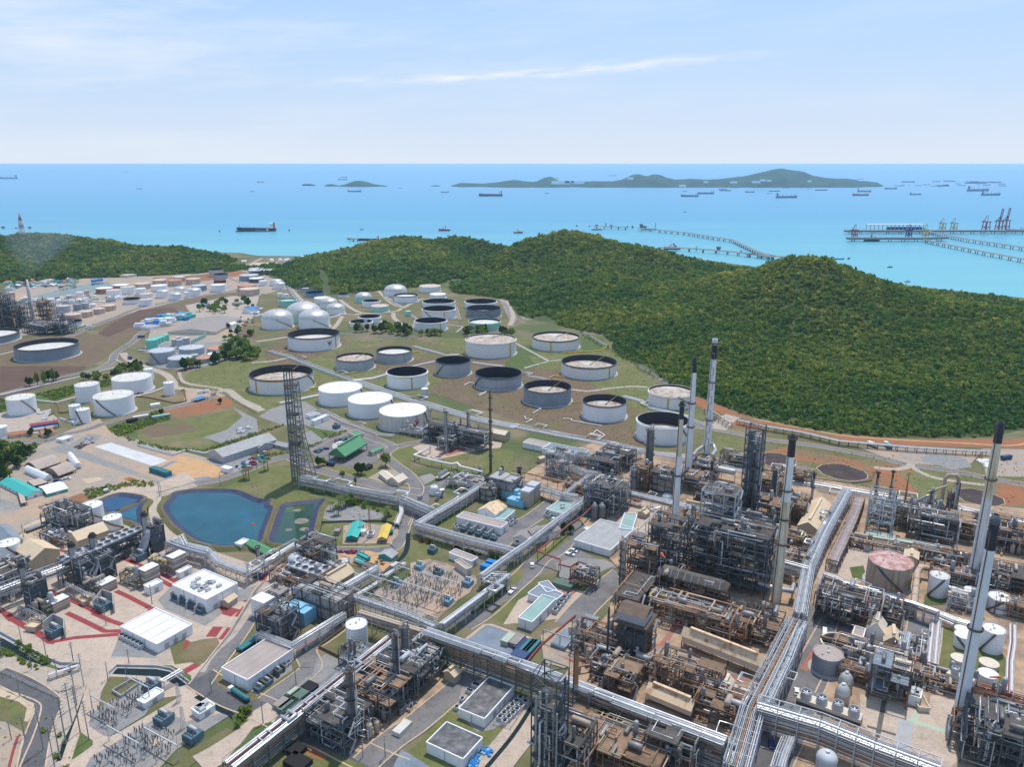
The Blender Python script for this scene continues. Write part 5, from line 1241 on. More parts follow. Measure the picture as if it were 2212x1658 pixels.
B('C1',2020,800,765,1965,760,2022,745,'small green roofed lean-to right of the yellow roof','tealpaint','roofgreen',doors=0)
B('C1',2010,1085,1045,1855,1020,2088,995,'teal-walled store with ribbed white roof','wallteal','roofgrey','gable',axis='u',ridge=2)
B('C1',1690,1138,1100,1565,1070,1735,1085,'turquoise site cabin, front of two','wallteal','roofteal',doors=0)
B('C1',1745,1090,1060,1570,1040,1790,1045,'turquoise site cabin, rear of two','wallteal','roofteal',doors=0)
B('C2',975,800,725,500,600,1048,665,'long white switch house with brown roof and bays along its wall',WWH,'roofpink',doors=1)
B('C2',915,660,575,728,525,1035,490,'white hall with rust-stained gabled roof and six vents',WWH,'roofrusty','gable',axis='u',ridge=3.5)
B('C2',1010,690,635,905,610,1122,535,'white annex with pale flat roof beside the vented hall',WWH,'roofmint')
B('C2',1720,640,590,1478,510,1850,470,'white control room with mint flat roof',WWH,'roofmint',ac=3)
B('C2',1290,930,860,1108,825,1348,790,'white workshop with grey gabled roof and small windows',WWH,'roofbrowngrey','gable',axis='u',ridge=3,win=1)
B('C2',1330,900,820,1285,740,1540,700,'long grey roofed annex behind the workshop',WWH,'roofbrowngrey','gable',axis='u',ridge=2.5)
B('C2',2150,1035,965,1745,870,2480,750,'wide white warehouse with weathered white roof and loading canopy',WWH,'roofgrey',doors=4)
B('C2',1960,800,765,1855,735,2010,745,'small white block on the corner of the wide warehouse',WWH,'rfwhite')
B('C2',660,1150,1085,380,1015,742,1050,'white switchgear house with pinkish brown roof',WWH,'roofpink')
B('C2',605,1245,1170,415,1110,675,1160,'lower white annex in front of the pinkish roof',WCR,'roofpink')
B('C2',1535,1600,1530,1265,1430,1650,1435,'white substation with blue-grey flat roof and notched corner',WWH,'roofblue')
B('C2',1470,1490,1420,1430,1310,1560,1380,'upper wing with blue-grey roof at the notched substation',WWH,'roofblue')
B('D2',1310,200,105,1175,45,1505,-165,'white substation with mint flat roof beside the storage pad',WWH,'roofmint',doors=2)
B('D2',800,1250,1150,517,1040,1125,800,'white substation with black mottled roof, upper of two',WWH,'roofdark',doors=2)
B('D2',570,1700,1585,170,1405,780,1355,'white substation with black mottled roof, lower of two',WWH,'roofdark',doors=2)
B('D2',475,780,690,352,640,548,635,'beige hut with rusty louvred ridge near the red lane','walltan','rooftan','gable',axis='u',ridge=2,vents=1)
B('C3',175,815,745,38,735,278,582,'long white cabin with mint roof beside the tan plant floor',WWH,'roofmint',open_low=.12)
B('C3',320,625,570,238,545,365,540,'tan hut with small roof vent beside the mint cabin','walltan','rooftan','gable',axis='u',ridge=1.6,vents=1)
B('C3',1005,570,530,735,465,1020,500,'long low tan shed with ridge vent by the white chimney','walltan','rooftan','gable',axis='v',ridge=2.5,vents=1)
B('C3',2165,840,740,1965,690,2300,460,'large tan gabled compressor hall with ridge vent','walltan','rooftan','gable',axis='u',ridge=4,vents=1)
B('D3',1560,720,575,655,315,1640,525,'very long compressor shelter with rust-streaked roof',WCR,'roofrusty','gable',axis='v',ridge=3.5,vents=1,open_low=.5,doors=0)
B('D3',800,1165,1055,300,890,900,967,'shorter compressor shelter with rusty tan roof',WCR,'roofrusty','gable',axis='v',ridge=3,vents=1,open_low=.45,doors=0)
B('D3',1230,900,830,1110,800,1300,740,'white-tan tall hut with ridge vent near the big rack',WCR,'roofbeige','gable',axis='u',ridge=2.5,vents=1)
B('B2',800,1335,1290,678,1265,815,1275,'tan vaulted hut behind the pipe loops','walltan','roofbeige','gable',axis='v',ridge=1.5,vents=1)
B('B2',585,1110,1065,270,985,640,1010,'long white switch house with slate roof facing the bund',WWH,'roofblue')
B('B2',270,1030,985,85,945,330,950,'white switch house with pinkish roof beside the slate one',WWH,'roofpink')
B('B2',235,1125,1085,200,1075,285,1075,'tan hut at the grass edge','walltan','rooftan','gable',ridge=1)
B('B1',2140,940,880,2010,850,2180,850,'tan hall with white ridge beside the thin flare stack','walltan','roofbeige','gable',axis='v',ridge=2)
B('C4',820,905,862,515,835,850,800,'low grey house with mossy roof in the right process area','wallgrey','rooflightgreen')
B('C4',1410,1040,965,845,880,1425,930,'long grey-white house with pale green roof strips','wallgrey','rooflightgreen')
B('C4',905,1040,1000,490,950,915,965,'long pale house behind the big rusty tank','wallgrey','roofbeige')
B('C4',1050,1185,1060,920,1030,1085,985,'tan tower-like hut right of the rusty tank','walltan','rooftan','gable',axis='u',ridge=1.5,vents=1)
B('C4',1640,1130,1070,1480,1040,1660,1030,'small shelter with tan corrugated roof left of the grey chimney',SBR,'roofbeige','gable',open_low=.5,doors=0)
B('D4',460,380,270,360,235,498,175,'tall white box building with brown flat roof',WWH,'roofpink')
B('D4',690,330,220,515,175,745,115,'white gabled process hall with silver ridge vent',WWH,'roofbeige','gable',axis='u',ridge=5,vents=1)
B('D4',880,440,345,705,310,905,225,'tan gabled process hall with ribbed vent','walltan','rooftan','gable',axis='u',ridge=4,vents=1)
B('D4',1080,1030,930,970,890,1115,840,'narrow white house with black slots in its roof',WWH,'roofbeige',ac=5)
B('D4',1190,1085,1050,1100,1050,1205,910,'low yard wall shelter beside the narrow white house',WCR,'plantfloor',doors=0)
for i,q in enumerate(('1865,1560,1540,1465,1530,2020,1420',)):
 a=list(map(float,q.split(',')));B('A0',*a,'large grey-brown ribbed shed with stepped roof by the trees',WCR,'roofbrowngrey','gable',axis='u',ridge=5)
far='''1300,1520,1500,1190,1500,1400,1480,wallwhite,roofgrey;1440,1460,1440,1380,1435,1480,1415,wallgrey,roofwhite;1560,1430,1415,1520,1412,1600,1400,wallwhite,roofgrey;1600,1430,1405,1560,1410,1640,1405,roofbluebright,roofbluebright;1900,1365,1345,1820,1345,1970,1320,wallcream,rooflightgreen
1760,1325,1305,1700,1310,1850,1295,wallblue,roofblue;2040,1310,1290,1980,1290,2100,1285,wallgrey,roofgrey;2150,1380,1345,2085,1340,2230,1325,wallwhite,roofbluebright;2000,1505,1475,1940,1480,2080,1465,wallwhite,roofwhite;790,1510,1485,750,1490,805,1475,wallwhite,roofgrey
240,1120,1100,180,1100,300,1085,wallcream,rooforange;380,1125,1105,320,1100,430,1085,wallwhite,roofgrey;500,1110,1090,450,1095,560,1090,wallteal,roofteal;70,1175,1155,40,1160,130,1160,wallwhite,roofgrey;880,1095,1078,760,1090,890,1078,roofbluebright,roofbluebright
1100,1070,1050,1010,1050,1200,1040,wallcream,rfdirty;2130,950,925,2105,930,2145,920,wallcream,roofbeige;60,1120,1100,30,1105,110,1095,wallwhite,rooforange;560,1120,1108,500,1110,600,1105,wallgrey,roofgreen;1220,1490,1470,1180,1475,1260,1465,roofbluebright,roofblue'''
names=['white office','grey office','low white office','bright blue shed','pale green roofed house','blue roofed house','grey hangar','blue fronted loading bay','white canopy','white gate cabin','orange roofed house','white house','teal house','small white house','long blue shed','broad pale shed','beige block','little orange roofed house','green roofed house','blue-grey site hut']
where=['beside the mint drums','near the ribbed shed','behind the ribbed shed','in the left depot','among depot trees','by the depot trees','east of the depot','on the pale truck yard','in front of depot trees','on the refinery road','in the village under the left hill','in the village under the left hill','in the village under the left hill','at the left picture edge','at the foot of the left hill','above the far green pond','at the tip of the left hill','in the village beside the chimney','at the far end of the village','next to the dirt field']
for i,q in enumerate(far.replace('\n',';').split(';')):
 a=q.split(',');B('A0',*map(float,a[:7]),names[i]+' '+where[i],a[7],a[8],'gable' if i%3 else 'flat',doors=0,ridge=2)
rg=random.Random(3)
hp=None
for i in range(26):
 x,y=rg.uniform(40,640),rg.uniform(1090,1150)
 c=rg.choice(('roofgrey','rooforange','roofblue','roofwhite','roofteal','rooftin'))
 B('A0',x,y,y-12,x-rg.uniform(20,40),y-17,x+rg.uniform(20,40),y-18,'small low village house crowded under the left hill',WCR,c,'gable',doors=0,ridge=1.5,name='house',cat='house',group='village houses under the left hill')
UX,VX=Vector((0.866,-0.5,0)),Vector((0.5,0.866,0))
def off_poly(q,w,closed=False):
 out=[];n=len(q)
 for i in range(n):
  a=(q[i]-q[i-1])if i else(q[1]-q[0]);c=(q[i+1]-q[i])if i<n-1 else a
  a=Vector((a.x,a.y,0)).normalized();c=Vector((c.x,c.y,0)).normalized()
  na,nc=Vector((-a.y,a.x,0)),Vector((-c.y,c.x,0));m=(na+nc)
  m=m.normalized()if m.length>1e-4 else na
  out.append(q[i]+m*(w/max(.45,m.dot(na))))
 return out
def with_loops(q,loops):
 out=[q[0]]
 for i in range(len(q)-1):
  d=(q[i+1]-q[i]);L=d.length;d=d.normalized();n=Vector((-d.y,d.x,0))
  for(sg,f,reach,ln,up)in sorted(loops,key=lambda a:a[1]):
   if sg!=i or L<ln*1.5:continue
   p=q[i]+d*(L*f);u=UP(up)
   out+=[p,p+u,p+u+n*reach,p+u+n*reach+d*ln,p+u+d*ln,p+d*ln]
  out.append(q[i+1])
 return out
RKN=[0]
def rack(fr,pts,z,w,label,levels=2,pipes='ss',frame='galv',spacing=8.0,step=2.6,truss=False,loops=(),group='overhead pipe racks',side_dark=False,hand=True,name='pipe_rack',rmul=1.0):
 RKN[0]+=1;seed=RKN[0];q=PTS(fr,pts,z);rg=random.Random(seed)
 t=thing(name,label,'pipe rack',(q[0].x,q[0].y,0),group)
 top=z-.45;lev=[top-k*step for k in range(levels)if k==0 or top-k*step>2.2]
 fb=MB();lb=fb
 A,Bq=off_poly(q,w/2),off_poly(q,-w/2)
 for i in range(len(q)-1):
  L=(q[i+1]-q[i]).length;n=max(1,round(L/spacing))
  for k in range(n+(1 if i==len(q)-2 else 0)):
   f=k/n;a,c=A[i].lerp(A[i+1],f),Bq[i].lerp(Bq[i+1],f)
   for p in(a,c):lb.bar((p.x,p.y,0),(p.x,p.y,top),.42)
   for zz in lev:fb.bar((a.x,a.y,zz-.25),(c.x,c.y,zz-.25),.35)
   if k%4==1 and len(lev)>1:fb.bar((a.x,a.y,lev[-1]),(c.x,c.y,lev[0]),.2)
  for zz in lev:
   for E in(A,Bq):fb.bar((E[i].x,E[i].y,zz-.3),(E[i+1].x,E[i+1].y,zz-.3),.28)
  if truss:
   for E in(A,Bq):
    a0,a1=E[i],E[i+1];fb.bar((a0.x,a0.y,z+2.8),(a1.x,a1.y,z+2.8),.34)
    for k in range(n):
     p0,p1=a0.lerp(a1,k/n),a0.lerp(a1,(k+1)/n);pm=a0.lerp(a1,(k+.5)/n)
     fb.bar((p0.x,p0.y,z-.4),(p0.x,p0.y,z+2.8),.26);fb.bar((p0.x,p0.y,z-.4),(pm.x,pm.y,z+2.8),.22);fb.bar((pm.x,pm.y,z+2.8),(p1.x,p1.y,z-.4),.22)
   for k in range(n+1):
    a,c=A[i].lerp(A[i+1],k/n),Bq[i].lerp(Bq[i+1],k/n);fb.bar((a.x,a.y,z+2.8),(c.x,c.y,z+2.8),.22)
  elif hand:
   E=A if seed%2 else Bq
   fb.bar((E[i].x,E[i].y,z+1.3),(E[i+1].x,E[i+1].y,z+1.3),.14)
   for k in range(n+1):p=E[i].lerp(E[i+1],k/n);fb.bar((p.x,p.y,z-.4),(p.x,p.y,z+1.3),.12)
 fb.build('frame',STB if side_dark and not truss else frame,t)
 mats={'s':PSL,'w':'pipewhite','g':PGR,'b':'pipebrown','r':'pipered','p':'pipepink','t':'pipetan','y':'pipeyellow'}
 rad={'s':.34,'w':.34,'g':.28,'b':.3,'r':.26,'p':.26,'t':.5,'y':.25,'S':.62,'W':.6,'G':.5}
 for k,zz in enumerate(lev):
  spec=pipes if k==0 else ''.join(rg.choice('sggwb' if not side_dark else 'ggsgb')for _ in range(max(2,int(w/1.1))))
  n=len(spec)
  for j,c in enumerate(spec):
   if c=='.':continue
   r=rad[c]*rg.uniform(.8,1.25)*rmul
   o=w*.44*(1-2*(j+.5)/n);path=[p+UP(zz-z+r)for p in off_poly(q,o)]
   lp=[l[:5]for l in loops if k==0 and(len(l)<6 or j in l[5])]
   lp=[(sg,f+.0*j,reach,ln-0,up)for sg,f,reach,ln,up in lp]
   b=MB();b.tube(with_loops(path,lp),r,6);b.build('pipe',mats[c.lower()],t)
 return t
def pipe_run(fr,pts,z,r,m,label,posts=9.0,name='pipeline',sm=False,group=None,cat='pipeline',n=8,rings=0):
 q=[]
 for s in pts.split():
  a=s.split(',');q.append(G(fr,float(a[0]),float(a[1]),float(a[2])if len(a)>2 else z))
 t=thing(name,label,cat,(q[0].x,q[0].y,0),group)
 b=MB();b.tube(q,r,n);p=b.build('pipe',m,t)
 if posts:
  proto={}
  for i in range(len(q)-1):
   L=(q[i+1]-q[i]).length;k=max(1,round(L/posts))
   for j in range(k+(i==len(q)-2)):
    c=q[i].lerp(q[i+1],j/k)
    if c.z>1:b=MB();b.bar((c.x,c.y,0),(c.x,c.y,c.z-r),.34);b.build('post','steel',t)
 if rings:
  for i in range(len(q)-1):
   L=(q[i+1]-q[i]).length
   for j in range(1,max(2,int(L/rings))):c=q[i].lerp(q[i+1],j/max(2,int(L/rings)));d=(q[i+1]-q[i]).normalized()*.3;b=MB();b.tube([c-d,c+d],r*1.12,n);b.build('flange',m,t)
 return t
rack('D1','255,1640 2000,270',12,7.5,'long silver pipe rack with one crimson pipe, rising from the bottom edge',4,'sSsr.gSss','galv',loops=((0,.16,-4.5,5,.8,(0,)),(0,.3,-4.2,4,.8,(1,)),(0,.42,-4,6,.8,(0,)),(0,.68,-4.5,8,.8,(0,1)),),side_dark=True)
rack('D2','150,190 1330,600 2210,940 3391,1385',16,6.5,'high multi-tier pipe rack with dark stacked sides crossing the foreground',6,'SsswSgss','galv',step=2.1,loops=((0,.55,3.6,7,1,(7,)),(0,.78,4,6,1,(6,7)),(1,.75,4,9,1,(7,))),side_dark=True,rmul=.92)
rack('D1','1660,-20 2130,125 2360,195',12,4,'short white pipe rack joining the tiered rack from the switchyard side',2,'wtwt','galv')
rack('D1','575,200 930,335 1490,-10',8,4,'low grey pipe rack bending round the grey-roofed substation',2,'ssgs','galv')
rack('C1','1420,1390 1800,1510 2211,1650 2480,1770',11,4.5,'blue-grey truss rack leaving the beige turbine hall',2,'ssws','galv',truss=True)
rack('C1','1420,1395 1860,1140',9,5,'silver pipe rack running up beside the beige turbine hall',2,'SSss','galv')
rack('C1','-380,840 -150,900 0,935 140,1075 450,1190 640,1085 960,890 1080,935 1190,985',8,5,'silver pipe rack zigzagging below the big pond',2,'sSwss','galv',loops=((4,.35,4,6,1,(0,1)),(5,.3,4,6,1,(0,))))
rack('C1','450,1095 960,835 1860,1140',14,1.2,'tall thin cable gantry on grey posts behind the grey tank',1,'g','galv',spacing=11,hand=False)
rack('C1','1200,1000 1330,1080 1500,1160 1640,1230',6,4,'low silver pipe bundle crossing behind the turbine hall',1,'wswss','galv',loops=((1,.3,4,5,1,(0,)),))
rack('C1','2150,1090 1960,1210 1860,1300 1640,1430',3.5,3,'white pipes following the dark drain channel',1,'www','galv',loops=((0,.2,-3.5,5,.6),(1,.3,-3.5,5,.6)))
rack('C2','930,140 500,410 70,665',9,6,'diagonal grey pipe rack running down from the boilers',3,'sSsgSs','galv',loops=((0,.7,-6,10,1,(4,5)),(1,.35,-5,6,1,(5,))))
rack('C2','70,665 600,815 1180,965',9,6,'grey pipe rack on tall posts in front of the white switch house',3,'sgsg..ss','galv')
rack('C2','1900,400 1560,640 1250,880 1000,1050 770,1225',9.5,4.5,'silver pipe rack passing the workshop with grey roof',2,'ss.gss','galv',loops=((1,.4,-4,8,1,(5,)),))
rack('C2','770,1225 1040,1225',8.5,9,'square pipe platform at the corner of two racks',2,'s.s.s.s',SBR)
rack('C2','1045,1220 760,1440 450,1670 330,1760',9,4.5,'thick silver pipe rack descending beside the centre switchyard',2,'SSs','galv',loops=((0,.55,5,7,1,(0,)),(0,.2,-6,9,1,(2,))),rmul=1.2)
rack('B1','380,1235 600,1275 830,1335 1240,1410 1560,1545',8.5,6,'long grey rack carrying looping flare lines past the ponds',3,'SS.gs','galv',loops=((0,.6,-5,12,1,(0,1)),(1,.25,4.5,14,1,(0,1)),(2,.85,5,9,1,(0,1)),),rmul=1.15)
rack('B1','1240,1430 1250,1540 1210,1640',4,3,'three white lines dropping off the flare rack',1,'www','galv')
rack('B2','60,1290 250,1330 430,1385 560,1400',8,5,'silver pipe rack east of the boilers',2,'sSss','galv',loops=((0,.6,-5,10,1,(3,)),))
rack('B2','780,1350 1000,1370 1300,1440 1700,1545',9,5,'silver pipe rack south of the columns and furnaces',2,'sSsss','galv',loops=((1,.5,5,6,1,(0,)),))
rack('B2','430,1390 700,1190 830,1040 920,1060 1120,1000',8,4,'silver zigzag rack climbing towards the stainless column',2,'sss','galv')
rack('B2','640,1310 700,1370 560,1440 440,1590 380,1640',8,4,'silver rack bending past the mint roofed control room',2,'sss','galv')
rack('B2','500,1140 620,1190 760,1200',9,6,'pale blue-grey cable bridge between two dark structures',3,'sgsg','galv')
rack('D3','1300,1640 1480,1010 1760,460 1960,60',12,10,'wide rack of many thin silver pipes, left half of the great rack',3,'sg.sgb.sg.sw','galv',loops=((0,.35,7,8,1.2,(0,)),(1,.3,7,7,1.2,(0,1)),(1,.62,-7,6,1.2,(11,))),rmul=.72)
rack('D3','1640,985 1860,520 2000,160',13.5,3.5,'white truss with thick silver pipes, right half of the great rack',2,'sSs','galv',truss=True)
rack('C4','-200,1640 -110,1120 60,745 310,300',11,7,'pale silver rack leading up to the northern pipeway',3,'SsgsSss','galv',loops=((2,.3,5,6,1,(0,1)),(1,.5,5,6,1,(0,))))
rack('C4','150,1060 260,830 380,560 440,390',8,7,'rack of pinkish bare pipes beside the pale silver rack',2,'ppgpsppp',SBR,loops=((1,.5,4,3,.8,(0,)),))
rack('D3','1530,985 2211,1185 2800,1420 3500,1680',14,6,'white truss pipe bridge running to the bottom right corner',5,'SsgsSs','galv',truss=True,side_dark=True,step=2.2)
rack('D3','470,1240 720,1330 1100,1500 1330,1580',9,6,'silver pipe bank beside the tiered rack at the bottom',2,'SSwwww','galv',loops=((0,.9,4,1.5,.6),))
rack('D3','1860,1330 1790,1500 1740,1660',8,5,'vertical pair of silver pipes leaving the picture bottom',2,'SSgs','galv')
rack('C4','60,1210 420,1350 700,1440 1000,1520 1290,1620',9,4,'silver rack in front of the rusty tank',2,'sSsS','galv',loops=((0,.8,5,9,1,(0,)),))
rack('C4','1380,1340 1560,1400 2211,1530',7,4,'silver pipe rack behind the right-hand white tanks',2,'ssw','galv')
rack('C4','1280,1620 1480,1700 1720,1770',6,5,'silver rack turning toward the right-hand lawn',2,'ssss','galv')
rack('D4','1265,60 1240,300 1210,640',3.5,5,'bundle of white and pink pipes along the lawn',1,'swpspws','galv',loops=((0,.7,-4,4,.8,(6,)),))
rack('D4','960,210 910,420 870,560',8,3.5,'silver pipes beside the tan gabled halls',2,'SSs','galv')
rack('D4','2090,120 2090,320 2060,520 2050,940',3,3,'white pipes with one red line along the right road',1,'wsrw','galv')
rack('C4','300,770 480,820',7,4,'short tan pipe bridge over the grey road',1,'twt',SBR)
rack('C3','620,860 1000,960 1360,1000 1720,1060 2080,1160',11,4.5,'silver rack through the middle of the process area',3,'Ss.sSg','galv')
rack('C3','700,520 1010,590 1440,690 1760,760 2000,820',8,5,'brown and silver rack behind the furnaces',2,'sbswtb',SBR)
def pipeway(fr,pts,w,spec,label,loops=(),z=1.1):
 return rack(fr,pts,z,w,label,1,spec,CGR,spacing=14,loops=loops,group='ground level pipeways',hand=False,name='pipeway')
pipeway('B1','110,150 270,195 430,260 620,330 830,405',12,'wgswwgs','white pipeway crossing the tank farm, upper stretch',((1,.3,8,12,1.5,(0,1)),(3,.2,8,12,1.5,(0,1))))
pipeway('B1','830,405 1200,530 1500,620 1700,680 1960,750 2240,805',14,'wwgswwgsw','white pipeway passing the three white tanks',((1,.4,9,14,1.5,(0,1,2)),(3,.3,9,14,1.5,(0,1))))
pipeway('B2','0,790 400,870 900,960',13,'wswbgwsw','white and tan pipeway along the tank farm edge',((0,.4,8,10,1.2,(0,1)),(1,.45,8,10,1.2,(0,1,2))))
pipeway('B2','900,960 1200,1030 1500,1070 1850,1160 2211,1220',11,'swwsgw','pipeway behind the tall chimneys',((2,.4,8,12,1.2,(0,1)),))
pipeway('B3','0,1240 400,1300 900,1385 1500,1480 2260,1640',13,'swwsSgw','long pipeway at the back of the process area',((1,.3,-8,12,1.2,(5,6)),(2,.4,8,12,1.2,(0,1))))
pipeway('B1','830,405 1010,385 1130,350',7,'wwws','white pipes from the crossing to a white open tank',())
pipeway('B1','1280,300 1400,270 1540,240',5,'wws','white pipes between two open tanks')
pipeway('B2','950,540 1100,580 1200,645 1530,720',7,'wwsw','white pipes passing the tank below the chimneys',((1,.4,-6,8,1.2,(0,1)),))
pipeway('B2','1500,730 1600,770 1700,800',8,'wwgw','white pipes near the foot of the tall chimneys')
pipeway('B2','60,345 150,370 240,385 330,410',7,'wsw','white pipes with loop east of a grey open tank',((0,.3,6,8,1.2),))
pipeway('B1','1350,110 1500,150 1640,190 1750,180',8,'wwwg','white pipes along the road north of the grey tanks')
pipeway('B1','1860,250 2000,270 2100,280 2211,330',8,'wwws','white pipes by the wide mottled tank')
pipeway('B1','640,700 760,760 900,810 1050,870 1180,880',8,'wgwtw','pipes on low sleepers beside the three white tanks',((1,.5,6,9,1,(0,)),))
pipeway('B1','200,600 300,580 540,530',6,'wwww','white pipes leaving the largest white tank',())
pipeway('A1','380,1290 330,1230 260,1120',8,'wwsw','white pipes beside the terminal road')
pipeway('A1','420,1260 520,1330',7,'www','white pipes in front of the white cone tank')
pipeway('A1','620,1420 740,1380 820,1390 900,1380',6,'wws','white pipes under the silver domes',())
pipeway('A1','1110,1230 1200,1290 1270,1330',7,'wwsw','white pipes near the terminal crossing')
pipeway('A1','1330,1390 1380,1420 1340,1530',6,'www','white pipes bending round the open tanks')
pipeway('A1','1720,1320 1750,1430',6,'wtw','white pipes between two tank columns')
pipeway('A1','1640,1475 1780,1490 1720,1540',3,'ww','white pipes around the lawn of the last tank')
pipeway('A1','540,980 590,1030 640,1090',8,'ggwg','grey pipeline climbing over the wooded hill')
pipeway('A0','1480,1060 1700,1040 1900,1015 2060,990',9,'wwsw','white pipeline to the beach')
pipeway('A0','1150,1180 1320,1190 1500,1160 1660,1160 1800,1170',7,'wwsw','white pipes between refinery tanks')
pipeway('A0','500,1250 700,1265 900,1275 1100,1220',9,'wswws','white pipes of the left refinery')
pipeway('A0','680,1230 830,1200 900,1185',7,'wws','white pipes beside the far green pond')
pipeway('A0','1940,1050 2040,1090 2130,1130 2211,1170',8,'wwws','white pipes between the blue-grey tanks')
pipeway('A0','2000,1120 1940,1150 1900,1200',6,'wws','white pipes right of the white tank')
pipeway('B0','-20,190 140,150 360,90',4,'ww','white pipes behind the lone grey tank')
pipeway('B0','300,575 490,595 690,540',3,'ww','white pipes along the green thicket')
pipeway('B0','1150,545 1300,510 1420,465',4,'wws','white pipes from the broad white tank')
pipeway('B0','330,690 420,665 380,740',5,'www','white pipes near the crimson roof')
pipeway('B0','510,730 600,760 700,780',4,'wws','white pipes under the touching pair of tanks')
pipeway('B0','1190,145 1300,150 1460,145 1560,150',5,'wws','white pipes behind the depot tanks')
pipeway('B0','990,225 1090,270 1000,290 700,370 0,530',4,'ww','thin white pipe along the thicket road')
pipeway('B0','2240,885 1900,1000 1760,1030 1610,1000 1490,1040 1200,960',4,'wgw','pipe fence between thicket and yard')
pipe_run('B1','1500,970,7 1490,990,5 1360,1050,5 1400,1065,5 1510,1095,5 1680,1130,5 1730,1120,5 1760,1150,5 1960,1200,5',5,.9,'pipewhite','white flare line on posts crossing the grass',10)
pipe_run('B2','0,1180 300,1250 560,1310',7,.6,'pipebrown','rust coloured pipe east of the boilers',9)
pipe_run('C2','2090,365 1850,590 1700,690 1370,970 1620,1060 1600,1110 1720,1140 1780,1105 2000,1160',7,.55,'pipered','rust red pipe on posts zigzagging past the white warehouse',12)
pipe_run('C4','-40,1400 110,1430 340,1480 620,1500',8,1.7,'pipetan','wide tan duct left of the rusty tank',12,rings=9)
pipe_run('C4','740,1495 860,1500 1030,1550 1060,1200 1100,1140 1210,1160',7,1.8,'pipetan','wide tan duct turning round the slim white tank',12,rings=9)
pipe_run('C4','1210,1160 1300,1180 1420,1165 1600,1190',9,1.5,'pipebrown','brown duct leading into the grey chimney',14,rings=9)
pipe_run('C4','1200,1100 1350,1140 1500,1150 1630,1165',8,.9,'rooforange' if False else 'pipered','rust red pipe above the brown duct',14)
pipe_run('C4','1600,1195 1730,1225',9,1.6,PSL,'silver end of the chimney duct',0)
pipe_run('C3','800,20 1000,60 1290,120',8,2.6,PSL,'thick silver flue duct joining the tall chimneys',14,rings=9)
pipe_run('C3','1220,990 1360,1020 1560,1070 1530,1130,14 1520,1290,6',20,1.3,PSL,'silver overhead duct on the main structure',0)
pipe_run('C3','1540,1310 1720,1370 1900,1400 1920,1330',8,1.4,PSL,'silver duct at the foot of the cream chimney',14)
pipe_run('C3','620,870 820,900 1000,970',17,1.2,PSL,'silver duct from the white chimney foot',20)
pipe_run('C3','250,760 400,800 390,820',8,.7,PSL,'silver pipe jutting over the road by the mint cabin',12)
pipe_run('C3','240,735 490,490 370,520 430,540',9,.6,PSL,'silver pipe zigzagging past the mint cabin',12)
pipe_run('C3','440,800 540,800',4,1.3,'pipebrown','short rust brown duct by the white chimney',8)
pipe_run('C3','850,650 690,790',6,1.1,'pipetan','tan pipe slanting beside the white chimney',8)
pipe_run('D2','2211,580 2120,570 2040,540 1830,575 1830,575,0.5',4,.5,'pipetan','tan pipe on posts in the process yard',7)
pipe_run('D2','1430,180 1800,300 1960,350',7,.35,PGR,'thin grey pipe on tall posts',12)
pipe_run('D2','1240,545 1400,350 1480,280 1780,20',1,.5,'pipered','orange-red fire main along the storage pad',0)
pipe_run('B2','430,168 750,150 805,120',.8,.7,'yellow','yellow pipe on the grass near the brick-textured tank',0,group='yellow foam pipes')
pipe_run('B2','305,390 350,365 460,380',.8,.7,'yellow','yellow pipe stub in front of the wide white tank',0,group='yellow foam pipes')
pipe_run('B1','200,165 310,143',.8,.7,'yellow','yellow pipe stub at the marked crude tank',0,group='yellow foam pipes')
pipe_run('B1','445,480 550,462',.8,.7,'yellow','yellow pipe stub at the largest white tank',0,group='yellow foam pipes')
pipe_run('B1','770,352 860,335',.8,.7,'yellow','yellow pipe stub at the grey mottled tank',0,group='yellow foam pipes')
pipe_run('B1','1340,168 1400,155',.8,.7,'yellow','yellow pipe stub at the second grey tank',0,group='yellow foam pipes')
pipe_run('B1','1820,185 1755,168',.8,.7,'yellow','yellow pipe stub at the low mottled tank',0,group='yellow foam pipes')
pipe_run('B2','495,600 590,590',.8,.5,'yellow','yellow pipe stub between blue-grey and white tanks',0,group='yellow foam pipes')
for i,q in enumerate(('100,715 110,740 165,745 110,770','690,865 720,835 790,880 730,920','430,735 500,740 510,755 770,800','-420,450 -380,425 -330,430 -210,440','170,690 240,650 190,630','-290,540 -220,500 -300,530')):
 pipe_run('B2',q,.8,.55,'pipewhite','thin white crooked pipe lying on the brown bund soil',0,group='crooked pipes on the bund soil')
rack('B3','-520,650 -330,770',5,6,'dark steel rack with red railing by the road junction',2,'wrg',STB)
rack('B3','-250,745 0,800 300,850 620,925 1200,975 1700,1005 1960,1015',4.5,6,'long dark rack with crimson top rail below the wooded hill',2,'rggwgw',STB,side_dark=True)
def route(rg,b,c,u,v,lu,lv,z0,z1,r):
 a=[rg.uniform(-.55,.55)*lu,rg.uniform(-.55,.55)*lv,rg.uniform(z0,z1)]
 P=lambda q:c+u*q[0]+v*q[1]+UP(q[2])
 pts=[P(a)];last=-1
 for k in range(rg.randint(2,5)):
  ax=rg.choice([i for i in(0,1,2)if i!=last]);last=ax;n=list(a)
  n[ax]=rg.uniform(-.55,.55)*(lu if ax==0 else lv)if ax<2 else rg.uniform(z0,z1)
  if abs(n[ax]-a[ax])<1.5:continue
  a=n;pts.append(P(a))
 if len(pts)>1:b.tube(pts,r,5)
UNITN=[0]
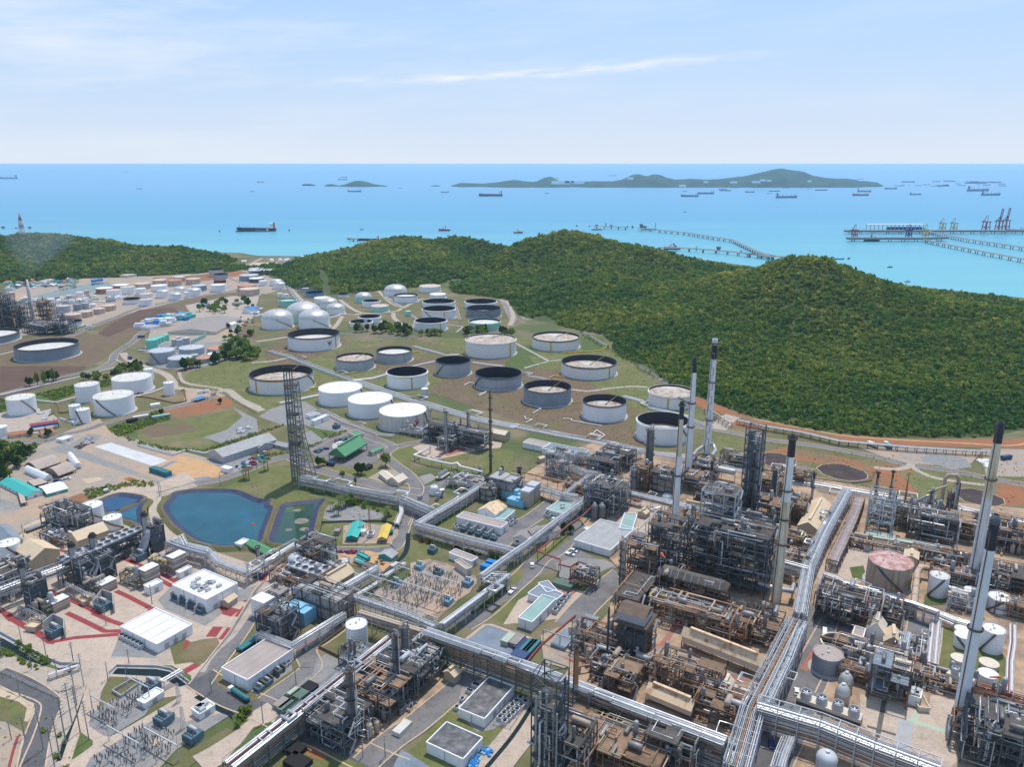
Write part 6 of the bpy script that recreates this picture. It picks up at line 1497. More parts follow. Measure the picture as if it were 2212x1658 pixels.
def unit(fr,x,y,lu,lv,h,nl,label,frame='steel',deck='deck',pm='sgbw',drums=5,vess=3,pipes=14,dens=.7,name='process_structure',cat='process unit',roofdeck=True,seed=None,brace=True,bay=6.5,vm='vessel',fans=0,box=None,rot=0.0,casing=None,stair=True,topclut=True,group=None,pr=.28):
 UNITN[0]+=1;rg=random.Random(seed or UNITN[0]*7)
 c=G(fr,x,y);u=UX.copy();v=VX.copy()
 if rot:u.rotate(Matrix.Rotation(rot,3,'Z'));v.rotate(Matrix.Rotation(rot,3,'Z'))
 t=thing(name,label,cat,c,group or 'steel process structures')
 nu,nv=max(1,round(lu/bay)),max(1,round(lv/bay));zs=[h*(k+1)/nl for k in range(nl)]
 P=lambda a,e,z=0.0:c+u*(a*lu)+v*(e*lv)+UP(z)
 b=MB()
 for i in range(nu+1):
  for j in range(nv+1):
   top=zs[-1]if rg.random()<.8 or nl==1 else zs[-2]if nl>1 else zs[-1]
   b.bar(P(i/nu-.5,j/nv-.5),P(i/nu-.5,j/nv-.5,top),.5)
 for z in zs:
  for i in range(nu+1):b.bar(P(i/nu-.5,-.5,z-.3),P(i/nu-.5,.5,z-.3),.36,.5)
  for j in range(nv+1):b.bar(P(-.5,j/nv-.5,z-.3),P(.5,j/nv-.5,z-.3),.36,.5)
 if brace:
  lo=0.0
  for z in zs:
   for i in range(nu):
    for e in(-.5,.5):
     if rg.random()<.4:b.bar(P(i/nu-.5,e,lo),P((i+1)/nu-.5,e,z-.3),.24)
   for j in range(nv):
    for a in(-.5,.5):
     if rg.random()<.4:b.bar(P(a,j/nv-.5,lo),P(a,(j+1)/nv-.5,z-.3),.24)
   lo=z
 for z in zs[-2:]:
  q=[P(*e,z+1.1)for e in((-.5,-.5),(.5,-.5),(.5,.5),(-.5,.5))]
  for i in range(4):
   b.bar(q[i],q[(i+1)%4],.12);n=4
   for k in range(n):m=q[i].lerp(q[(i+1)%4],k/n);b.bar(m-UP(1.4),m,.1)
 b.build('frame',frame,t)
 for k,z in enumerate(zs):
  b=MB()
  for i in range(nu):
   for j in range(nv):
    if rg.random()>(dens*.8 if k<nl-1 or dens<.85 else dens):continue
    q=[P((i+a)/nu-.5,(j+e)/nv-.5,z)for a,e in((.0,.0),(1.,.0),(1.,1.),(.0,1.))]
    b.prism([p[:2]for p in q],z-.12,z+.02)
  if b.v:b.build('deck',deck,t)
 def mats():return{'s':PSL,'g':PGR,'b':'pipebrown','w':'pipewhite','y':'pipeyellow','t':'pipetan','r':'pipered','G':'galv'}[rg.choice(pm)]
 lv0=[0.0]+zs
 for k in range(drums):
  z=rg.choice(lv0[:-1]if not topclut else lv0);r=rg.uniform(.7,1.5)*min(1,h/12+.4);d=rg.choice((u,v));L=rg.uniform(4,8)
  b=MB();p=P(rg.uniform(-.38,.38),rg.uniform(-.38,.38),z+r+.8);b.hdrum(p,d,L,r)
  for s in(-.3,.3):q=p+d*(L*s);b.bar(q-UP(r+.8),q-UP(r*.5),.6)
  b.build('drum',rg.choice((vm,vm,'vesseltan',PGR)),t)
 for k in range(vess):
  z=rg.choice(lv0);r=rg.uniform(.7,1.4);p=P(rg.uniform(-.4,.4),rg.uniform(-.4,.4));b=MB();b.vdrum(p.x,p.y,z,z+rg.uniform(4,8),r);b.build('vessel',rg.choice((vm,PGR)),t)
 for k in range(min(90,int(pipes*1.7))):
  b=MB();route(rg,b,c,u,v,lu,lv,1.0,h+(2.0 if topclut else 0),rg.choice((.2,.25,.25,.32,.45))*pr/.28)
  if b.v:b.build('pipe',mats(),t)
 if fans:
  b=MB();q=[P(a,e)[:2]for a,e in((-.48,-.48),(.48,-.48),(.48,.48),(-.48,.48))];b.prism(q,h+.6,h+1.8);bk=b.build('cooler_bank','galv' if fans>0 else deck,t)
  fu,fv=max(1,round(lu/5)),max(1,round(lv/5))
  for i in range(fu):
   for j in range(fv):
    p=P((i+.5)/fu-.5,(j+.5)/fv-.5);b=MB();r=min(lu/fu,lv/fv)*.40
    b.lathe(p.x,p.y,[(r,h+1.8),(r,h+2.5),(r-.15,h+2.5),(r-.2,h+1.9)],14,sm=False);b.build('fan_ring','fanmetal',bk)
    b=MB();b.disc(p.x,p.y,h+1.86,r-.2,14);b.build('fan_mouth','dark',bk)
 if casing:
  m,a0,a1,e0,e1,z0,z1=casing;b=MB()
  b.prism([P(a,e)[:2]for a,e in((a0,e0),(a1,e0),(a1,e1),(a0,e1))],z0*h,z1*h)
  n=max(3,int(lu*(a1-a0)/2.5))
  for i in range(n+1):
   a=a0+(a1-a0)*i/n
   for e,s in((e0,-1),(e1,1)):b.bar(P(a,e,z0*h)+v*(.12*s),P(a,e,z1*h)+v*(.12*s),.25)
  n=max(3,int(lv*(e1-e0)/2.5))
  for i in range(n+1):
   e=e0+(e1-e0)*i/n
   for a,s in((a0,-1),(a1,1)):b.bar(P(a,e,z0*h)+u*(.12*s),P(a,e,z1*h)+u*(.12*s),.25)
  b.build('casing',m,t)
 if stair and h>7:
  b=MB();a=rg.choice((-.5,.5));n=max(2,int(h/4));s=v if rg.random()<.5 else u;p0=P(a,rg.choice((-.3,.2)))+u*(1.2 if a>0 else-1.2)
  for k in range(n):
   z0,z1=h*k/n,h*(k+1)/n;sg=1 if k%2 else-1
   b.bar(p0+v*(2*sg)+UP(z0),p0-v*(2*sg)+UP(z1),.9,.3)
  b.build('stair','galv',t)
 return t,c
def column(fr,xb,yb,yt,wpx,label,m='vessel',rings=5,top='dome',pipe=True,xt=None,group='process columns',name='column',cat='process column',lat=False,r1=None):
 p=G(fr,xb,yb);k=mpp(fr,p);r=wpx*k/2;h=height_at(p,fr,xb,yt)
 rg=random.Random(int(xb*13+yb));t=thing(name,label,cat,p,group);b=MB();n=16
 rt=r*(r1 or 1)
 b.lathe(p.x,p.y,[(r*1.15,0),(r*1.15,3),(r,4.5),(r,h*.45),(rt,h*.52),(rt,h-rt*.8),(rt*.75,h-rt*.25),(.05,h)],n);b.build('shell',m,t)
 for i in range(rings):
  z=h*(.22+.74*i/max(1,rings-1));a0=rg.uniform(0,6.28);b=MB();rr=rt if z>h*.5 else r;R=rr+1.2
  A=[a0+3.6*j/8 for j in range(9)]
  vs=[(p.x+q*cos(a),p.y+q*sin(a),zz)for a in A for q,zz in((rr,z),(R,z),(R,z-.25),(rr,z-.25))]
  b.add(vs,[f for j in range(8)for f in((4*j,4*j+1,4*j+5,4*j+4),(4*j+1,4*j+2,4*j+6,4*j+5),(4*j+2,4*j+3,4*j+7,4*j+6))])
  q=[(p.x+R*cos(a),p.y+R*sin(a),z+1.1)for a in A];b.tube(q,.1,4)
  for j in(0,4,8):b.bar((q[j][0],q[j][1],z),q[j],.1)
  b.build('platform','steel',t)
 if pipe:
  for j in range(2):
   a=rg.uniform(0,6.28);R=r+.7;b=MB();x,y=p.x+R*cos(a),p.y+R*sin(a)
   b.tube([(p.x,p.y,h-.3),(p.x,p.y,h+1.6),(x,y,h+1.6),(x,y,6+6*j),(x+3*cos(a),y+3*sin(a),6+6*j)]if j==0 else[(x-.7*cos(a),y-.7*sin(a),h*.7),(x,y,h*.7),(x,y,5),(x+4*cos(a),y+4*sin(a),5)],.38 if j==0 else .28,6)
   b.build('overhead_pipe' if j==0 else 'downcomer',rg.choice((PSL,PGR)),t)
 a=rg.uniform(3.6,5.6);b=MB();b.bar((p.x+(r+.5)*cos(a),p.y+(r+.5)*sin(a),1),(p.x+(rt+.5)*cos(a),p.y+(rt+.5)*sin(a),h),.5);b.build('ladder','steel',t)
 return t,p,h
def tower(fr,x,y,yt,w,label,frame='steel',n=9,deck='deck',core=None):
 c=G(fr,x,y);h=height_at(c,fr,x,yt);rg=random.Random(int(x+y));t=thing('steel_tower',label,'steel tower',c,'tall steel towers');b=MB()
 S=lambda z,k=1.0:[c+UX*(i*w/2*k)+VX*(j*w/2*k)+UP(z)for i,j in((-1,-1),(1,-1),(1,1),(-1,1))]
 lattice(b,S(0),S(h),n,.55,.32);b.build('frame',frame,t)
 for k in range(1,n-1,2):
  b=MB();q=S(h*k/n,1.0);b.prism([p[:2]for p in q],h*k/n-.1,h*k/n+.1);b.build('deck',deck,t)
 for k,(ox,oy,r,hh,m)in enumerate(core or((-.2,-.2,.16,.93,'vessel'),(.22,.1,.13,.9,PGR),(0,.25,.11,.8,'vesseltan'))):
  p=c+UX*(ox*w)+VX*(oy*w);b=MB();b.vdrum(p.x,p.y,2,h*hh,r*w);b.build('column',m,t)
 for k in range(22):
  b=MB();route(rg,b,c,UX,VX,w*1.1,w*1.1,2,h,rg.choice((.25,.35,.5)))
  if b.v:b.build('pipe',rg.choice((PSL,PGR)),t)
 return t
SB,SW=SBR,'steel'
unit('B2',395,1220,17,16,20,4,'concrete table structure with silver vessels on top beside the grass',CGR,CGR,'ssgG',6,2,16,.8)
unit('B2',640,1145,20,10,9,2,'low grey steel bridge structure behind the pipe loops','galv','deck','ssgG',2,1,14,.5)
unit('B2',790,1245,22,18,17,3,'grey-green steel structure left of the grey column',STB,'deck','sgsG',7,2,20,.7)
unit('B2',900,1140,26,16,14,3,'grey deck crowded with silver pipes below the bund',STB,'deck','ssgG',6,3,24,.6)
unit('C3',285,330,10,15,22,5,'brown frame beside the round grey column',SB,DKB,'gbs',3,2,14,.7)
unit('C3',520,345,18,16,19,4,'furnace box with two tan ducts on its roof',SW,'deck','gsb',1,0,12,.5,casing=(CGR,-.38,.38,-.38,.38,.2,.85),name='furnace',cat='furnace')
unit('C3',870,305,20,16,13,2,'flat brown air cooler deck left of the slim grey flue',SW,DKB,'bgs',2,0,14,.95)
unit('C3',915,155,26,14,11,2,'pale deck and pipes behind the brown air cooler deck',SW,'deck','sgw',5,2,22,.6)
unit('C3',1000,460,18,15,14,3,'dark steel structure around the slim grey flue',SW,'deck','gsb',3,2,14,.7)
unit('C3',1215,600,22,20,22,4,'large dark furnace casing with ribbed walls',SW,DKB,'gbG',1,0,12,.55,casing=(STB,-.44,.44,-.44,.44,.1,.95),name='furnace',cat='furnace')
tower('C3',1430,600,-380,11,'tallest dark lattice tower beyond the furnaces',STB,12,core=((-.2,-.2,.2,.97,STB),(.22,.1,.15,.9,PGR),(0,.3,.1,.8,'vessel')))
unit('C3',1600,330,26,16,14,3,'brown decked structure behind the lattice tower',SB,DKB,'bgy',4,2,20,.7)
unit('C3',1700,680,20,16,17,3,'heater structure with slatted brown roof left of the cream chimney',SW,DKB,'gbs',2,2,16,.9)
unit('C3',1600,560,10,10,14,3,'small blue-grey vessel frame beside the slatted heater',STB,'deck','gs',2,3,10,.5)
unit('C3',1960,600,12,22,14,3,'yellow-railed steel structure beside the tan hall',SB,DKB,'ybg',3,1,16,.6)
unit('C3',1350,50,34,10,10,2,'low pipe structure in front of the silver flue duct',SW,'deck','swgb',4,1,24,.4)
unit('C3',1900,200,30,12,9,2,'low structure of white and tan pipes near the scrub',SB,DKB,'wtsb',4,2,24,.4)
column('B2',1165,1290,812,66,'tall stainless column with looped overhead pipe by the white open tank','vessel',6)
column('C3',190,360,75,78,'stout grey column with flame-tipped mast','vessel',4,r1=.95)
column('C3',1690,445,85,58,'dark slim column in the furnace row',STB,5)
column('C3',65,1395,850,62,'brown column with six ring platforms by the white warehouse','vesseltan',7,r1=.8)
column('C3',880,990,800,60,'short dark column rising from the main block',STB,3)
unit('C3',1190,1300,48,20,38,6,'largest black multi-storey structure in the middle of the plant',STB,'deck','sgGb',14,8,44,.75,pr=.32)
unit('C3',1080,1140,20,14,52,8,'highest braced deck stack of the central block','galv','deck','sgG',5,4,22,.6,pr=.34)
unit('C3',560,1190,20,20,34,5,'braced steel structure with silver crossover duct left of the central block',STB,'deck','sgGb',6,4,26,.6,pr=.34)
unit('C3',300,1255,18,16,24,4,'reactor structure with big silver bend pipe near the road',SW,DKB,'sgb',5,4,20,.6,pr=.34)
unit('C3',430,1240,14,12,18,3,'brown frame between the reactor and the central block',SB,DKB,'gbs',4,3,16,.6)
unit('C3',600,1350,18,12,12,3,'rusty low structure in front of the braced one',SB,DKB,'bgr',4,3,18,.6)
t,c=unit('C3',820,1490,40,9,13,2,'long dark air cooler with hipped slatted roof on stilts',SW,'deck','bgt',3,2,14,.9)
b=MB();P_=lambda a,e,z:c+UX*(a*20)+VX*(e*5)+UP(z)
b.add([P_(-1,-1,13.2),P_(1,-1,13.2),P_(1,1,13.2),P_(-1,1,13.2),P_(-.88,-.35,16.5),P_(.88,-.35,16.5),P_(.88,.35,16.5),P_(-.88,.35,16.5)],[(0,1,5,4),(1,2,6,5),(2,3,7,6),(3,0,4,7),(4,5,6,7)]);b.build('roof_hood','deck',t)
for i in range(9):
 b=MB();a=-.8+i*.2;b.bar(P_(a,-1.02,13.4),P_(a,-.3,16.8),.3);b.build('rib',PGR,t)
unit('C3',215,1540,13,30,12,2,'dark grid-roofed air cooler beside the yellowish exchangers',SW,'deck','gGb',2,1,12,.95)
unit('C3',520,1600,22,10,6,1,'bank of yellowish exchanger tubes at the furnace row',SB,DKB,'ytyb',10,1,16,.3,vm='pipeyellow')
unit('C3',1290,760,60,8,9,2,'long brown pipe structure behind the central block',SB,DKB,'bgwt',8,4,40,.4)
unit('C3',1750,900,40,14,10,2,'rust-coloured pump alley right of the central block',SB,DKB,'byts',6,4,30,.5)
unit('C3',1900,1180,24,14,11,2,'brown structure beside the foot of the cream chimney',SB,DKB,'bgs',5,3,20,.6)
unit('C3',1500,880,22,10,20,3,'dark frame with a white roof sheet behind the central block',STB,'roofwhite','sgG',3,2,12,.5)
unit('C3',730,720,24,14,11,2,'dark pump structure right of the white chimney',SB,DKB,'bgt',5,4,20,.5)
unit('B1',1730,955,62,15,17,3,'long reformer structure with flat dark roof and three columns',STB,'deck','sgGw',10,4,34,.9)
column('B1',1642,1020,665,27,'grey concrete-like column in front of the reformer',CGR,3,r1=.85)
column('B1',1502,900,655,18,'slim grey column at the left end of the reformer',CGR,2)
column('B1',1833,960,680,20,'slim grey column at the right end of the reformer',CGR,3)
unit('B1',1660,990,16,12,10,2,'small dark frame below the reformer columns',STB,'deck','sgG',4,2,14,.6)
unit('B1',1860,950,14,12,10,2,'small dark frame at the right of the reformer',STB,'deck','sgb',3,2,14,.6)
unit('B1',1380,880,34,10,5,1,'valve and pipe tangle left of the reformer','galv','deck','swgG',6,4,34,.3)
unit('C2',1020,350,22,15,13,2,'boiler house with ribbed grey casing and rusty ducts',SW,DKB,'sbgr',2,2,22,.5,casing=('roofgrey',-.46,.46,-.46,.46,.05,1.1),name='boiler',cat='boiler')
unit('C2',850,410,11,10,10,2,'smaller boiler with yellow fittings left of the boiler house',SW,'deck','sbyg',1,1,14,.6,casing=(CGR,-.42,.42,-.42,.42,.05,.9),name='boiler',cat='boiler')
unit('C2',620,280,30,14,6,1,'large horizontal drums and pipes left of the boilers','galv','deck','swgt',6,1,22,.3)
unit('C2',2120,520,26,24,22,4,'dense blue-grey structure above the stainless silos',STB,'deck','sgsG',8,5,30,.6)
unit('C2',1840,350,24,14,6,1,'rust red pipe manifold east of the pale tan hut',SB,DKB,'rbrt',4,2,20,.3)
unit('C2',1880,1330,14,10,11,2,'silo and platform frame beside the mid-plant road',SW,DKB,'sgb',2,1,12,.7)
unit('C4',640,735,15,15,26,3,'steel tower block with striped blue-grey roof','galv','roofblue','sgG',2,2,10,.35)
unit('C4',900,690,40,14,14,3,'dark unit with a row of white vessels underneath',SW,'deck','sgGb',9,6,34,.6,vm='rfgrey')
unit('C4',1200,850,28,16,20,3,'black steel frame topped by silver pipes',SW,'deck','ssgG',6,4,30,.7)
unit('C4',1100,590,44,12,9,2,'low pipe jungle in front of the back pipeway',SW,'deck','sgbw',7,6,40,.4)
unit('C4',1500,800,26,20,14,3,'dark vessels and pipes left of the grey chimney',SW,DKB,'sgbt',8,5,30,.6)
unit('C4',2030,900,26,26,15,3,'dark structure right of the pale chimney top',SW,DKB,'sgbw',7,5,34,.6)
unit('C4',1950,1420,20,18,16,3,'dark frame behind the rightmost tanks',SW,'deck','gsb',5,3,22,.6)
unit('C4',2180,1420,18,18,12,2,'steel unit cut by the right picture edge',SW,DKB,'gsb',5,3,20,.6)
unit('C4',1350,1080,36,8,7,2,'pipe alley in front of the pale green roof',SB,DKB,'bswg',6,4,30,.4)
unit('C4',700,990,40,7,6,1,'tan looped pipes in front of the mossy house',SB,DKB,'twtb',5,3,24,.3)
unit('C4',1430,1330,22,14,11,2,'dark pumps and frames around the grey chimney foot',SW,DKB,'gbs',5,4,20,.5)
unit('C4',1580,1600,16,10,9,2,'concrete pit house with pipes below the pale chimney',CGR,CGR,'gs',2,2,10,.7)
unit('C4',2110,1640,20,14,8,2,'tan vessels and green cover at the right edge',SB,DKB,'tgb',5,4,18,.5)
column('C4',1375,640,330,75,'rust brown fat column with side platforms',SBR,5,r1=.75)
t,p,h=column('C4',1440,610,225,34,'pale twin-leg column joined by an inverted U pipe',PGR,2,pipe=False)
b=MB();b.tube([(p.x,p.y,h-1),(p.x,p.y,h+3),(p.x-2,p.y,h+5),(p.x-7,p.y+1,h+5),(p.x-9,p.y+1,h+2),(p.x-9,p.y+1,8)],1.3,8);b.build('overhead_pipe','pipetan',t)
column('C4',1165,640,310,30,'pale column with slanting tan pipe',PGR,3)
for i,q in enumerate(('850,590,415,44,pipeyellow','1030,560,440,20,pipegrey','1235,560,400,18,pipegrey','1100,560,420,20,pipegrey','1550,700,560,30,vessel','1680,720,560,34,steelblue','1770,760,640,26,vessel')):
 a=q.split(',');column('C4',*map(float,a[:4]),('ochre column among right-hand pipes','thin grey column left of the slanting pipes','thin grey column with blue cap nearby','thin grey column under the slanting pipes','grey column near the dark vessels','dark column left of the grey chimney','grey column behind the grey chimney')[i],a[4],3)
pipe_run('C4','1180,330,22 1280,295,24 1380,265,26',22,.8,'pipetan','slanting tan pipe between pale columns',0)
pipe_run('C4','1060,430,12 1160,375,18 1200,370,18 1270,440,12',16,.9,PSL,'silver pipe forming a roof shape over pipes',0)
unit('D3',190,470,17,15,22,4,'tall furnace with stepped roof beside red lanes',SW,DKB,'gsb',1,1,10,.5,casing=(STB,-.42,.42,-.42,.42,.15,.8),name='furnace',cat='furnace')
unit('D3',790,790,30,14,13,2,'exchanger structure with a row of dark upright panels',SB,DKB,'btg',4,3,22,.5)
unit('D3',80,800,14,16,10,2,'dark slatted deck left of the exchanger structure',SB,DKB,'btg',3,2,14,.9)
unit('D3',280,640,18,10,8,2,'grey filter vessels on brown steel by the blue column',SB,DKB,'tbs',4,3,18,.5)
column('D3',462,680,470,66,'stubby blue-grey column beside the exchanger structure','tkgrey',1,pipe=False)
unit('D3',900,140,50,16,12,2,'brown pipe structure behind the long compressor shelter',SB,DKB,'btgw',7,5,40,.5)
unit('D3',1150,230,24,14,10,2,'rust brown frames behind the shelter, near its right end',SB,DKB,'btgr',5,4,22,.5)
unit('D3',1560,250,20,20,12,2,'brown vessels between shelter and great rack',SB,DKB,'bts',5,4,22,.5)
unit('D3',1130,960,34,9,7,1,'brown pipe alley between the two compressor shelters',SB,DKB,'btsw',6,4,30,.4)
unit('D3',1120,1130,20,12,9,2,'small fired heater and pots near the great rack',SB,DKB,'bgs',3,4,16,.4)
unit('D3',130,1560,34,24,11,2,'brown decked structure with yellow edge beams at the bottom',SB,DKB,'ybgt',6,4,34,.9)
unit('D3',600,1640,20,12,16,3,'frame holding two upright silver vessels at the bottom edge',SW,'deck','sgG',2,4,16,.6)
unit('D3',950,1600,26,10,9,2,'silver pipes and frame under the tiered rack at the bottom','galv','deck','sswG',2,2,22,.4)
unit('C4',300,1700,30,22,16,3,'dark grey equipment block below the silver rack',SW,'deck','sgGb',7,4,34,.7)
unit('C4',640,1680,22,14,11,2,'blue-grey equipment right of the dark block',SW,'deck','sgt',6,4,24,.6)
unit('D4',600,560,40,12,8,2,'row of small upright grey vessels and pipes',SW,DKB,'sgbG',6,10,34,.4)
unit('D4',740,890,16,14,19,3,'dark frame with bright blue-grey slatted roof',SW,'roofblue','sgG',2,2,12,.6)
unit('D4',870,850,8,9,15,2,'narrow frame with beige slatted roof beside the blue one',SW,'roofbeige','sg',1,1,8,.7)
unit('D4',960,560,14,40,6,1,'narrow equipment lane along the right road',SW,'deck','sgGw',8,5,36,.4)
unit('D4',1260,770,22,14,5,1,'pump set in front of the right-hand cooling tower',SW,DKB,'sgb',6,4,22,.3)
unit('D4',480,740,36,8,7,2,'pipe alley behind the domed brown tanks',SB,DKB,'sbgt',5,4,26,.4)
unit('D4',1900,1560,26,22,20,4,'dark green-black structure at the bottom right corner',STB,'deck','sgG',6,5,34,.7)
unit('D4',2120,1560,18,20,13,2,'structure with teal mesh roof at the bottom right edge',STB,'roofblue','sgG',3,2,16,.9)
unit('D4',1600,1400,14,12,11,2,'small frame at the foot of the pale blue-grey chimney',SW,'deck','sgb',3,2,14,.6)
unit('D4',2140,1260,22,8,8,2,'equipment row at the right edge by the roadway',SW,'deck','sgb',4,3,18,.5)
unit('D4',1850,920,30,7,4,1,'manifold with red kerb near the right lawn',SB,DKB,'grb',3,6,22,.3)
column('D4',1815,1650,1200,120,'thick dark column at the bottom right corner',STB,5,r1=.95)
tower('D2',1490,1900,620,10.5,'big black steel tower cut by the bottom edge',STB,9,core=((-.1,-.1,.2,.86,STB),(-.42,-.3,.07,.7,PGR),(.3,.2,.12,.8,STB)))
unit('D2',1680,1760,18,18,24,4,'dark frame attached right of the big black tower',SW,'deck','sgGb',5,4,26,.7)
unit('D2',2020,1290,22,16,11,2,'structure with grey-brown flat roof below the tiered rack',SW,DKB,'bgs',3,2,16,.95)
unit('D2',2080,1560,22,20,12,2,'concrete table with brown deck at the bottom',SB,DKB,'bgty',4,3,20,.9)
unit('D2',2050,420,26,14,12,2,'row of red-flanged pumps and pipes in the yard',SB,DKB,'brtg',5,6,26,.4)
unit('D2',2160,640,14,18,9,2,'silver vessel cluster by the tiered rack',SW,'deck','swgb',4,8,20,.5)
unit('D1',1450,1310,22,18,14,3,'steel structure with grid roof around the slim bottom column',STB,'deck','sgG',6,3,34,.86)
unit('D1',1900,960,26,20,14,3,'dark frame with silver drums behind the slim column',STB,DKB,'sgGb',7,4,30,.6)
unit('D1',1800,620,34,10,9,2,'blue-grey basins and pipe frames under the silver rack',STB,'roofblue','sgb',3,2,22,.6)
unit('D1',2200,760,22,20,16,3,'black frame with white domed vessels at the rack corner',STB,'deck','sgG',5,8,26,.6,vm='rfgrey')
unit('D2',100,640,16,26,13,2,'concrete framed unit with white drums beside the red lane',SW,CGR,'sgG',6,6,20,.7,vm='rfgrey')
unit('D2',290,560,7,7,12,2,'small twin pipe stand in the red yard',SW,'deck','sgG',0,1,10,.3)
column('D1',1598,1400,565,82,'slim dark column nearest the camera at bottom centre','columngrey',5)
column('D1',2070,905,210,74,'grey column, left of the tall pair behind the rack','columngrey',5)
column('D1',2160,690,135,70,'grey column, right of the tall pair behind the rack','columngrey',5)
for i,x in enumerate((70,150)):column('D2',x,640,420,62,('stout grey drum column, %s of two beside the tiered rack'%('left','right')[i]),CGR,1,pipe=False)
def mast(fr,x,y,yt,w,label,m='galv',n=9,plat=False):
 c=G(fr,x,y);h=height_at(c,fr,x,yt);t=thing('lattice_mast',label,'mast',c,'lattice masts');b=MB()
 S=lambda z,k:[c+Vector((i*w/2*k,j*w/2*k,z))for i,j in((-1,-1),(1,-1),(1,1),(-1,1))]
 lattice(b,S(0,1),S(h,.45),n,.13,.07);b.build('frame',m,t)
 if plat:b=MB();b.box(c.x,c.y,h*.8,w*1.3,w*1.3,.4);b.build('platform','steel',t)
 return t
mast('D2',1755,690,75,4.5,'dark lattice mast above the process yard','steel',plat=True)
unit('A0',30,1500,40,26,52,6,'dark refinery structure at the left picture edge',STB,'deck','sgG',8,6,26,.6,pr=.45)
unit('A0',130,1490,50,30,36,5,'dark refinery block beside the far left chimney',STB,'deck','sgGb',8,6,26,.6,pr=.45)
unit('A0',400,1430,26,22,30,4,'brown refinery frame among left tanks',SW,DKB,'sgb',4,3,16,.6,pr=.4)
unit('A0',370,1540,60,26,14,2,'low dark refinery frame by the perimeter road',STB,'deck','sgG',5,3,24,.7,pr=.4)
unit('A0',545,1545,34,22,22,3,'grey refinery frame below two columns',STB,'deck','sgG',4,3,16,.6,pr=.4)
unit('A0',220,1480,40,14,10,2,'teal roofed pump house of the left refinery',STB,'roofteal','sg',3,2,12,.7)
for i,q in enumerate(('540,1530,1375,40','572,1530,1380,26','172,1440,1315,34','60,1440,1270,30','110,1400,1280,24')):
 column('A0',*map(float,q.split(',')),('grey column under the drum tank, left one','grey column under the drum tank, right one','pale column of the left refinery block','column at the left edge of the refinery','slim column amid the left refinery block')[i],'tkgrey',3)
stack('A0',20,1500,0,965,36,22,'brown tapered chimney at the left picture edge',[(.8,'stackrust'),(1,SBR)],group='left refinery chimneys')
stack('A0',290,1440,250,1085,30,18,'pale slender chimney with thin smoke in the left refinery',[(.7,'stackgrey'),(1,'stackgrey')],group='left refinery chimneys')
def hrsg(fr,x,y,sx,sy,syt,sw,label,h=26,ramp=True):
 t,c=unit(fr,x,y,7,9,h,3,label,STB,'deck','sgG',3,1,16,.5,casing=(STB,-.46,.46,-.48,.48,.05,.9),name='heat_recovery_boiler',cat='boiler',group='heat recovery boilers')
 stack(fr,sx,sy,sx-4,syt,sw,sw*.95,label.replace('recovery boiler','exhaust stack').replace('steam','grey round'),[(.9,CGR),(1,'stackblack')],group='power station exhaust stacks',ringz=(.9,.45))
 if ramp:
  b=MB();w=3;P=lambda a,e,z:c+UX*a+VX*e+UP(z)
  prof=[(-4.5,h*.9),(-7,h*.6),(-10.5,h*.3),(-13.5,h*.2),(-17,h*.18)]
  for(e0,z0),(e1,z1)in zip(prof,prof[1:]):
   b.add([P(-w,e0,z0),P(w,e0,z0),P(w,e1,z1),P(-w,e1,z1),P(-w,e0,z0-3),P(w,e0,z0-3),P(w,e1,z1-2.6),P(-w,e1,z1-2.6)],[(0,1,2,3),(7,6,5,4),(0,3,7,4),(1,5,6,2),(3,2,6,7),(0,4,5,1)])
  b.build('inlet_duct',PSL,t)
  for k in range(9):
   b=MB();s=k/8*3.99;i=int(s);f=s-i;e=prof[i][0]*(1-f)+prof[i+1][0]*f;z=prof[i][1]*(1-f)+prof[i+1][1]*f
   b.bar(P(-w-.1,e,z+.1),P(w+.1,e,z+.1),.35);b.build('stiffener',PGR,t)
 return t
hrsg('C0',1690,960,1605,980,545,52,'steam recovery boiler nearest the big pond',19,True)
hrsg('C0',1150,1260,1050,1160,775,60,'steam recovery boiler second from the big pond',17,True)
hrsg('C0',940,1340,838,1330,870,52,'steam recovery boiler third from the big pond',18,False)
hrsg('C0',420,1590,312,1560,1090,50,'steam recovery boiler at the left near the wide beige hall',18,False)
unit('C0',250,1290,7,8,13,2,'dark boiler frame behind the left recovery boiler',STB,'deck','sgG',2,2,14,.6)
unit('C0',60,1430,22,20,16,2,'dark power station structure at the left picture edge',STB,'deck','sgG',5,3,24,.6)
unit('C1',1290,1620,34,13,15,2,'ribbed grey boiler casing between two white exhaust stacks',SW,'deck','sgb',2,2,20,.5,casing=(CGR,-.47,.47,-.46,.46,.03,.9),name='boiler',cat='boiler')
unit('D1',800,250,15,16,17,3,'dark boiler casing beside the blunt exhaust stack',STB,'deck','sgb',2,1,16,.5,casing=(STB,-.45,.45,-.45,.45,.03,.85),name='boiler',cat='boiler')
unit('C0',740,740,30,18,17,3,'green-grey structure crowded with silver exchangers by a white tank',STB,'deck','ssGg',9,5,30,.7)
unit('C0',640,860,26,10,5,1,'low pumps and small white tanks behind the wide beige hall',SW,'deck','swG',5,3,18,.3,vm='rfwhite')
unit('C1',1210,1120,18,16,17,3,'dark structure with rusty drum right of the grey tank',SW,'deck','sgGb',4,3,22,.6)
unit('C1',1000,1290,30,16,5,1,'pumps and white pipes in front of the grey tank',SB,DKB,'wsgb',5,6,24,.3)
unit('C1',1130,1300,26,12,9,1,'cooler bank behind the white turbine stacks',SW,'deck','sg',2,1,10,.5,fans=1)
unit('C1',830,1560,24,16,7,1,'grey boxes and coolers beside the slanting road',SB,DKB,'sgyw',5,3,22,.4)
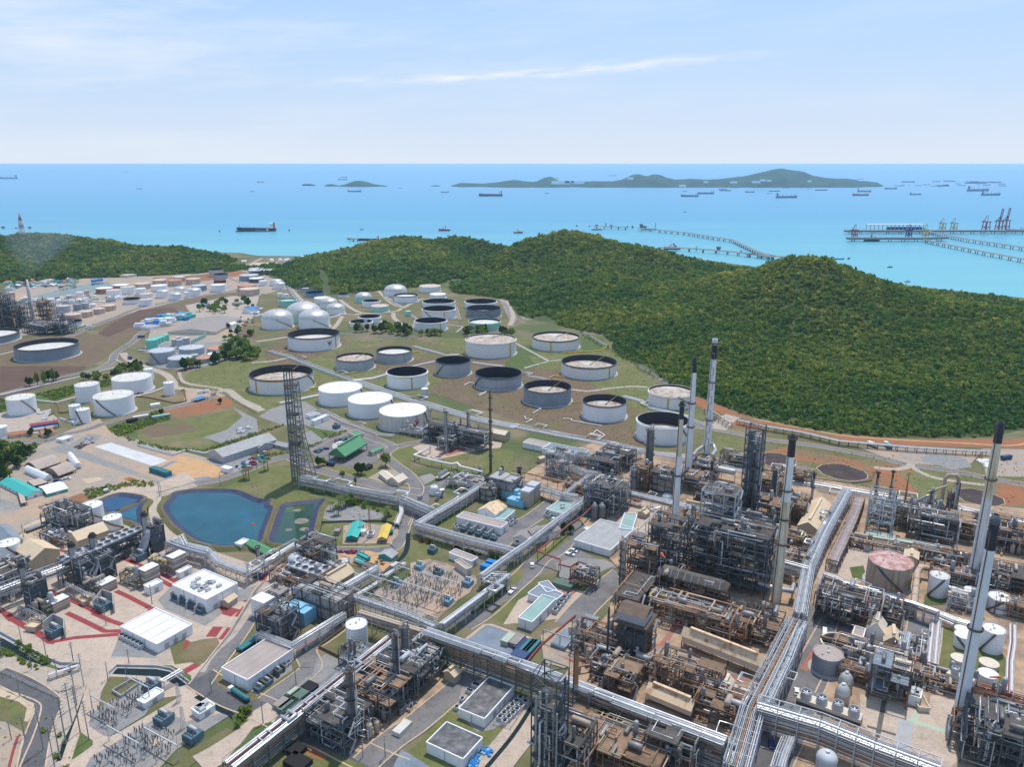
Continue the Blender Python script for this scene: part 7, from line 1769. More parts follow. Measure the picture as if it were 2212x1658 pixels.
unit('C0',1129,1112,10,52,13,2,'long row of air cooler fans on dark stilts beside the beige halls',STB,'deck','gsG',4,2,30,.6,fans=1)
rack('C0','-40,1400 120,1340 300,1270 620,1160 800,1080',12,4,'silver truss rack linking the recovery boilers',2,'SsS','galv',truss=True)
rack('C0','715,1310 900,1400 1120,1500',6,1.6,'grey pipe bridge in front of the third boiler',1,'gg','galv')
rack('C0','200,1560 300,1590 420,1650 480,1690',6,1.6,'grey pipe bridge in front of the left boiler',1,'gg','galv')
rack('C0','1800,870 1950,800 2000,900',9,4,'white pipe loop rack beside the first boiler',2,'ww','galv')
rack('C0','1810,860 2000,930 2230,990',9,4.5,'silver rack leaving the first boiler',2,'SsS','galv')
rack('D0','1740,730 1950,610',5,3.5,'grey pipe bridge over the concrete canal',1,'sss','galv')
rack('D0','520,665 850,560',3,2.2,'white pipe bridge over the weedy canal',1,'ww','galv')
GA=math.atan2(UX.y,UX.x)
def at(fr,x,y,proto,used,label,group,rz=None,sc=1.0,cat=None):
 p=G(fr,x,y);o=proto if id(proto)not in used else copy_tree(proto)
 used.add(id(proto));o.location=(p.x,p.y,0);o.rotation_euler=(0,0,GA if rz is None else rz);o.scale=(sc,sc,sc)
 o['label']=label;o['group']=group;return o
USED=set()
def post_proto():
 b=MB();b.cyl(0,0,0,2.6,.22,n=6);b.bar((-.9,0,2.6),(.9,0,2.6),.3)
 t=thing('switch_post','x','insulator',(0,0,0));b.build('base','galv',t)
 for x in(-.7,.7):b=MB();b.lathe(x,0,[(.16,2.7),(.3,2.8),(.18,3.2),(.3,3.3),(.18,3.8),(.3,3.9),(.14,4.6),(.02,4.7)],6);b.build('insulator','insul',t)
 return t
POST=post_proto()
def yard(fr,poly,n,label,group,seed,step=(4.2,3.2),skip=.35):
 q=PTS(fr,poly);rg=random.Random(seed);c=sum(q,Vector())/len(q);k=0;cells=[]
 for i in range(-30,31):
  for j in range(-30,31):
   p=c+UX*(i*step[0])+VX*(j*step[1])
   if inpoly(p.x,p.y,q)and i%4<3 and j%5<4:cells.append(p)
 rg.shuffle(cells)
 for p in cells[:n]:
  o=POST if 'p' not in USED else copy_tree(POST);USED.add('p')
  o.location=p+Vector((rg.uniform(-.6,.6),rg.uniform(-.6,.6),0));o.rotation_euler=(0,0,GA+rg.choice((0,1.57)));s=rg.uniform(.8,1.35);o.scale=(1,1,s)
  o['label']=label;o['group']=group
yard('D0','1000,1130 1180,1040 1420,900 1560,820 1600,870 1450,1050 1250,1290 1150,1300 1010,1210',62,'grey post insulator in the upper lower-left switchyard beside the relay house','post insulators of the upper left switchyard',1,(2.6,2.4))
yard('D0','980,1640 1250,1460 1600,1260 1900,1330 1960,1420 1700,1640 1500,1690 1000,1690',92,'grey post insulator in the bottom-left gravel switchyard','post insulators of the bottom left switchyard',2,(2.8,2.6))
yard('C2','-330,1420 200,1150 420,1260 620,1330 560,1420 350,1590 60,1640 -200,1540',120,'grey post insulator in the central switchyard between the racks','post insulators of the central switchyard',3,(3.2,3.0))
def portal(fr,x,y,w,h,label,rz):
 c=G(fr,x,y);t=thing('gantry',label,'gantry',c,'steel switchyard gantries');d=Vector((cos(rz),sin(rz),0));b=MB()
 for s in(-.5,0,.5):
  p=c+d*(w*s);b.bar(p-d*.6,p+UP(h),.22);b.bar(p+d*.6,p+UP(h),.22);b.bar(p+UP(h),p+UP(h+4),.15)
 b.bar(c-d*(w/2)+UP(h),c+d*(w/2)+UP(h),.5);b.build('frame','galv',t)
for i,(fr,x,y,w,h)in enumerate((('C2',-250,1450,26,10),('C2',60,1350,30,10),('C2',330,1420,26,10),('C2',120,1530,28,10),('D0',1130,1120,18,8),('D0',1350,1480,22,8),('D0',1750,1500,22,8),('D0',1500,900,16,8))):
 portal(fr,x,y,w,h,('steel gantry at the left end of the central switchyard','steel gantry in the middle of the central switchyard','steel gantry by the right side of the central switchyard','steel gantry nearest the camera in the central switchyard','steel gantry in the upper left switchyard','steel gantry in the bottom left switchyard, left one','steel gantry in the bottom left switchyard, right one','steel gantry by the small relay house')[i],GA)
def transformer_proto(m):
 t=thing('transformer','x','transformer',(0,0,0));b=MB();b.box(0,0,.4,5.5,3.2,3.4);b.box(0,0,0,6,3.8,.4);b.build('tank',m,t)
 for s in(-1,1):
  b=MB()
  for k in range(8):b.box(-2.4+k*.7,s*2.3,.8,.28,1.3,2.8)
  b.box(0,s*2.3,3.4,5.4,.5,.25);b.build('radiator',m,t)
 b=MB();b.hdrum((0,.4,5.3),(1,0,0),3.6,.75);b.bar((-1,.4,3.8),(-1,.4,5),.3);b.bar((1,.4,3.8),(1,.4,5),.3);b.build('conservator','rfgrey',t)
 for x in(-1.6,0,1.6):b=MB();b.lathe(x,-.7,[(.35,3.8),(.4,4.3),(.25,4.5),(.38,5),(.22,5.3),(.3,5.7),(.05,6.4)],8);b.build('bushing','insul',t)
 return t
TR,TRB=transformer_proto('transf'),transformer_proto('transfblue')
for fr,x,y,pr,lb,s in(('D0',1770,1190,TR,'dark teal transformer on a concrete pad, left of the two in the gravel yard',1.15),('D0',2085,1375,TR,'dark teal transformer on a concrete pad, right of the two in the gravel yard',1.15),('D0',1640,830,TR,'dark teal transformer above the white relay house',1.1),('D0',595,240,TR,'transformer inside grey blast walls near the canal',1.2),('C0',1120,1600,TR,'transformer inside grey blast walls amid red lanes',1.2),('C0',1510,1060,TR,'transformer inside grey blast walls by the first boiler',1.2),('C2',100,1165,TRB,'pale blue transformer at the top of the central switchyard',.95),('C2',620,1340,TRB,'pale blue transformer beside the pipe rack of the central switchyard',.95),('C2',400,1540,TRB,'pale blue transformer at the bottom of the central switchyard',.95),('C2',-155,1345,TRB,'pale blue transformer at the left of the central switchyard',.95),('C2',300,1225,TR,'grey transformer with wall in the central switchyard',.9),('C2',240,985,TR,'dark blue pump set on the lawn under the rack',.9),('B1',690,820,TR,'transformer in the fenced pen by the blocky house',1.0)):
 at(fr,x,y,pr,USED,lb,'power transformers',sc=s)
for i,(x,y)in enumerate(((575,752),(655,778),(735,803),(818,828),(895,852))):at('C2',x,y,TR,USED,'dark transformer in the %s bay along the white switch house'%('leftmost','second','middle','fourth','rightmost')[i],'bay transformers of the switch house',sc=.72)
for i,(x,y)in enumerate(((1910,1470),(1990,1520),(2080,1575),(2170,1630))):at('C0',x,y,TR,USED,'transformer in the %s bay below the control hall'%('leftmost','second','third','rightmost')[i],'bay transformers of the control hall',sc=.72)
for i,(x,y)in enumerate(((585,840),(668,775),(780,655))):at('D1',x,y,TR,USED,'transformer in the %s bay of the grey-roofed substation'%('front','middle','rear')[i],'bay transformers of the grey roofed substation',sc=.7)
def wall(fr,pts,h,th,label,m=CGR,name='wall',cat='wall',group='low concrete walls'):
 q=PTS(fr,pts);t=MB()
 for a,c in zip(q,q[1:]):t.bar((a.x,a.y,h/2),(c.x,c.y,h/2),th,h)
 return tag(t.build(name,m),label,cat,group)
for q,lb in(('D0:480,200 590,110 705,165 705,270','grey blast wall round the transformer near the canal'),('C0:1020,1600 1110,1480 1230,1520 1235,1640','grey blast wall round the transformer amid red lanes'),('C0:1430,1030 1500,960 1620,990 1625,1060','grey blast wall round the transformer by the first boiler')):fr,s=q.split(':');wall(fr,s,6,.5,lb,name='blast_wall',group='blast walls round single transformers')
for i,(x,y)in enumerate(((610,715),(690,742),(775,765),(850,795))):wall('C2','%d,%d %d,%d'%(x-20,y+40,x+50,y-15),4.5,.5,'thin grey blast wall between bays of the white switch house, %s'%('first from left','second from left','third from left','rightmost')[i],name='blast_wall',group='bay walls of the switch house')
for i,(x,y)in enumerate(((1870,1440),(1950,1490),(2035,1545),(2125,1600))):wall('C0','%d,%d %d,%d'%(x-25,y+50,x+40,y-5),4.5,.5,'thin grey blast wall between bays below the control hall, %s'%('first from left','second from left','third from left','rightmost')[i],name='blast_wall',group='bay walls of the control hall')
for i,(x,y)in enumerate(((610,800),(690,735),(755,680),(815,620))):wall('D1','%d,%d %d,%d'%(x-45,y-40,x+45,y+20),3.5,.5,'brown bay wall beside the grey-roofed substation, %s'%('frontmost','second','third','rearmost')[i],'brown',name='blast_wall',group='bay walls of the grey roofed substation')
wall('D1','1740,70 1560,130 1225,375 1560,540 1660,530 2040,240',1.6,.5,'low brown bund wall round the lone tall white tank','brown')
wall('D0','-20,205 300,380 500,492 660,557 860,562',1.6,.6,'concrete parapet along the weedy canal')
wall('D0','1180,655 1262,578 1700,588 1850,617 2035,755',1.4,.6,'concrete parapet along the dark canal')
wall('D0','1215,860 1440,728 1530,760 1310,920 1215,860',1.8,.5,'rectangular concrete basin wall on the brown grass')
wall('B0','1560,500 1590,490 1605,590 1560,600 1500,605 1290,560 1170,550',1.2,1.2,'low brick bund round the slim white tank lawn','brown')
wall('B0','455,600 500,600 520,690 630,680',1.2,2.5,'low brick bund beside the touching pair of tanks','brown')
wall('B0','455,600 455,700 400,720',1.2,2.0,'low brick bund beside the left end tank','brown')
wall('B3','-150,1160 300,1240 700,1300 880,1280 940,1180',.9,.8,'low dark kerb wall around two black tank pads',SBR)
def fence(fr,pts,label,h=2.4,step=6,m=CGR):
 q=PTS(fr,pts);t=thing('fence',label,'fence',q[0],'perimeter fences');b=MB()
 for a,c in zip(q,q[1:]):
  n=max(1,int((c-a).length/step))
  for k in range(n):p=a.lerp(c,k/n);b.bar((p.x,p.y,0),(p.x,p.y,h),.28)
  for z in(h*.3,h*.6,h*.92):b.bar((a.x,a.y,z),(c.x,c.y,z),.09)
 b.build('panel',m,t)
fence('D0','-20,635 120,690 250,750 400,820 560,890 620,925','post and wire fence along the lower left road')
fence('B0','1520,340 1560,440 1640,470 1900,520 2050,600 2211,700','dark fence beside the road round the tank farm',m='steel')
fence('D2','900,1210 1080,1260 1260,990 1190,960','wire fence round the row of air coolers',m='galv')
def pole_proto(arms,h):
 t=thing('utility_pole','x','pole',(0,0,0));b=MB();b.tube([(0,0,0),(0,0,h)],.28,6,r2=.18)
 b.build('pole','pole',t)
 for k in range(arms):b=MB();b.bar((-1.3,0,h-1-k*1.6),(1.3,0,h-1-k*1.6),.2);b.build('crossarm','pole',t)
 return t
PA,PB=pole_proto(5,22),pole_proto(2,12)
for i,(x,y)in enumerate(((905,790),(865,1290),(780,1210),(715,1420),(960,1370),(650,1580),(590,1660),(830,1000),(470,1480))):
 at('D0',x,y,PA,USED,'tall concrete power pole with many short crossarms by the lower left road','tall power poles',rz=.6+i*.13,sc=(.82,1.1,1,1.1,.9,1,.9,1,1.05)[i])
for i,(fr,x,y)in enumerate((('D0',230,300),('D0',495,450),('D0',795,545),('D0',1165,720),('D0',30,480),('D0',340,610),('D0',620,700),('D0',215,900),('D0',125,1370),('D0',270,1350),('D0',1395,570),('D0',1145,130),('D1',70,860),('D1',980,780),('D1',625,1190),('D1',1700,1560),('D1',1940,1560),('C0',1640,1540),('C0',610,1520),('C0',1720,380),('C0',255,820),('B1',710,1060),('B1',5,1180),('B0',1900,1310),('B0',480,830),('B0',1390,1400))):
 at(fr,x,y,PB,USED,'slim grey lamp or power pole standing beside a plant road','slim roadside poles',rz=i*.7,sc=.8+.3*((i*7)%5)/5)
def cooling_tower(fr,pn,nt,pl,pr_,nf,label,fr_r=.42):
 N=G(fr,*pn);h=height_at(N,fr,pn[0],nt);L,R=G(fr,*pl,z=h),G(fr,*pr_,z=h);Nq=Vector((N.x,N.y,h));t=thing('cooling_tower',label,'cooling tower',N,'fan cooling towers')
 u,v=(R-Nq),(L-Nq);u.z=v.z=0;fp=[Nq,Nq+u,Nq+u+v,Nq+v]
 b=MB();b.prism([p[:2]for p in fp],h*.0,h*.55);b.build('louvre_wall',STB,t)
 b=MB();b.prism([p[:2]for p in fp],h*.55,h);b.build('casing',WCR,t)
 lng,sh=(v,u)if v.length>u.length else(u,v);r=min(lng.length/nf,sh.length)*fr_r
 for k in range(nf):
  c=Nq+lng*((k+.5)/nf)+sh*.5;f=MB();f.lathe(c.x,c.y,[(r*1.15,h),(r,h+1.6),(r*1.05,h+3.2),(r*.98,h+3.2),(r*.93,h+1.5)],22);fo=f.build('fan_stack','fanmetal',t)
  b=MB();b.disc(c.x,c.y,h+.4,r,20);b.build('fan_mouth','dark',fo)
  b=MB()
  for a in range(6):q=a*1.047+k;b.bar((c.x,c.y,h+2.2),(c.x+r*.9*cos(q),c.y+r*.9*sin(q),h+2.3),.5,.12)
  b.cyl(c.x,c.y,h+1.9,h+2.6,.6,n=8);b.build('fan_blades','galv',fo)
cooling_tower('D4',(440,1235),1160,(-240,850+60),(480,1085),4,'long cream cooling tower with four big fans')
cooling_tower('D4',(1640,895),735,(1370,645),(1710,700),2,'two-fan concrete cooling tower beside the pale chimney')
cooling_tower('C0',(90,1330),1270,(-140,1180),(200,1220),2,'two-fan cooling tower at the left picture edge')
cooling_tower('B1',(1600,1270),1245,(1540,1245),(1670,1200),5,'small galvanised fan cooler bank on the grass')
p=G('D4',205,385);t=thing('clarifier','round open settling tank with ochre rim and bridge','settling tank',p);b=MB();r=9
b.lathe(p.x,p.y,[(r,0),(r,4),(r-.9,4),(r-.9,2.6)],28,sm=False);b.build('wall','roofbeige',t);b=MB();b.disc(p.x,p.y,2.7,r-.8,28);b.build('water','dark',t)
b=MB();b.bar(p+UX*-r+UP(4.6),p+UX*r+UP(4.6),1.6,.5);b.build('bridge',SBR,t)
def box_unit(fr,x,y,lu,lv,h,m,label,extra=(),name='equipment_cabin',cat='cabin',group=None):
 c=G(fr,x,y);t=thing(name,label,cat,c,group);P=lambda a,e:c+UX*a+VX*e
 q=lambda a,e,w,d:[P(a+i*w/2,e+j*d/2)[:2]for i,j in((-1,-1),(1,-1),(1,1),(-1,1))]
 b=MB();b.prism(q(0,0,lu,lv),0,h);b.build('casing',m,t)
 b=MB()
 for k in range(int(lu/3)+1):a=-lu/2+lu*k/max(1,int(lu/3));b.prism(q(a,0,.25,lv+.2),.2,h+.1)
 b.build('rib_set',m,t)
 for a,e,w,d,z0,z1,mm,nm in extra:b=MB();b.prism(q(a,e,w,d),z0,z1);b.build(nm,mm,t)
 return t
box_unit('C2',1110,400,15,7,6,'wallblue','sky blue turbine enclosure, rear one beside the boilers',[(3,0,4,5,6,8,'wallblue','roof_box'),(-4,1,3,3,6,7.2,'wallblue','roof_box')],group='sky blue enclosures')
box_unit('C2',1150,470,13,7,5,'wallblue','sky blue turbine enclosure, front one beside the boilers',[(2,0,4,4,5,6.5,'wallblue','roof_box')],group='sky blue enclosures')
box_unit('C2',1260,470,7,8,12,'vesseltan','tan louvred air intake house, front of two',[(0,0,7.6,8.6,11,12.6,'galv','hood')],'air_filter_house','filter house','air intake houses')
box_unit('C2',1325,420,7,8,13,'vesseltan','tan louvred air intake house, rear of two',[(0,0,7.6,8.6,12,13.6,'galv','hood')],'air_filter_house','filter house','air intake houses')
box_unit('C1',1030,1700,15,9,8,'wallblue','large sky blue cabin beside the blunt exhaust stack',[(0,0,6,5,8,9,'wallblue','roof_box')],group='sky blue enclosures')
box_unit('C1',640,1660,10,8,11,WWH,'white filter house left of the blunt exhaust stack',[(5,0,4,4,3,7,'rfwhite','duct')],'air_filter_house','filter house','air intake houses')
box_unit('C1',800,1530,9,7,9,'roofbrowngrey','grey-brown equipment box by the slanting road',[(4.5,0,3,4,0,6,'roofbeige','side_box')],group='grey boxes')
for i,(x,y,hh)in enumerate(((1920,1180,11),(1625,1320,11),(1155,1390,6),(640,1590,6))):
 box_unit('C0',x,y,6,9,hh,'roofbrowngrey','brown louvred intake filter house of the %s turbine'%('first','second','third','fourth')[i],[(0,0,6.6,9.6,hh-2,hh-1.2,'rooftan','louvre'),(0,0,6.6,9.6,hh*.45,hh*.55,'rooftan','louvre'),(0,0,6.5,9.5,hh,hh+.4,'roofwhite','roof')],'air_filter_house','filter house','turbine intake houses')
for i,(x,y)in enumerate(((1760,1160),(1450,1310),(1000,1390),(480,1610))):
 unit('C0',x,y,16,7,6,1,'gas turbine machinery of the %s unit with pipes'%('first','second','third','fourth')[i],STB,'deck','sgyG',4,1,16,.4,name='gas_turbine',cat='turbine',group='gas turbine sets')
def crate(fr,x,y,l,w,h,m,label,group,rz=GA,name='storage_crate',cat='crate'):
 c=G(fr,x,y);b=MB();b.box(0,0,0,l,w,h)
 for k in range(int(l/1.2)+1):b.box(-l/2+k*l/max(1,int(l/1.2)),0,0,.12,w+.12,h+.06)
 o=b.build(name,m);o.location=c;o.rotation_euler=(0,0,rz);return tag(o,label,cat,group)
gz='goods stored on the blue-grey pad'
crate('D2',1055,310,4,9,3,'rooflightgreen','moss green crate at the left end of the stored goods',gz);crate('D2',1120,310,8,10,2.6,'roofbrowngrey','brown tarpaulin-covered stack on the blue-grey pad',gz)
for i in range(4):crate('D2',1170+i*22,345+i*9,1.6,10,2,'bluepaint','long navy crate, %s of four side by side on the pad'%('leftmost','second','third','rightmost')[i],gz)
for i in range(3):crate('D2',1250+i*33,385-i*6+i*10,3.2,13,2.2,'tealpaint','dark teal crate row, %s of three on the pad'%('left','middle','right')[i],gz)
crate('D2',1180,490,8,6,3,'bluepaint','blue container with green top near the pad corner',gz)
gz='green covered containers on gravel'
for i,(x,y,l,w,m)in enumerate(((945,905,4,8,'rooflightgreen'),(1012,920,6,9,'greencloth'),(848,995,5,9,'roofbrowngrey'),(905,1030,5,10,'greencloth'),(950,1060,5,9,'greencloth'),(1125,830,6,6,'dark'))):
 crate('D1',x,y,l,w,2.6,m,('pale green container, farthest left by the gravel edge','grey-green container behind the silver rack','brown-topped container on pale gravel','grey-green container, middle of the lower row','grey-green container nearest the silver rack','dark square machine on pale gravel')[i],gz,GA+1.57*0)
crate('D1',970,1500,8,6,2.5,'dark','black box on the grass at bottom centre','black boxes on grass');crate('D1',1000,1640,10,7,2.5,'dark','black box cut by the bottom edge','black boxes on grass')
crate('D1',2125,1270,4,9,2.5,'rfdirty','pale rectangular basin beside the red lane','open basins')
for i,(x,y)in enumerate(((1660,310),(1850,330),(1920,360),(1900,140))):crate('D2',x,y,8,16,2.2,'roofblue','flat grey container roof in the yard, %s'%('leftmost','second','third','rearmost')[i],'flat grey containers in the yard')
crate('C2',820,1165,7,4,3,'roofbluebright','bright blue container, front of two','bright blue containers');crate('C2',880,1120,7,4,3,'roofbluebright','bright blue container, rear of two','bright blue containers')
crate('C2',1650,1355,12,6,3,'greencloth','dark green tarpaulin mound by the red painted square','tarpaulins');crate('C2',1900,590,9,4,3,'tealpaint','teal container under the red pipe','teal containers')
crate('B0',1385,1212,22,5,4,'tealpaint','long teal trailer cabin on the blue-grey path','site cabins',-.55);crate('B0',1960,1195,9,5,4,WWH,'white guard cabin by the orange earth','site cabins')
for i,(x,y,l,m)in enumerate(((1215,735,14,WCR),(1140,765,10,'dark'),(1390,730,16,'roofmint'),(1340,632,9,WWH),(680,780,10,WWH))):
 crate('B0',x,y,l,5,3,m,('cream tank trailer among bushes','dark machine by the hedge','pale green tarpaulin beside the thicket','white pump skid by the bund road','white flat unit beneath the touching tanks')[i],'odd goods by the thicket',.6)
rg=random.Random(9)
def clutter(fr,poly,n,label,group,mats,seed,name='stored_machine',cat='stored goods',sz=(1.2,3.0),hh=(.8,2.0)):
 q=PTS(fr,poly);rg=random.Random(seed);x0,x1,y0,y1=min(p.x for p in q),max(p.x for p in q),min(p.y for p in q),max(p.y for p in q);protos={};k=0
 while k<n:
  x,y=rg.uniform(x0,x1),rg.uniform(y0,y1)
  if not inpoly(x,y,q):continue
  k+=1;m=rg.choice(mats);key=(m,rg.randint(0,1))
  if key not in protos:
   b=MB();l,w,h=rg.uniform(*sz),rg.uniform(*sz),rg.uniform(*hh)
   b.box(0,0,.2,l,w,h*.6);b.box(l*.15,0,h*.5,l*.55,w*.8,h*.5);b.cyl(-l*.3,0,0,h*.7,w*.2,n=7)
   o=b.build(name,m);protos[key]=o
  else:o=copy_tree(protos[key])
  o.location=(x,y,0);o.rotation_euler=(0,0,rg.uniform(0,6.28));tag(o,label,cat,group)
clutter('B1','0,1080 90,1020 115,1120 40,1140 0,1140',24,'small scrap machine heaped beside the pale workshop','scrap machines beside the workshop',('tealpaint','blackpaint','crimson','galv','greencloth'),1,sz=(1.5,3.5))
clutter('B0','2020,1160 2120,1090 2211,1060 2211,1150 2100,1180',30,'small scrap machine in front of the grey warehouse','scrap machines by the grey warehouse',('tealpaint','blackpaint','crimson','galv','bluepaint'),2,sz=(1.5,3.5))
clutter('B0','640,980 780,900 830,930 700,1000',22,'scrap steel lying at the edge of the construction yard','scrap steel of the construction yard',('galv','steel',SBR),3,sz=(1.5,4))
clutter('B0','2020,850 2150,790 2180,820 2060,880',16,'pale pipe part stacked on the gravel','pipe parts on the gravel',('galv','pipewhite',PGR),4,sz=(1.5,4))
clutter('B1','480,1030 600,980 640,1000 520,1040',14,'dark drum or cable reel stored by the green shed','reels behind the green shed',('blackpaint','tealpaint','bluepaint'),5,sz=(2,3.5))
clutter('B1','640,980 720,940 760,960 660,1000',14,'pale tank or bundle stored by the green shed','pale bundles behind the green shed',('pipewhite','rfdirty'),6,sz=(2,5))
clutter('B1','680,930 770,900 780,920 700,945',12,'red or blue machine stored behind the green shed','coloured machines behind the green shed',('crimson','bluepaint','tealpaint'),7,sz=(2,4))
clutter('C1','1420,985 1560,975 1710,975 1700,1000 1430,1000',26,'small red and blue machine in a row beside the road','row of red and blue machines',('crimson','bluepaint','steel','crimson'),8,sz=(1.5,2.6))
clutter('C1','1460,1060 1560,1070 1560,1110 1480,1090',12,'white cover stored near turquoise cabins','white covers',('rfwhite','galv'),9,sz=(1.5,4))
clutter('C1','1700,1110 1900,1080 1940,1130 1760,1170',14,'dark heap of scrap beside turquoise cabins','dark scrap heaps',('steel',SBR,'greencloth'),10,sz=(1.5,3))
clutter('D2','770,1490 820,1460 890,1500 850,1560 770,1530',26,'blue plastic barrel stacked in the upper heap','blue barrels, upper heap',('roofbluebright','roofbluebright','wallblue'),11,'barrel','barrel',(.9,1.5),(1,1.6))
clutter('D2','640,1640 700,1550 770,1570 720,1660 640,1690',30,'blue plastic barrel stacked in the lower heap','blue barrels, lower heap',('roofbluebright','roofbluebright','wallblue'),12,'barrel','barrel',(.9,1.5),(1,1.6))
clutter('B3','1830,1100 1920,1110 1910,1170 1840,1170',12,'white sack pile beside the grey chimney top','white sack piles',('rfwhite',),13,'sack_pile','sacks',(3,6),(1,1.6))
clutter('A0','1690,1300 1760,1290 1830,1300 1780,1330',16,'parked lorry or container in the left depot','lorries of the left depot',('roofbluebright',WWH,'roofteal','crimson'),14,'parked_lorry','lorry',(3,7),(2,3.5))
clutter('A1','-60,1330 40,1330 60,1400 -40,1420',16,'white lorry parked in the terminal yard','white lorries of the terminal',(WWH,'galv'),15,'parked_lorry','lorry',(3,8),(2,3.5))
clutter('A0','2060,1410 2200,1410 2180,1480 2000,1500',18,'small vehicle parked in the terminal yard','vehicles of the terminal yard',(WWH,'crimson','bluepaint','blackpaint'),16,'parked_car','car',(2,4),(1.3,2))
clutter('A0','1190,1510 1300,1440 1480,1400 1640,1390 1640,1420 1480,1450 1380,1510',34,'low shed or cabin in the crowded left depot','sheds of the left depot',(WWH,'roofgrey','roofbluebright','wallteal','rfdirty'),18,'site_shed','shed',(8,18),(5,9))
clutter('A0','140,1270 480,1250 900,1250 1050,1240 1000,1290 600,1310 240,1330',40,'pale low cabin amid the left refinery pipes','cabins of the left refinery',(WWH,PGR,'rfdirty','tkgrey'),19,'site_cabin','cabin',(6,14),(4,10))
clutter('A0','20,1130 560,1120 560,1160 20,1170',24,'lorry parked below the left village','lorries below the left village',(WWH,'tealpaint','bluepaint'),17,'parked_lorry','lorry',(3,8),(2,3.5))
def skid_protos():
 out=[]
 for k,(m1,m2)in enumerate(((SBR,'pipetan'),('steel',PGR),(SBR,PSL),('deck','vesseltan'))):
  t=thing('pump_skid','x','pump',(0,0,0));rg=random.Random(k+40);b=MB();b.box(0,0,0,3.6,2,.5);b.build('base',m1,t)
  b=MB();b.hdrum((-.6,0,1.4),(1,0,0),1.6,.7,8);b.build('motor',m2,t);b=MB();b.cyl(1.1,0,.5,2.2,.55,n=8);b.build('pump',PGR,t)
  b=MB();b.tube([(1.1,0,2),(1.1,0,3.2),(1.1,2.8,3.2),(1.1,2.8,.3)],.25,5);b.tube([(1.6,0,1),(3.4,0,1),(3.4,-2,1),(3.4,-2,.2)],.25,5);b.build('pipe',rg.choice((PSL,'pipebrown')),t);out.append(t)
 for k,m1 in enumerate(('vesseltan','vessel','pipebrown')):
  t=thing('heat_exchanger','x','exchanger',(0,0,0))
  for z in(1.6,3.4)[:1+k%2]:b=MB();b.hdrum((0,0,z),(1,0,0),5.5,.75,10);b.build('shell',m1,t)
  for s in(-1.8,1.8):b=MB();b.box(s,0,0,.5,1.2,1.6);b.build('saddle',CGR,t)
  b=MB();b.tube([(2.2,0,2),(2.2,0,4.6),(2.2,3,4.6),(2.2,3,0)],.25,5);b.build('pipe',PSL,t);out.append(t)
 for k,m1 in enumerate(('vessel','vesseltan')):
  t=thing('upright_drum','x','drum',(0,0,0));b=MB();b.vdrum(0,0,1,6+k*2,1.1+.3*k);b.build('shell',m1,t)
  b=MB()
  for a in range(4):b.bar((cos(a*1.57),sin(a*1.57),0),(cos(a*1.57),sin(a*1.57),2),.25)
  b.build('skirt','steel',t);b=MB();b.tube([(0,0,6+k*2),(0,0,7.4+k*2),(2,0,7.4+k*2),(2,0,0)],.22,5);b.build('pipe',PGR,t);out.append(t)
 return out
SK=skid_protos()
def scatter_skids(fr,poly,n,where,seed,kinds=range(9)):
 q=PTS(fr,poly);rg=random.Random(seed);x0,x1,y0,y1=min(p.x for p in q),max(p.x for p in q),min(p.y for p in q),max(p.y for p in q);k=0;nm={'pump_skid':'pump set','heat_exchanger':'horizontal heat exchanger','upright_drum':'upright drum'}
 while k<n:
  x,y=rg.uniform(x0,x1),rg.uniform(y0,y1)
  if not inpoly(x,y,q):continue
  k+=1;pr=SK[rg.choice(list(kinds))];o=pr if('s',id(pr))not in USED else copy_tree(pr);USED.add(('s',id(pr)))
  o.location=(x,y,0);o.rotation_euler=(0,0,GA+rg.choice((0,1.57,3.14,4.71)));s=rg.uniform(.8,1.25);o.scale=(s,s,s);n_=nm[pr.name.split('.')[0]]
  o['label']='small %s standing on the plant floor %s'%(n_,where);o['group']='%ss %s'%(n_,where)
scatter_skids('C3','330,640 700,560 1100,640 1100,760 900,760 640,850 560,760',20,'around the white chimney foot',1)
scatter_skids('C3','640,1340 780,1500 1500,1560 1640,1560 1600,1650 700,1650 380,1560',24,'in front of the central block',2)
scatter_skids('C3','1500,760 2050,860 2060,1060 1560,980',24,'right of the central block',3)
scatter_skids('C3','1550,1140 1800,1160 1860,1300 1660,1300',12,'by the cream chimney',4)
scatter_skids('D3','640,50 1500,50 1640,300 1600,440 1280,330 720,200',22,'behind the long compressor shelter',5)
scatter_skids('D3','20,450 330,560 560,540 560,800 320,760 30,900',24,'left of the exchanger structure',6)
scatter_skids('D3','860,900 1100,820 1320,940 1300,1250 900,1230',14,'between shelter and great rack',7)
scatter_skids('D2','1850,480 2200,330 2211,900 1950,760',24,'in the lower process yard',8)
scatter_skids('C4','760,560 1350,620 1350,700 1000,900 740,800',24,'in the right-hand process area',9)
scatter_skids('C4','1100,960 1440,1030 1600,1130 1420,1160 1150,1100',20,'near the rusty tank',10)
scatter_skids('C4','300,1500 900,1560 1050,1640 1050,1700 700,1700',20,'below the silver rack',11)
scatter_skids('D4','300,380 700,420 880,480 860,640 520,600 300,560',26,'near the tan gabled halls',12)
scatter_skids('C4','1850,650 2211,760 2211,1080 1900,1050',22,'at the right picture edge',13)
scatter_skids('D2','1700,1150 2100,1330 2200,1660 1800,1660',12,'at the bottom edge',14)
scatter_skids('D1','1600,1100 2000,1100 2211,950 2211,1050 1900,1300 1700,1390',14,'by the slim column',15)
scatter_skids('B2','300,1280 640,1330 1000,1380 1180,1440 1000,1500 700,1420',20,'among the pipe loops',16)
scatter_skids('C1','800,1240 1060,1230 1200,1300 1150,1400 800,1330',14,'beside the turbine hall',17)
scatter_skids('C2','560,130 800,90 800,260 640,330 470,330',12,'left of the boilers',18)
scatter_skids('D0','230,0 470,10 440,60 280,70',4,'by the canal enclosures',19)
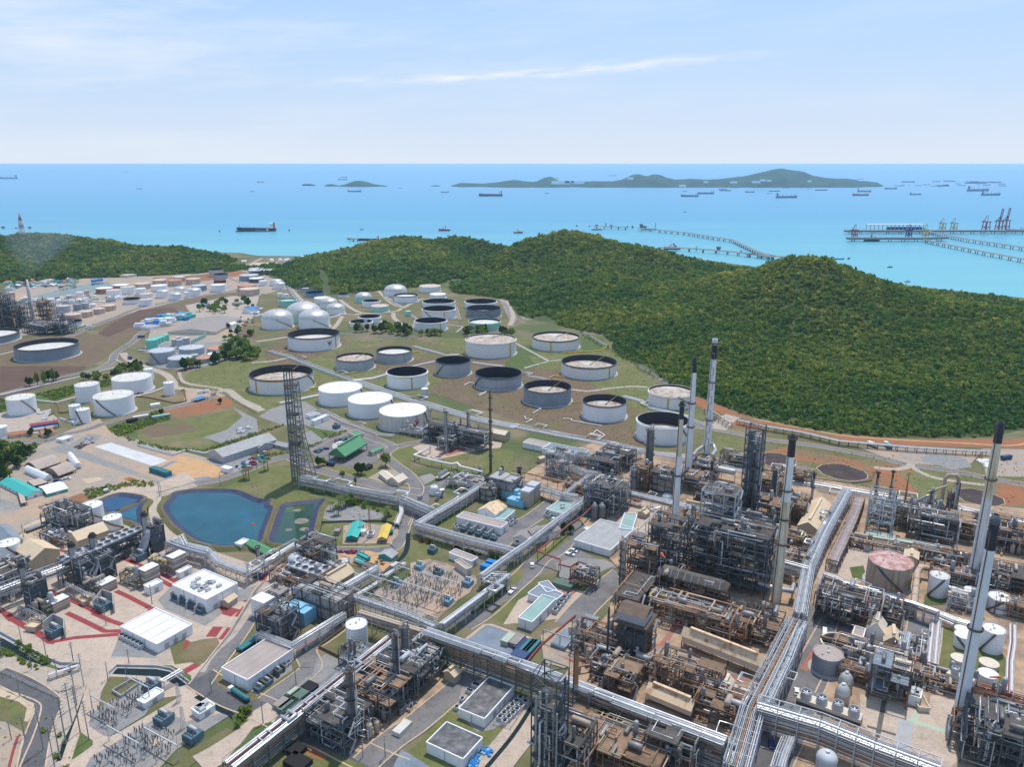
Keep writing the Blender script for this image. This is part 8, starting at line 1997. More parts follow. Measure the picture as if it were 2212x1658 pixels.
def car_proto(m,L=4.6,pick=False):
 t=thing('parked_car','x','car',(0,0,0));b=MB()
 sd=lambda pr,w0,w1:[(x,s*(w0 if z<1.0 else w1),z)for s in(-1,1)for x,z in pr]
 pr=[(-L/2,.35),(L/2,.35),(L/2,.75),(L/2-1.0,.95),(-L/2,1.0)];n=len(pr);vs=sd(pr,.9,.9)
 b.add(vs,[tuple(reversed(range(n))),tuple(range(n,2*n))]+[(i,(i+1)%n,n+(i+1)%n,n+i)for i in range(n)]);b.build('body',m,t)
 x0,x1=(-.2,L/2-1.2)if pick else(-L/2+.3,L/2-1.1);b=MB()
 vs=[(x0,s*.85,.95)for s in(-1,1)]+[(x1,s*.85,.95)for s in(-1,1)]+[(x0+.4,s*.7,1.55)for s in(-1,1)]+[(x1-.7,s*.7,1.55)for s in(-1,1)]
 b.add(vs,[(0,1,5,4),(3,2,6,7),(0,4,6,2),(1,3,7,5),(4,5,7,6)]);c=b.build('cabin','glass',t);b=MB();b.prism([(x0+.38,-.72),(x1-.68,-.72),(x1-.68,.72),(x0+.38,.72)],1.53,1.6);b.build('roof',m,c)
 for x in(-L/2+.9,L/2-.9):
  for s in(-.85,.85):b=MB();b.hdrum((x,s,.34),(0,1,0),.2,.34,10);b.build('wheel','blackpaint',t)
 return t
def truck_proto(m,mc,L=9,tanker=False):
 t=thing('parked_truck','x','truck',(0,0,0));b=MB();b.box(L/2-1.1,0,.7,2.0,2.3,2.2);b.build('cab',m,t);b=MB();b.box(L/2-.12,0,1.8,.1,2.1,.9);b.build('windscreen','glass',t)
 b=MB();b.box(-.9,0,.7,L-2,1.0,.35);b.build('chassis','blackpaint',t);b=MB()
 if tanker:b.hdrum((-1.1,0,2.1),(1,0,0),L-3.4,1.15,12)
 else:b.box(-1.1,0,1.05,L-2.4,2.4,1.9)
 b.build('tank' if tanker else 'cargo_box',mc,t)
 for x in(L/2-1.2,-L/2+1.2,-L/2+2.4):
  for s in(-1,1):b=MB();b.hdrum((x,s,.5),(0,1,0),.3,.5,10);b.build('wheel','blackpaint',t)
 return t
CW,CB,PK=car_proto('whitepaint'),car_proto('bluepaint'),car_proto('whitepaint',5.2,True)
T1,T2,T3,T4=truck_proto('whitepaint','tealpaint',15,True),truck_proto('whitepaint','roofteal',8),truck_proto('bluepaint','bluepaint',8),truck_proto('whitepaint','whitepaint',8)
gv='vehicles on the plant roads'
for fr,x,y,pr,lb,rz,s in(('C2',1312,1130,CW,'white car with dark windows crossing the wide junction',GA+2.1,1.35),('C2',1098,1408,PK,'white pickup on the road beside the long pipe rack',GA+1.57,1.35),('C2',1758,975,CW,'white car, front of two parked by the wide warehouse',GA,1.2),('C2',1775,962,CB,'dark blue car parked beside the white one at the warehouse',GA,1.2),('C2',1720,1010,PK,'pickup parked apart in front of the wide warehouse',GA,1.25),('C2',1543,632,CW,'white car by the mint roofed control room',GA+1.57,1.2),('D3',1950,862,CW,'white van driving on the road right of the great rack',1.25,1.3),('D3',1680,1432,CB,'dark blue car in the shade under the pipe bridge',1.3,1.3),('D4',60,235,T4,'white lorry parked left of the white box building',1.2,.9),('C4',292,970,CB,'dark car on the road left of the rusty tank',1.2,1.25),('B0',495,1280,CB,'dark car in front of the brown barrel shed',.3,1.3),('B0',577,1262,CW,'white car beside the brown barrel shed',.5,1.3),('D1',368,908,T1,'long tanker lorry with white cab and teal tank on the dark road',GA+3.14-.12,1.0),('B3',905,978,T4,'white lorry parked under the crimson-topped rack',2.0,1.3),('B3',1035,985,T2,'teal and white lorry parked on the pale yard',1.6,1.4),('B3',2055,1090,T3,'blue lorry at the right edge dirt yard',.3,1.3),('C1',568,1255,T3,'dark blue lorry beneath the silver rack',GA,1.1),('B1',635,1140,T3,'dark blue box lorry on the lawn edge',GA,1.1),('B0',1120,222,T3,'blue lorry on the road by the grey tanks',2.3,1.2),('B0',1218,40,T3,'red-brown trailer on the far road',.4,1.2)):
 at(fr,x,y,pr,USED,lb,gv,rz=rz,sc=s)
def ac_proto():
 t=thing('air_cooler','x','air cooler',(0,0,0));b=MB();b.box(0,0,.3,2.6,2.2,2.2);b.build('casing','rfgrey',t);b=MB();b.cyl(0,0,2.5,2.8,.9,n=12);b.build('fan','dark',t);b=MB();b.box(0,0,0,2.8,2.4,.3);b.build('base',CGR,t);return t
AC=ac_proto()
for i in range(6):at('D0',1318+i*41,275+i*21,AC,USED,'teal-grey cooler unit in the row along the large white hall','coolers along the large white hall',sc=1.0)
for i in range(6):
 for j in range(2):at('D2',965+i*44+j*52,1165-i*42+j*42-2,AC,USED,'round-fan cooler in the double row beside the upper black-roofed substation','double row of coolers',sc=1.0)
for i,(x,y)in enumerate(((690,800),(720,812),(625,865),(655,880),(560,960),(500,1050))):at('D2',x,y,AC,USED,'white cooler behind the upper black-roofed substation','coolers behind the black roof',sc=.9)
for i,(x,y)in enumerate(((820,620),(865,590),(905,560),(640,770),(700,720))):at('D1',x,y,AC,USED,'pale cooler along the grey-roofed substation','coolers along the grey roof',sc=.8)
for i,(x,y)in enumerate(((490,720),(500,745),(1080,660),(1090,690),(1130,660),(1460,600),(1490,605),(1475,585))):at('C2',x,y,AC,USED,'white cooler beside a white switch house in the plant centre','coolers of the plant centre',sc=1.1)
for i in range(8):at('B2',290+i*38,1065+i*10,AC,USED,'cooler in the row before the slate-roofed switch house','coolers before the slate roof',sc=1.0)
for i in range(5):at('C2',1560+i*34,1640-i*44,AC,USED,'white cooler along the blue-grey roofed substation','coolers along the blue-grey roof',sc=1.1)
def windsock(fr,x,y,h,label,rz):
 p=G(fr,x,y);t=thing('windsock',label,'windsock',p,'orange windsocks');b=MB();b.tube([p,p+UP(h)],.15,5);b.build('mast','galv',t);d=Vector((cos(rz),sin(rz),-.25));a=p+UP(h);b=MB();b.tube([a,a+d*1.5,a+d*4],.7,8,r2=.3);b.build('sock','orange',t)
windsock('C1',575,1050,24,'orange windsock on the round tower by the green shed',2.4);windsock('C3',460,1500,30,'orange windsock above the dark grid roof',-1.2);windsock('D4',1830,1330,30,'orange windsock at the bottom right column',2.8);windsock('C1',1225,1110,26,'orange windsock over the rusty drum',1.9)
stack('C1',575,1040,570,925,32,30,'round grey post with platform by the green shed',[(1,CGR)],ringz=(.95,),name='lookout_post',cat='tower',n=10)
mast('C1',1780,830,510,1.4,'red and white lattice mast by the yellow roof','pipered');mast('C1',1680,760,580,1.6,'grey lattice mast by the turquoise roof','galv')
mast('D0',1980,1250,1010,1.7,'lattice mast with red top beside the fan cooler block','galv');mast('D0',1930,960,760,1.7,'lattice mast at the canal pipe bridge','galv')
c=G('D3',190,470);t=thing('furnace_hood','stepped roof hood crowning the tall furnace','furnace hood',(c.x,c.y,22));P=lambda a,e,z:c+UX*a+VX*e+UP(z)
b=MB();b.prism([P(a,e,0)[:2]for a,e in((-9,-8),(9,-8),(9,8),(-9,8))],22.1,22.8);b.build('eave',SBR,t)
b=MB();b.prism([P(a,e,0)[:2]for a,e in((-7,-6),(7,-6),(7,6),(-7,6))],22.8,27);b.build('walls','wallgrey',t)
b=MB();b.add([P(-7.4,-6.4,27),P(7.4,-6.4,27),P(7.4,6.4,27),P(-7.4,6.4,27),P(-7.4,0,29.5),P(7.4,0,29.5)],[(0,1,5,4),(2,3,4,5),(1,2,5),(3,0,4)]);b.build('roof',SBR,t)
leafmat('leafdark',(0.018,0.055,0.022),(0.04,0.085,0.025),(0.09,0.13,0.035))
leafmat('leafred',(0.10,0.03,0.02),(0.16,0.05,0.03),(0.2,0.10,0.04))
TREES={}
def tree_proto(kind):
 rg=random.Random(len(TREES)+60)
 t=thing('palm_tree' if kind=='palm' else 'shrub' if 'shrub' in kind else 'tree','x','palm' if kind=='palm' else 'shrub' if 'shrub' in kind else 'tree',(0,0,0));b=MB()
 if kind=='palm':
  b.tube([(0,0,0),(.2,0,3),(.1,.1,6)],.28,6,r2=.2);b.build('trunk','bark',t);b=MB()
  for k in range(13):
   a=k*.483*2;d=Vector((cos(a),sin(a),0));n=Vector((-d.y,d.x,0));e=rg.uniform(.1,.9);p=[Vector((.1,.1,6)),Vector((.1,.1,6.2+e))+d*1.5,Vector((.1,.1,5.4+e*1.4))+d*3.0]
   b.add([p[0]-n*.15,p[0]+n*.15,p[1]+n*.5,p[1]-n*.5,p[2]+n*.1,p[2]-n*.1],[(0,1,2,3),(3,2,4,5)])
  b.build('crown','lush',t);return t
 tall={'poplar':(1.6,5.5,2.0),'broad':(3.4,3.0,2.6),'round':(2.6,2.7,2.2),'dark':(3.2,3.4,2.2),'shrub':(1.5,1.2,.3),'redshrub':(1.5,1.1,.3)}[kind]
 b.tube([(0,0,0),(.1,.05,tall[2]*.6),(0,.1,tall[2]+tall[1]*.6)],.32 if tall[2]>1 else .12,6,r2=.08)
 if tall[2]>1:
  for k in range(3):a=k*2.1;b.tube([(0,.05,tall[2]*.8),(cos(a)*tall[0]*.5,sin(a)*tall[0]*.5,tall[2]+tall[1]*.5)],.14,5,r2=.05)
 b.build('trunk','bark',t)
 nrg=np.random.RandomState(len(TREES));o=forest_mesh('crown',np.array([[0,0,tall[2]-.3]]*2),np.array([[tall[0],tall[1]],[tall[0]*.8,tall[1]*1.15]]),nrg.uniform(.3,.7,2),2,60,len(TREES)+3,'leafdark' if kind=='dark' else 'leafred' if kind=='redshrub' else 'leaf');o.parent=t
 return t
def tree(fr,x,y,kind,label,group,s=1.0):
 first=kind not in TREES
 if first:TREES[kind]=tree_proto(kind)
 o=TREES[kind]if first else copy_tree(TREES[kind]);o.location=G(fr,x,y);rz=(x*7+y*3)%6.28;o.rotation_euler=(0,0,rz);o.scale=(s,s,s*(.9+(x%7)/30));o['label']=label;o['group']=group
def grove(fr,poly,n,kinds,label,group,seed,s=(.8,1.3)):
 q=[tuple(map(float,a.split(',')))for a in poly.split()];rg=random.Random(seed);k=0
 while k<n:
  x,y=rg.uniform(min(p[0]for p in q),max(p[0]for p in q)),rg.uniform(min(p[1]for p in q),max(p[1]for p in q))
  if inpoly(x,y,q):k+=1;tree(fr,x,y,rg.choice(kinds),label,group,rg.uniform(*s))
K2=('broad','dark','round')
grove('A1','770,1525 900,1495 1000,1500 1180,1490 1400,1545 1570,1550 1660,1570 1400,1575 1000,1560 780,1550',46,K2,'dense dark green tree in the belt south of the farther terminal','trees of the terminal belt',1,(1.2,2.0))
grove('A1','1730,1560 1850,1530 2000,1540 2211,1560 2211,1580 1760,1575',20,K2,'dark green tree in front of the mint tank','trees by the mint tank',2,(1.2,1.8))
grove('B0','1520,330 1700,300 1850,270 2000,240 2211,250 2230,180 2100,100 1980,110 1900,200 1830,270 1640,290',56,K2,'dark green tree in the wood between depot and tank farm','trees of the depot wood',3,(1.3,2.2))
grove('B0','960,350 1060,300 1200,290 1240,330 1000,420 700,410',30,K2,'green tree in the strip behind the white compound','trees behind the compound',4,(.9,1.6))
grove('B0','250,460 300,430 460,400 500,380 480,420 300,480',8,('poplar','dark'),'tall narrow tree on the dark earth bank at left','tall trees at left',5,(1.3,2.0))
grove('B0','0,1010 170,1010 330,1010 200,1100 150,1180 120,1280 0,1290',34,K2,'dark tree crowded at the left edge above the barracks','trees at the left edge',6,(.9,1.7))
grove('A0','1690,1300 1800,1280 1980,1290 2200,1280 2211,1330 2000,1350 1900,1400 1740,1420',22,K2,'tree among depot houses in the left distance','trees among the depot houses',7,(1.2,2.0))
grove('A0','1900,1560 1950,1500 2100,1540 2211,1560 2211,1650 1960,1640',14,K2,'tree beside the ribbed shed','trees beside the ribbed shed',8,(1.0,1.6))
grove('A0','60,1110 320,1090 640,1090 740,1090 720,1105 400,1110 100,1140',20,K2,'tree in the village under the left hill','trees of the left village',9,(1.4,2.4))
for i,(x,y,k,s)in enumerate(((1112,1150,'round',1.9),(905,1225,'dark',1.5),(875,1215,'dark',1.4),(535,1150,'dark',1.2),(575,1140,'round',1.2),(740,1250,'round',1.0),(855,1310,'poplar',.8),(800,1480,'broad',1.3))):
 tree('B1',x,y,k,('big round light green tree by the cream canteen','dark tree beside the canteen, right of two','dark tree beside the canteen, left of two','dark tree in front of the derrick, left','round tree in front of the derrick, right','round bush on the road edge below the derrick','slim tree by the flare rack','broad tree at the rim of the grey gravel oval')[i],'single trees of the middle ground',s)
for i,(x,y)in enumerate(((1350,525),(1380,530),(1440,500),(1470,520),(1510,500),(1460,480),(1390,590),(1420,580),(1440,575),(1560,480),(1950,610),(1975,590),(1940,640))):tree('C1',x,y,'palm','palm standing on the grey gravel oval','palms of the gravel oval',.8+(i%3)*.15)
for x,y in((415,200),(442,180),(475,195),(640,105),(678,90)):tree('C1',x,y,'palm','palm on the lawn above the big pond','palms above the pond',1.2)
grove('C1','1480,440 1640,450 1800,500 1960,560 2060,600 2000,600 1800,540 1600,480',16,('shrub','round'),'round bush in the row along the flare rack','bushes along the flare rack',11,(.7,1.3))
grove('C2','850,1030 900,1010 1000,1060 980,1080 860,1060',9,('round','shrub'),'bush at the crossing of two racks','bushes at the rack crossing',12)
grove('C2','400,850 560,910 760,1000 740,1020 560,960 400,890',18,('redshrub',),'dark red hedge bush below the grey pipe rack','red hedge bushes',13,(.8,1.2))
for x,y in((120,870),(195,885)):tree('C2',x,y,'redshrub','rust red round shrub on the lawn by the rack','two rust red shrubs',1.5)
grove('C2','640,1640 860,1480 1040,1340 1060,1360 880,1520 680,1680',18,('shrub',),'low green shrub beneath the descending silver rack','shrubs under the silver rack',14)
grove('C2','1600,740 1700,720 1740,790 1660,800',5,('round','dark'),'tree behind the grey-roofed workshop','trees behind the workshop',15)
grove('D1','370,1110 420,1040 510,1070 500,1110 420,1190 350,1240',12,('round','dark','shrub'),'green bush in the ditch by the rusty rail bridge','bushes in the ditch',16,(.5,.8))
grove('D0','0,380 100,420 250,500 420,600 400,620 200,530 0,440',26,('shrub',),'leafy shrub on the canal bank','shrubs on the canal bank',17,(.6,1.1))
grove('D0','130,330 230,345 430,480 600,570 560,590 380,480',18,('shrub','shrub','round'),'leafy shrub on the far canal bank','shrubs on the far canal bank',18,(.5,.9))
for x,y,s in((640,1330,1),(620,1560,1.2),(470,1290,1)):tree('D0',x,y,'shrub','shrub beside the lower left road','shrubs by the lower left road',s)
for x,y in((260,885),(275,870),(395,880),(410,895),(430,885),(1395,700),(1900,610)):tree('B0',x,y,'dark','small dark tree by the orange roofed villa or the dirt bank','small dark trees left',.9)
def thicket(fr,polys,st,r,label,name='thicket',seed=1,mt='leaf',z=0.0,prob=1.0,tb=.45):
 nrg=np.random.RandomState(seed);P=[]
 for s in polys.split('|'):
  q=PTS(fr,s);x0,x1,y0,y1=min(p.x for p in q),max(p.x for p in q),min(p.y for p in q),max(p.y for p in q)
  for x in np.arange(x0,x1,st):
   for y in np.arange(y0,y1,st):
    a,c=x+nrg.uniform(-.5,.5)*st,y+nrg.uniform(-.5,.5)*st
    if nrg.rand()<prob*(1 if prob>=1 else .5+.9*max(0,.5+fbm(a,c,30)))and inpoly(a,c,q):P.append((a,c,z))
 P=np.array(P);n=len(P);R=r*nrg.uniform(.55,1.3,n)
 tag(forest_mesh(name,P,np.column_stack([R,R*nrg.uniform(.6,1.0,n)]),tb+nrg.normal(0,.16,n),4,14,seed,mt),label,name,kind='stuff')
thicket('B0','930,830 1000,800 1250,760 1340,660 1390,680 1480,740 1400,760 1200,830 1080,880 1180,940 1300,960 1480,1000 1760,1010 2211,860 2211,890 1760,1030 1480,1020 1200,960 1000,880|700,1370 850,1330 1000,1310 1180,1270 1340,1310 1300,1330 1100,1320 900,1390 780,1430|1000,400 700,440 300,530 480,580 690,500 980,450|0,570 90,560 90,640 0,690',2.6,2.0,'dense thicket of bushes round the overgrown field and yard hedges',seed=21)
thicket('B1','0,860 120,820 230,790 240,800 100,850 0,885|540,840 640,915 780,850 790,830 640,880|400,990 560,930 570,945 420,1010|0,1060 300,1020 300,1040 0,1080',2.2,1.5,'hedges along the workshop roads','hedge',seed=22)
thicket('B2','560,-50 640,20 830,120 1290,400 1330,430 1240,410 900,210 700,90 600,30',5,2.2,'scrub at the foot of the wooded hill by the perimeter road',seed=23,prob=.8)
SCR='560,760 700,720 900,730 1110,740 1300,725 1500,880 1400,970 1100,905 900,840 640,890 400,825'
thicket('P',SCR+'|1540,940 1830,980 2212,1000 2212,1120 1960,1080 1650,1010|380,1060 700,1040 860,1110 840,1190 480,1190|0,1440 165,1590 150,1658 0,1658|900,985 1180,990 1110,1040 960,1060',5.5,.8,'small weeds and tussocks scattered over the rough grass','weeds',24,prob=.55,tb=.55)
def ship(fr,x,y,Lp,kind,label,m='hull',flip=1,hz=0.12,group='ships in the bay',name='ship',cat='ship'):
 p=G(fr,x,y,SEA);L=Lp*mpp(fr,p)*1.02;W=L*{'barge':.2,'tug':.3}.get(kind,.155);Hh=L*{'barge':.05,'tug':.12}.get(kind,.072)
 t=thing(name,label,cat,p,group);d=Vector((flip*cos(hz),sin(hz)*flip,0));n=Vector((-d.y,d.x,0))
 P=lambda a,e,z:p+d*(a*L)+n*(e*W)+UP(z);o=[(-.5,-.42),(-.46,-.5),(.34,-.5),(.44,-.3),(.5,0),(.44,.3),(.34,.5),(-.46,.5),(-.5,.42)];k=len(o)
 b=MB();b.add([P(a*.96,e*.9,-1)for a,e in o]+[P(a,e,Hh*(1.5 if a>.4 and kind!='barge' else 1))for a,e in o],[(i,(i+1)%k,k+(i+1)%k,k+i)for i in range(k)]+[tuple(range(k,2*k))]);b.build('hull',m,t)
 bx=lambda nm,mm,a,w,l,z0,z1:(lambda q:q.prism([P(a+i*l/2,j*w/2,0)[:2]for i,j in((-1,-1),(1,-1),(1,1),(-1,1))],SEA+z0,SEA+z1).build(nm,mm,t))(MB())
 if Lp<20:return t
 if kind=='barge':bx('hatch',SBR,0,.7,.8,Hh,Hh*1.5);bx('cabin',WWH,-.44,.5,.06,Hh,Hh*2.4)
 elif kind=='tug':bx('deckhouse',WWH,.05,.6,.3,Hh,Hh*2.2);bx('bridge',WWH,.08,.45,.16,Hh*2.2,Hh*3.2);bx('funnel',m,-.1,.2,.07,Hh*2,Hh*3.2);bx('mast','galv',.05,.05,.02,Hh*3.2,Hh*4.6)
 else:
  bx('bridge',WWH,-.38,.9,.09,Hh,Hh*2.9);bx('funnel','orange' if kind=='tanker' else m,-.45,.35,.04,Hh,Hh*3.1);bx('mast','galv',.42,.06,.01,Hh,Hh*2.6)
  if kind=='tanker':
   b=MB();b.bar(P(-.3,0,Hh+L*.012),P(.42,0,Hh+L*.012),L*.012)
   b.build('deck_pipe',PGR,t);bx('manifold','steel',.05,.8,.04,Hh,Hh*1.4)
  else:
   for a in(-.2,0,.2,.36)[:2 if Lp<60 else 4]:
    bx('crane_post','galv',a,.08,.015,Hh,Hh*2.6);b=MB();b.bar(P(a,0,Hh*2.4),P(a+.1,.2,Hh*3.2),max(.8,L*.006));b.build('crane_jib','craneyellow',t)
   bx('hatch','steel',.08,.6,.6,Hh,Hh*1.25)
 return t
S_=ship
for q in('A0|70,216,150|bulk|dark blue ship at the far left edge of the sea|hullblue','A0|1090,156,46|barge|lone barge near the horizon at left|hull','A0|1203,303,52|barge|dark barge in the left part of the bay|hull','A0|2172,326,38|bulk|small pale ship left of the little island|hullblue','A1|32,246,58|bulk|dark ship left of the islet row|hull','A1|750,204,54|bulk|blue ship behind the small island, rear of two|hullblue','A1|740,225,78|bulk|reddish ship behind the small island, front of two|hullred','A1|845,328,116|tanker|pale blue-white ship in front of the small island|hullblue','A1|1622,334,70|bulk|work ship with tower right of the islet|hullblue','A1|2018,365,205|tanker|long dark tanker below the long island|hull','A0|2212,668,325|tanker|large black tanker moored off the left shore|hull','A1|50,672,110|tanker|smaller pale tanker alongside the large black one|hullblue','A1|908,655,34|tug|little green work boat in the bay|tealpaint','A1|1620,664,100|tug|red supply vessel left of the hill|hullred','A1|962,748,190|tanker|black tanker half hidden by the wooded hill|hull','A1|2085,806,72|tug|white patrol boat at the small jetty between hills|rfwhite','A2|45,684,80|tug|red tug near the central hill top|hullred','A2|290,342,36|bulk|small dark ship seen end-on below the long island|hull','A2|1520,369,155|bulk|dark ship with pale deck below the island village|hullblue','A2|1660,346,146|tanker|blue ship behind it to the right|hullblue','A2|1480,324,38|bulk|ship with tall derrick near the island shore|hullblue','A2|2038,332,86|bulk|barge with four raised crane booms|hullblue','A2|720,657,95|barge|dark barge in front of the offshore platform|hull','A2|1370,825,140|tug|red ship berthed at the near jetty|hullred','A2|375,213,46|barge|barge behind the long island|hull','A3|165,380,188|bulk|cargo ship with several crane booms right of the island|hullblue','A3|835,328,126|bulk|crane ship, rear of two by the island tip|hullblue','A3|800,360,146|tanker|red-hulled ship, front of two by the island tip|hullred','A3|1275,354,102|bulk|pale ship with cranes alone in the right bay|hullblue','A3|1815,322,196|bulk|long blue ship far right, rear one|hullblue','A3|1925,358,172|bulk|blue crane ship far right, front one|hullblue','A3|1060,304,110|bulk|work ship between small barges|hullblue','A3|905,752,130|tug|dark launch beside the lower pier|hull','A3|620,910,80|tanker|dark tanker behind the right hill top|hull','A3|1055,980,46|tug|small dark fishing boat in the right bay|hull','A3|1207,1106,50|tug|small boat close to the right shore|hullblue','A2|1480,502,26|tug|little tug towing near the middle of the bay|hullred','A3|90,464,22|tug|speedboat with a white wake|rfwhite','A3|2130,668,170|tanker|black ship berthed at the right end of the pier|hull','A2|1180,655,110|barge|dark barge moored under the offshore platform|hull'):
 fr,a,k,lb,m=q.split('|');a=list(map(float,a.split(',')));S_(fr,*a,k,lb,m,1 if int(a[0])%2 else-1,.1+(a[0]%5)*.03)
for q in('A3 1215,246,120 1100,270,30 1150,278,65 1168,268,35 1220,272,28 1300,275,60 1372,268,65 1455,241,75 1570,239,105 1640,252,45 1648,266,45 1678,276,65 1780,242,75 1800,255,190 1818,264,40 1815,277,30 1890,271,75 1955,250,125 2020,263,65 2027,279,70 28,282,35 60,325,100 15,343,45 210,265,35 345,266,40 350,275,50 400,264,30 290,293,40 158,295,50 360,302,40 465,316,110 800,220,60 1485,284,40','A2 1830,320,105 1810,308,80 1905,293,90 2105,286,80 860,190,70 2165,278,30','A1 1240,297,30'):
 fr,*r=q.split()
 for a in r:S_(fr,*map(float,a.split(',')),'barge','flat cargo barge at anchor among many near the islands','hullblue',1,.05,'barges anchored near the islands','barge','barge')
def jetty(fr,pts,w,label,z=5.0,step=26,name='jetty',group='jetties',th=1.6):
 q=PTS(fr,pts,z);t=thing(name,label,'jetty',(q[0].x,q[0].y,SEA),group);b=MB()
 for a,c in zip(q,q[1:]):b.bar((a.x,a.y,z-.7),(c.x,c.y,z-.7),w,th);b.bar((a.x,a.y,z+1.2),(c.x,c.y,z+1.2),1.0,.9)
 b.build('deck','pile' if th>2 else 'jetty',t);n=0
 pb=MB();pb.cyl(0,0,-3,z-SEA-1,1.3,n=6);po=None
 for a,c in zip(q,q[1:]):
  L=(c-a).length;k=max(1,int(L/step));d=(c-a).normalized();e=Vector((-d.y,d.x,0))
  for i in range(k):
   for s in(-.35,.35):
    n+=1
    if n>96:return t
    m=a.lerp(c,(i+.5)/k)+e*(w*s)
    if po is None:po=pb.build('pile','pile');o=po
    else:o=po.copy();SC.collection.objects.link(o)
    o.parent=t;o.location=(m.x-t.location.x,m.y-t.location.y,0)
 return t
jetty('A2','1240,655 1500,680 1700,712 1900,742 2130,850 2260,885',9,'long trestle jetty bending towards the shore behind the hills',step=30)
jetty('A2','1250,808 1460,812 1700,828 1900,845 2250,888',9,'nearer trestle jetty meeting the long one',step=34)
jetty('A2','690,625 880,628 1000,632',14,'offshore berth with mooring platforms, left part');jetty('A2','1080,640 1220,648',16,'offshore berth with blue tower, right part')
jetty('A3','-200,860 0,875 165,890',9,'jetty reaching the shore behind the right hill');jetty('A1','790,730 880,732',10,'small loading platform beside the black tanker');jetty('A1','2100,800 2230,796',6,'small jetty of the white patrol boat',step=20)
jetty('A3','670,664 850,664 1100,664 1460,664 1900,664 2260,664',26,'upper container pier with long white shed',6,36,'pier','container piers',6);jetty('A3','690,728 1000,728 1340,728 1530,722',26,'lower container pier with launch alongside',6,36,'pier','container piers',6)
jetty('A3','1390,668 1700,730 2000,775 2300,820',11,'upper trestle road from the pier to the right edge',6,34);jetty('A3','1350,738 1600,790 1900,850 2300,925',9,'lower trestle road from the pier to the right edge',6,34)
def platform_tower(fr,x,yb,yt,w,m,label,name='jetty_tower'):
 p=G(fr,x,yb,SEA);h=height_at(p,fr,x,yt)-SEA;t=thing(name,label,'tower',p,'harbour towers');k=mpp(fr,p)*w;b=MB();b.box(p.x,p.y,SEA,k,k,h*.5);b.build('base','pile',t);b=MB();b.box(p.x,p.y,SEA+h*.5,k*1.3,k*1.2,h*.35);b.build('deck_house',m,t);b=MB();b.bar((p.x,p.y,SEA+h*.85),(p.x,p.y,SEA+h),k*.2);b.build('mast','galv',t)
for i,q in enumerate(('A2,1105,640,600,22,hullblue','A2,1130,642,618,34,hullblue','A2,1225,650,585,5,galv','A2,800,628,590,8,galv','A2,720,628,608,18,hullblue','A2,845,630,610,16,hullblue','A2,550,628,612,10,pile','A2,658,628,616,9,pile','A2,985,634,618,9,pile','A2,1030,638,620,14,pile','A2,1580,832,795,10,galv','A2,1390,812,785,26,hullblue','A2,1770,835,795,26,hullblue','A2,1965,850,830,10,jetty','A1,282,665,652,9,pile','A0,1893,674,660,9,pile','A0,2037,674,660,9,pile','A0,258,645,625,14,pile','A0,28,642,624,16,hullred','A0,140,645,632,9,pile','A1,800,738,720,30,jetty','A3,700,908,893,14,pile')):
 a=q.split(',');platform_tower(a[0],*map(float,a[1:5]),a[5],'harbour dolphin or tower standing in the sea beside the berths')
def quay_crane(fr,x,yb,yt,wp,m,label,up=False):
 p=G(fr,x,yb,6);h=height_at(p,fr,x,yt)-6;k=mpp(fr,p);w=wp*k/2;t=thing('quay_crane',label,'quay crane',p,'container quay cranes');T=max(2.2,w*.16);ph=h*(.42 if up else .55);b=MB()
 for i in(-1,1):
  for j in(-1,1):b.bar(p+Vector((i*w*.6,j*w*.8,0)),p+Vector((i*w*.5,j*w*.6,ph)),T)
  b.bar(p+Vector((i*w*.6,-w*.8,ph*.35)),p+Vector((i*w*.6,w*.8,ph*.35)),T*.8);b.bar(p+Vector((i*w*.5,w*.6,ph)),p+Vector((i*w*.15,0,h*(.62 if up else 1))),T*.7)
 for j in(-1,1):b.bar(p+Vector((-w*.6,j*w*.8,ph*.4)),p+Vector((w*.6,j*w*.8,ph*.4)),T*.8);b.bar(p+Vector((-w*.6,j*w*.8,0)),p+Vector((w*.6,j*w*.7,ph*.4)),T*.5)
 b.build('portal',m,t);b=MB();b.bar(p+Vector((-w*1.4,0,ph)),p+Vector((w*1.2,0,ph)),T*1.6,T*1.3)
 if up:b.bar(p+Vector((-w*.15,0,ph)),p+Vector((w*.2,0,h)),T);b.bar(p+Vector((w*.25,0,ph)),p+Vector((w*.6,0,h)),T);b.bar(p+Vector((w*.2,0,h)),p+Vector((w*.6,0,h)),T)
 b.build('boom',m,t);b=MB();b.box(p.x-w*.7,p.y,ph+6+T,w*.5,w*.4,T*2);b.build('machinery_house','roofgrey',t)
for x,yb,yt,w,m,lb,u in((748,718,608,52,'cranered','crimson quay crane at the left end of the lower pier',0),(1215,718,606,52,'craneblue','dark blue quay crane mid lower pier',0),(1360,716,605,50,'craneyellow','yellow quay crane on the lower pier',0),(1505,656,553,54,'craneyellow','pale yellow quay crane, left of two on the upper pier',0),(1603,656,550,56,'craneyellow','pale yellow quay crane, right of two on the upper pier',0),(1880,655,530,66,'cranered','crimson quay crane left of the pair with raised booms',0),(1990,655,475,60,'cranered','crimson quay crane with raised boom, left one',1),(2050,652,468,60,'cranered','crimson quay crane with raised boom, right one',1)):quay_crane('A3',x,yb,yt,w,m,lb,u)
a,c=G('A3',850,655,6),G('A3',1340,655,6);t=thing('pier_shed','long white roofed shed on the upper pier','shed',a);b=MB();b.bar(a+UP(20),c+UP(20),24,2);b.build('roof','roofwhite',t)
for i in range(15):q=a.lerp(c,i/14);b=MB();b.bar(q,q+UP(19),2.2);b.build('post','galv',t)
b=MB();b.bar(a.lerp(c,.38)+Vector((0,4,5)),a.lerp(c,.98)+Vector((0,4,5)),10,10);b.build('stored_row','craneblue',t)
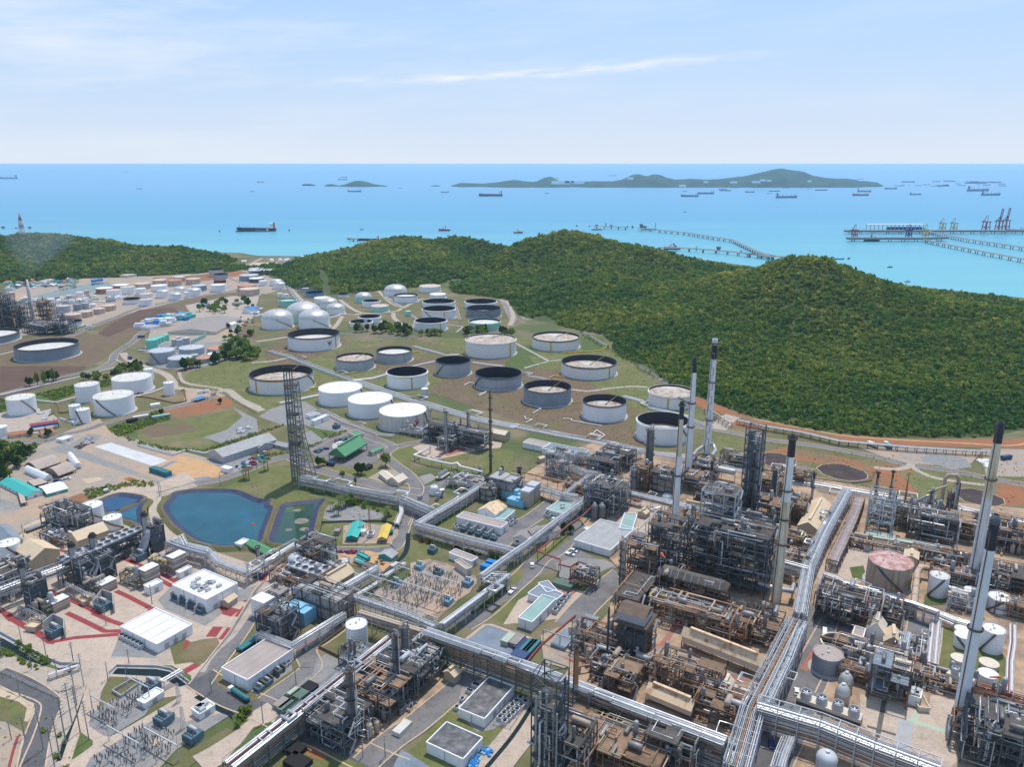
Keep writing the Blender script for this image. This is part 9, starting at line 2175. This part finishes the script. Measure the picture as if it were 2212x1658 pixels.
for i,(fr,x,y,Y,w,h)in enumerate((('A2',410,240,8600,180,24),('A2',485,237,8600,90,18),('A2',558,238,8600,130,24),('A2',1015,208,9000,60,16),('A2',1465,272,8100,60,14),('A2',1665,240,8500,40,12),('A2',1905,242,8300,60,12),('A2',2100,240,8300,70,12),('A2',2160,225,8400,50,12),('A3',370,232,8400,30,12),('A3',20,228,8400,40,12))):
 p=GY(*pix(fr,x,y),Y-500);b=MB();b.prism([(p.x-w/2,p.y),(p.x+w/2,p.y),(p.x+w/2,p.y+30),(p.x-w/2,p.y+30)],p.z-h,p.z+h*.3);tag(b.build('building',WWH),'white building on the wooded slope of the long island','building','white buildings of the long island')
p=GY(*pix('A0',190,672),2100);h=GY(*pix('A0',190,515),2100).z-p.z;t=thing('radio_mast','tall red and white radio mast on the left hill','mast',p);n=5
for k in range(n):
 b=MB();w=5-.8*k;sq=lambda w,z:[(p.x+i*w,p.y+j*w,z)for i,j in((-1,-1),(1,-1),(1,1),(-1,1))]
 lattice(b,sq(w,p.z-6*(k==0)+h*k/n),sq(w-.8,p.z+h*(k+1)/n),3,.9,.6);b.build('section','pipewhite' if k%2==0 else 'pipered',t)
sm=bpy.data.materials.new("smoke");sm.use_nodes=True;nt=sm.node_tree;nt.nodes.remove(nt.nodes["Principled BSDF"]);v=nt.nodes.new("ShaderNodeVolumePrincipled");v.inputs["Color"].default_value=(.55,.72,.95,1);v.inputs["Density"].default_value=.0028;nt.links.new(v.outputs[0],nt.nodes["Material Output"].inputs["Volume"])
p=G('A0',290,1440);h=height_at(p,'A0',250,1085);b=MB();n=12;prof=[(0,2),(14,8),(30,20),(50,34),(72,40),(92,30),(104,12),(108,1)];vs=[]
for dz,r in prof:
 for i in range(n):a=2*pi*i/n;vs.append((p.x+dz*.55+r*1.5*cos(a),p.y+r*.7*sin(a),h+dz*.95+r*.3*cos(a*2)))
k=len(prof);b.add(vs,[(i*n+j,i*n+(j+1)%n,(i+1)*n+(j+1)%n,(i+1)*n+j)for i in range(k-1)for j in range(n)]+[tuple(reversed(range(n))),tuple(range((k-1)*n,k*n))],True);tag(b.build('smoke',sm),'thin bluish smoke drifting from the left refinery chimney','smoke',kind='stuff')
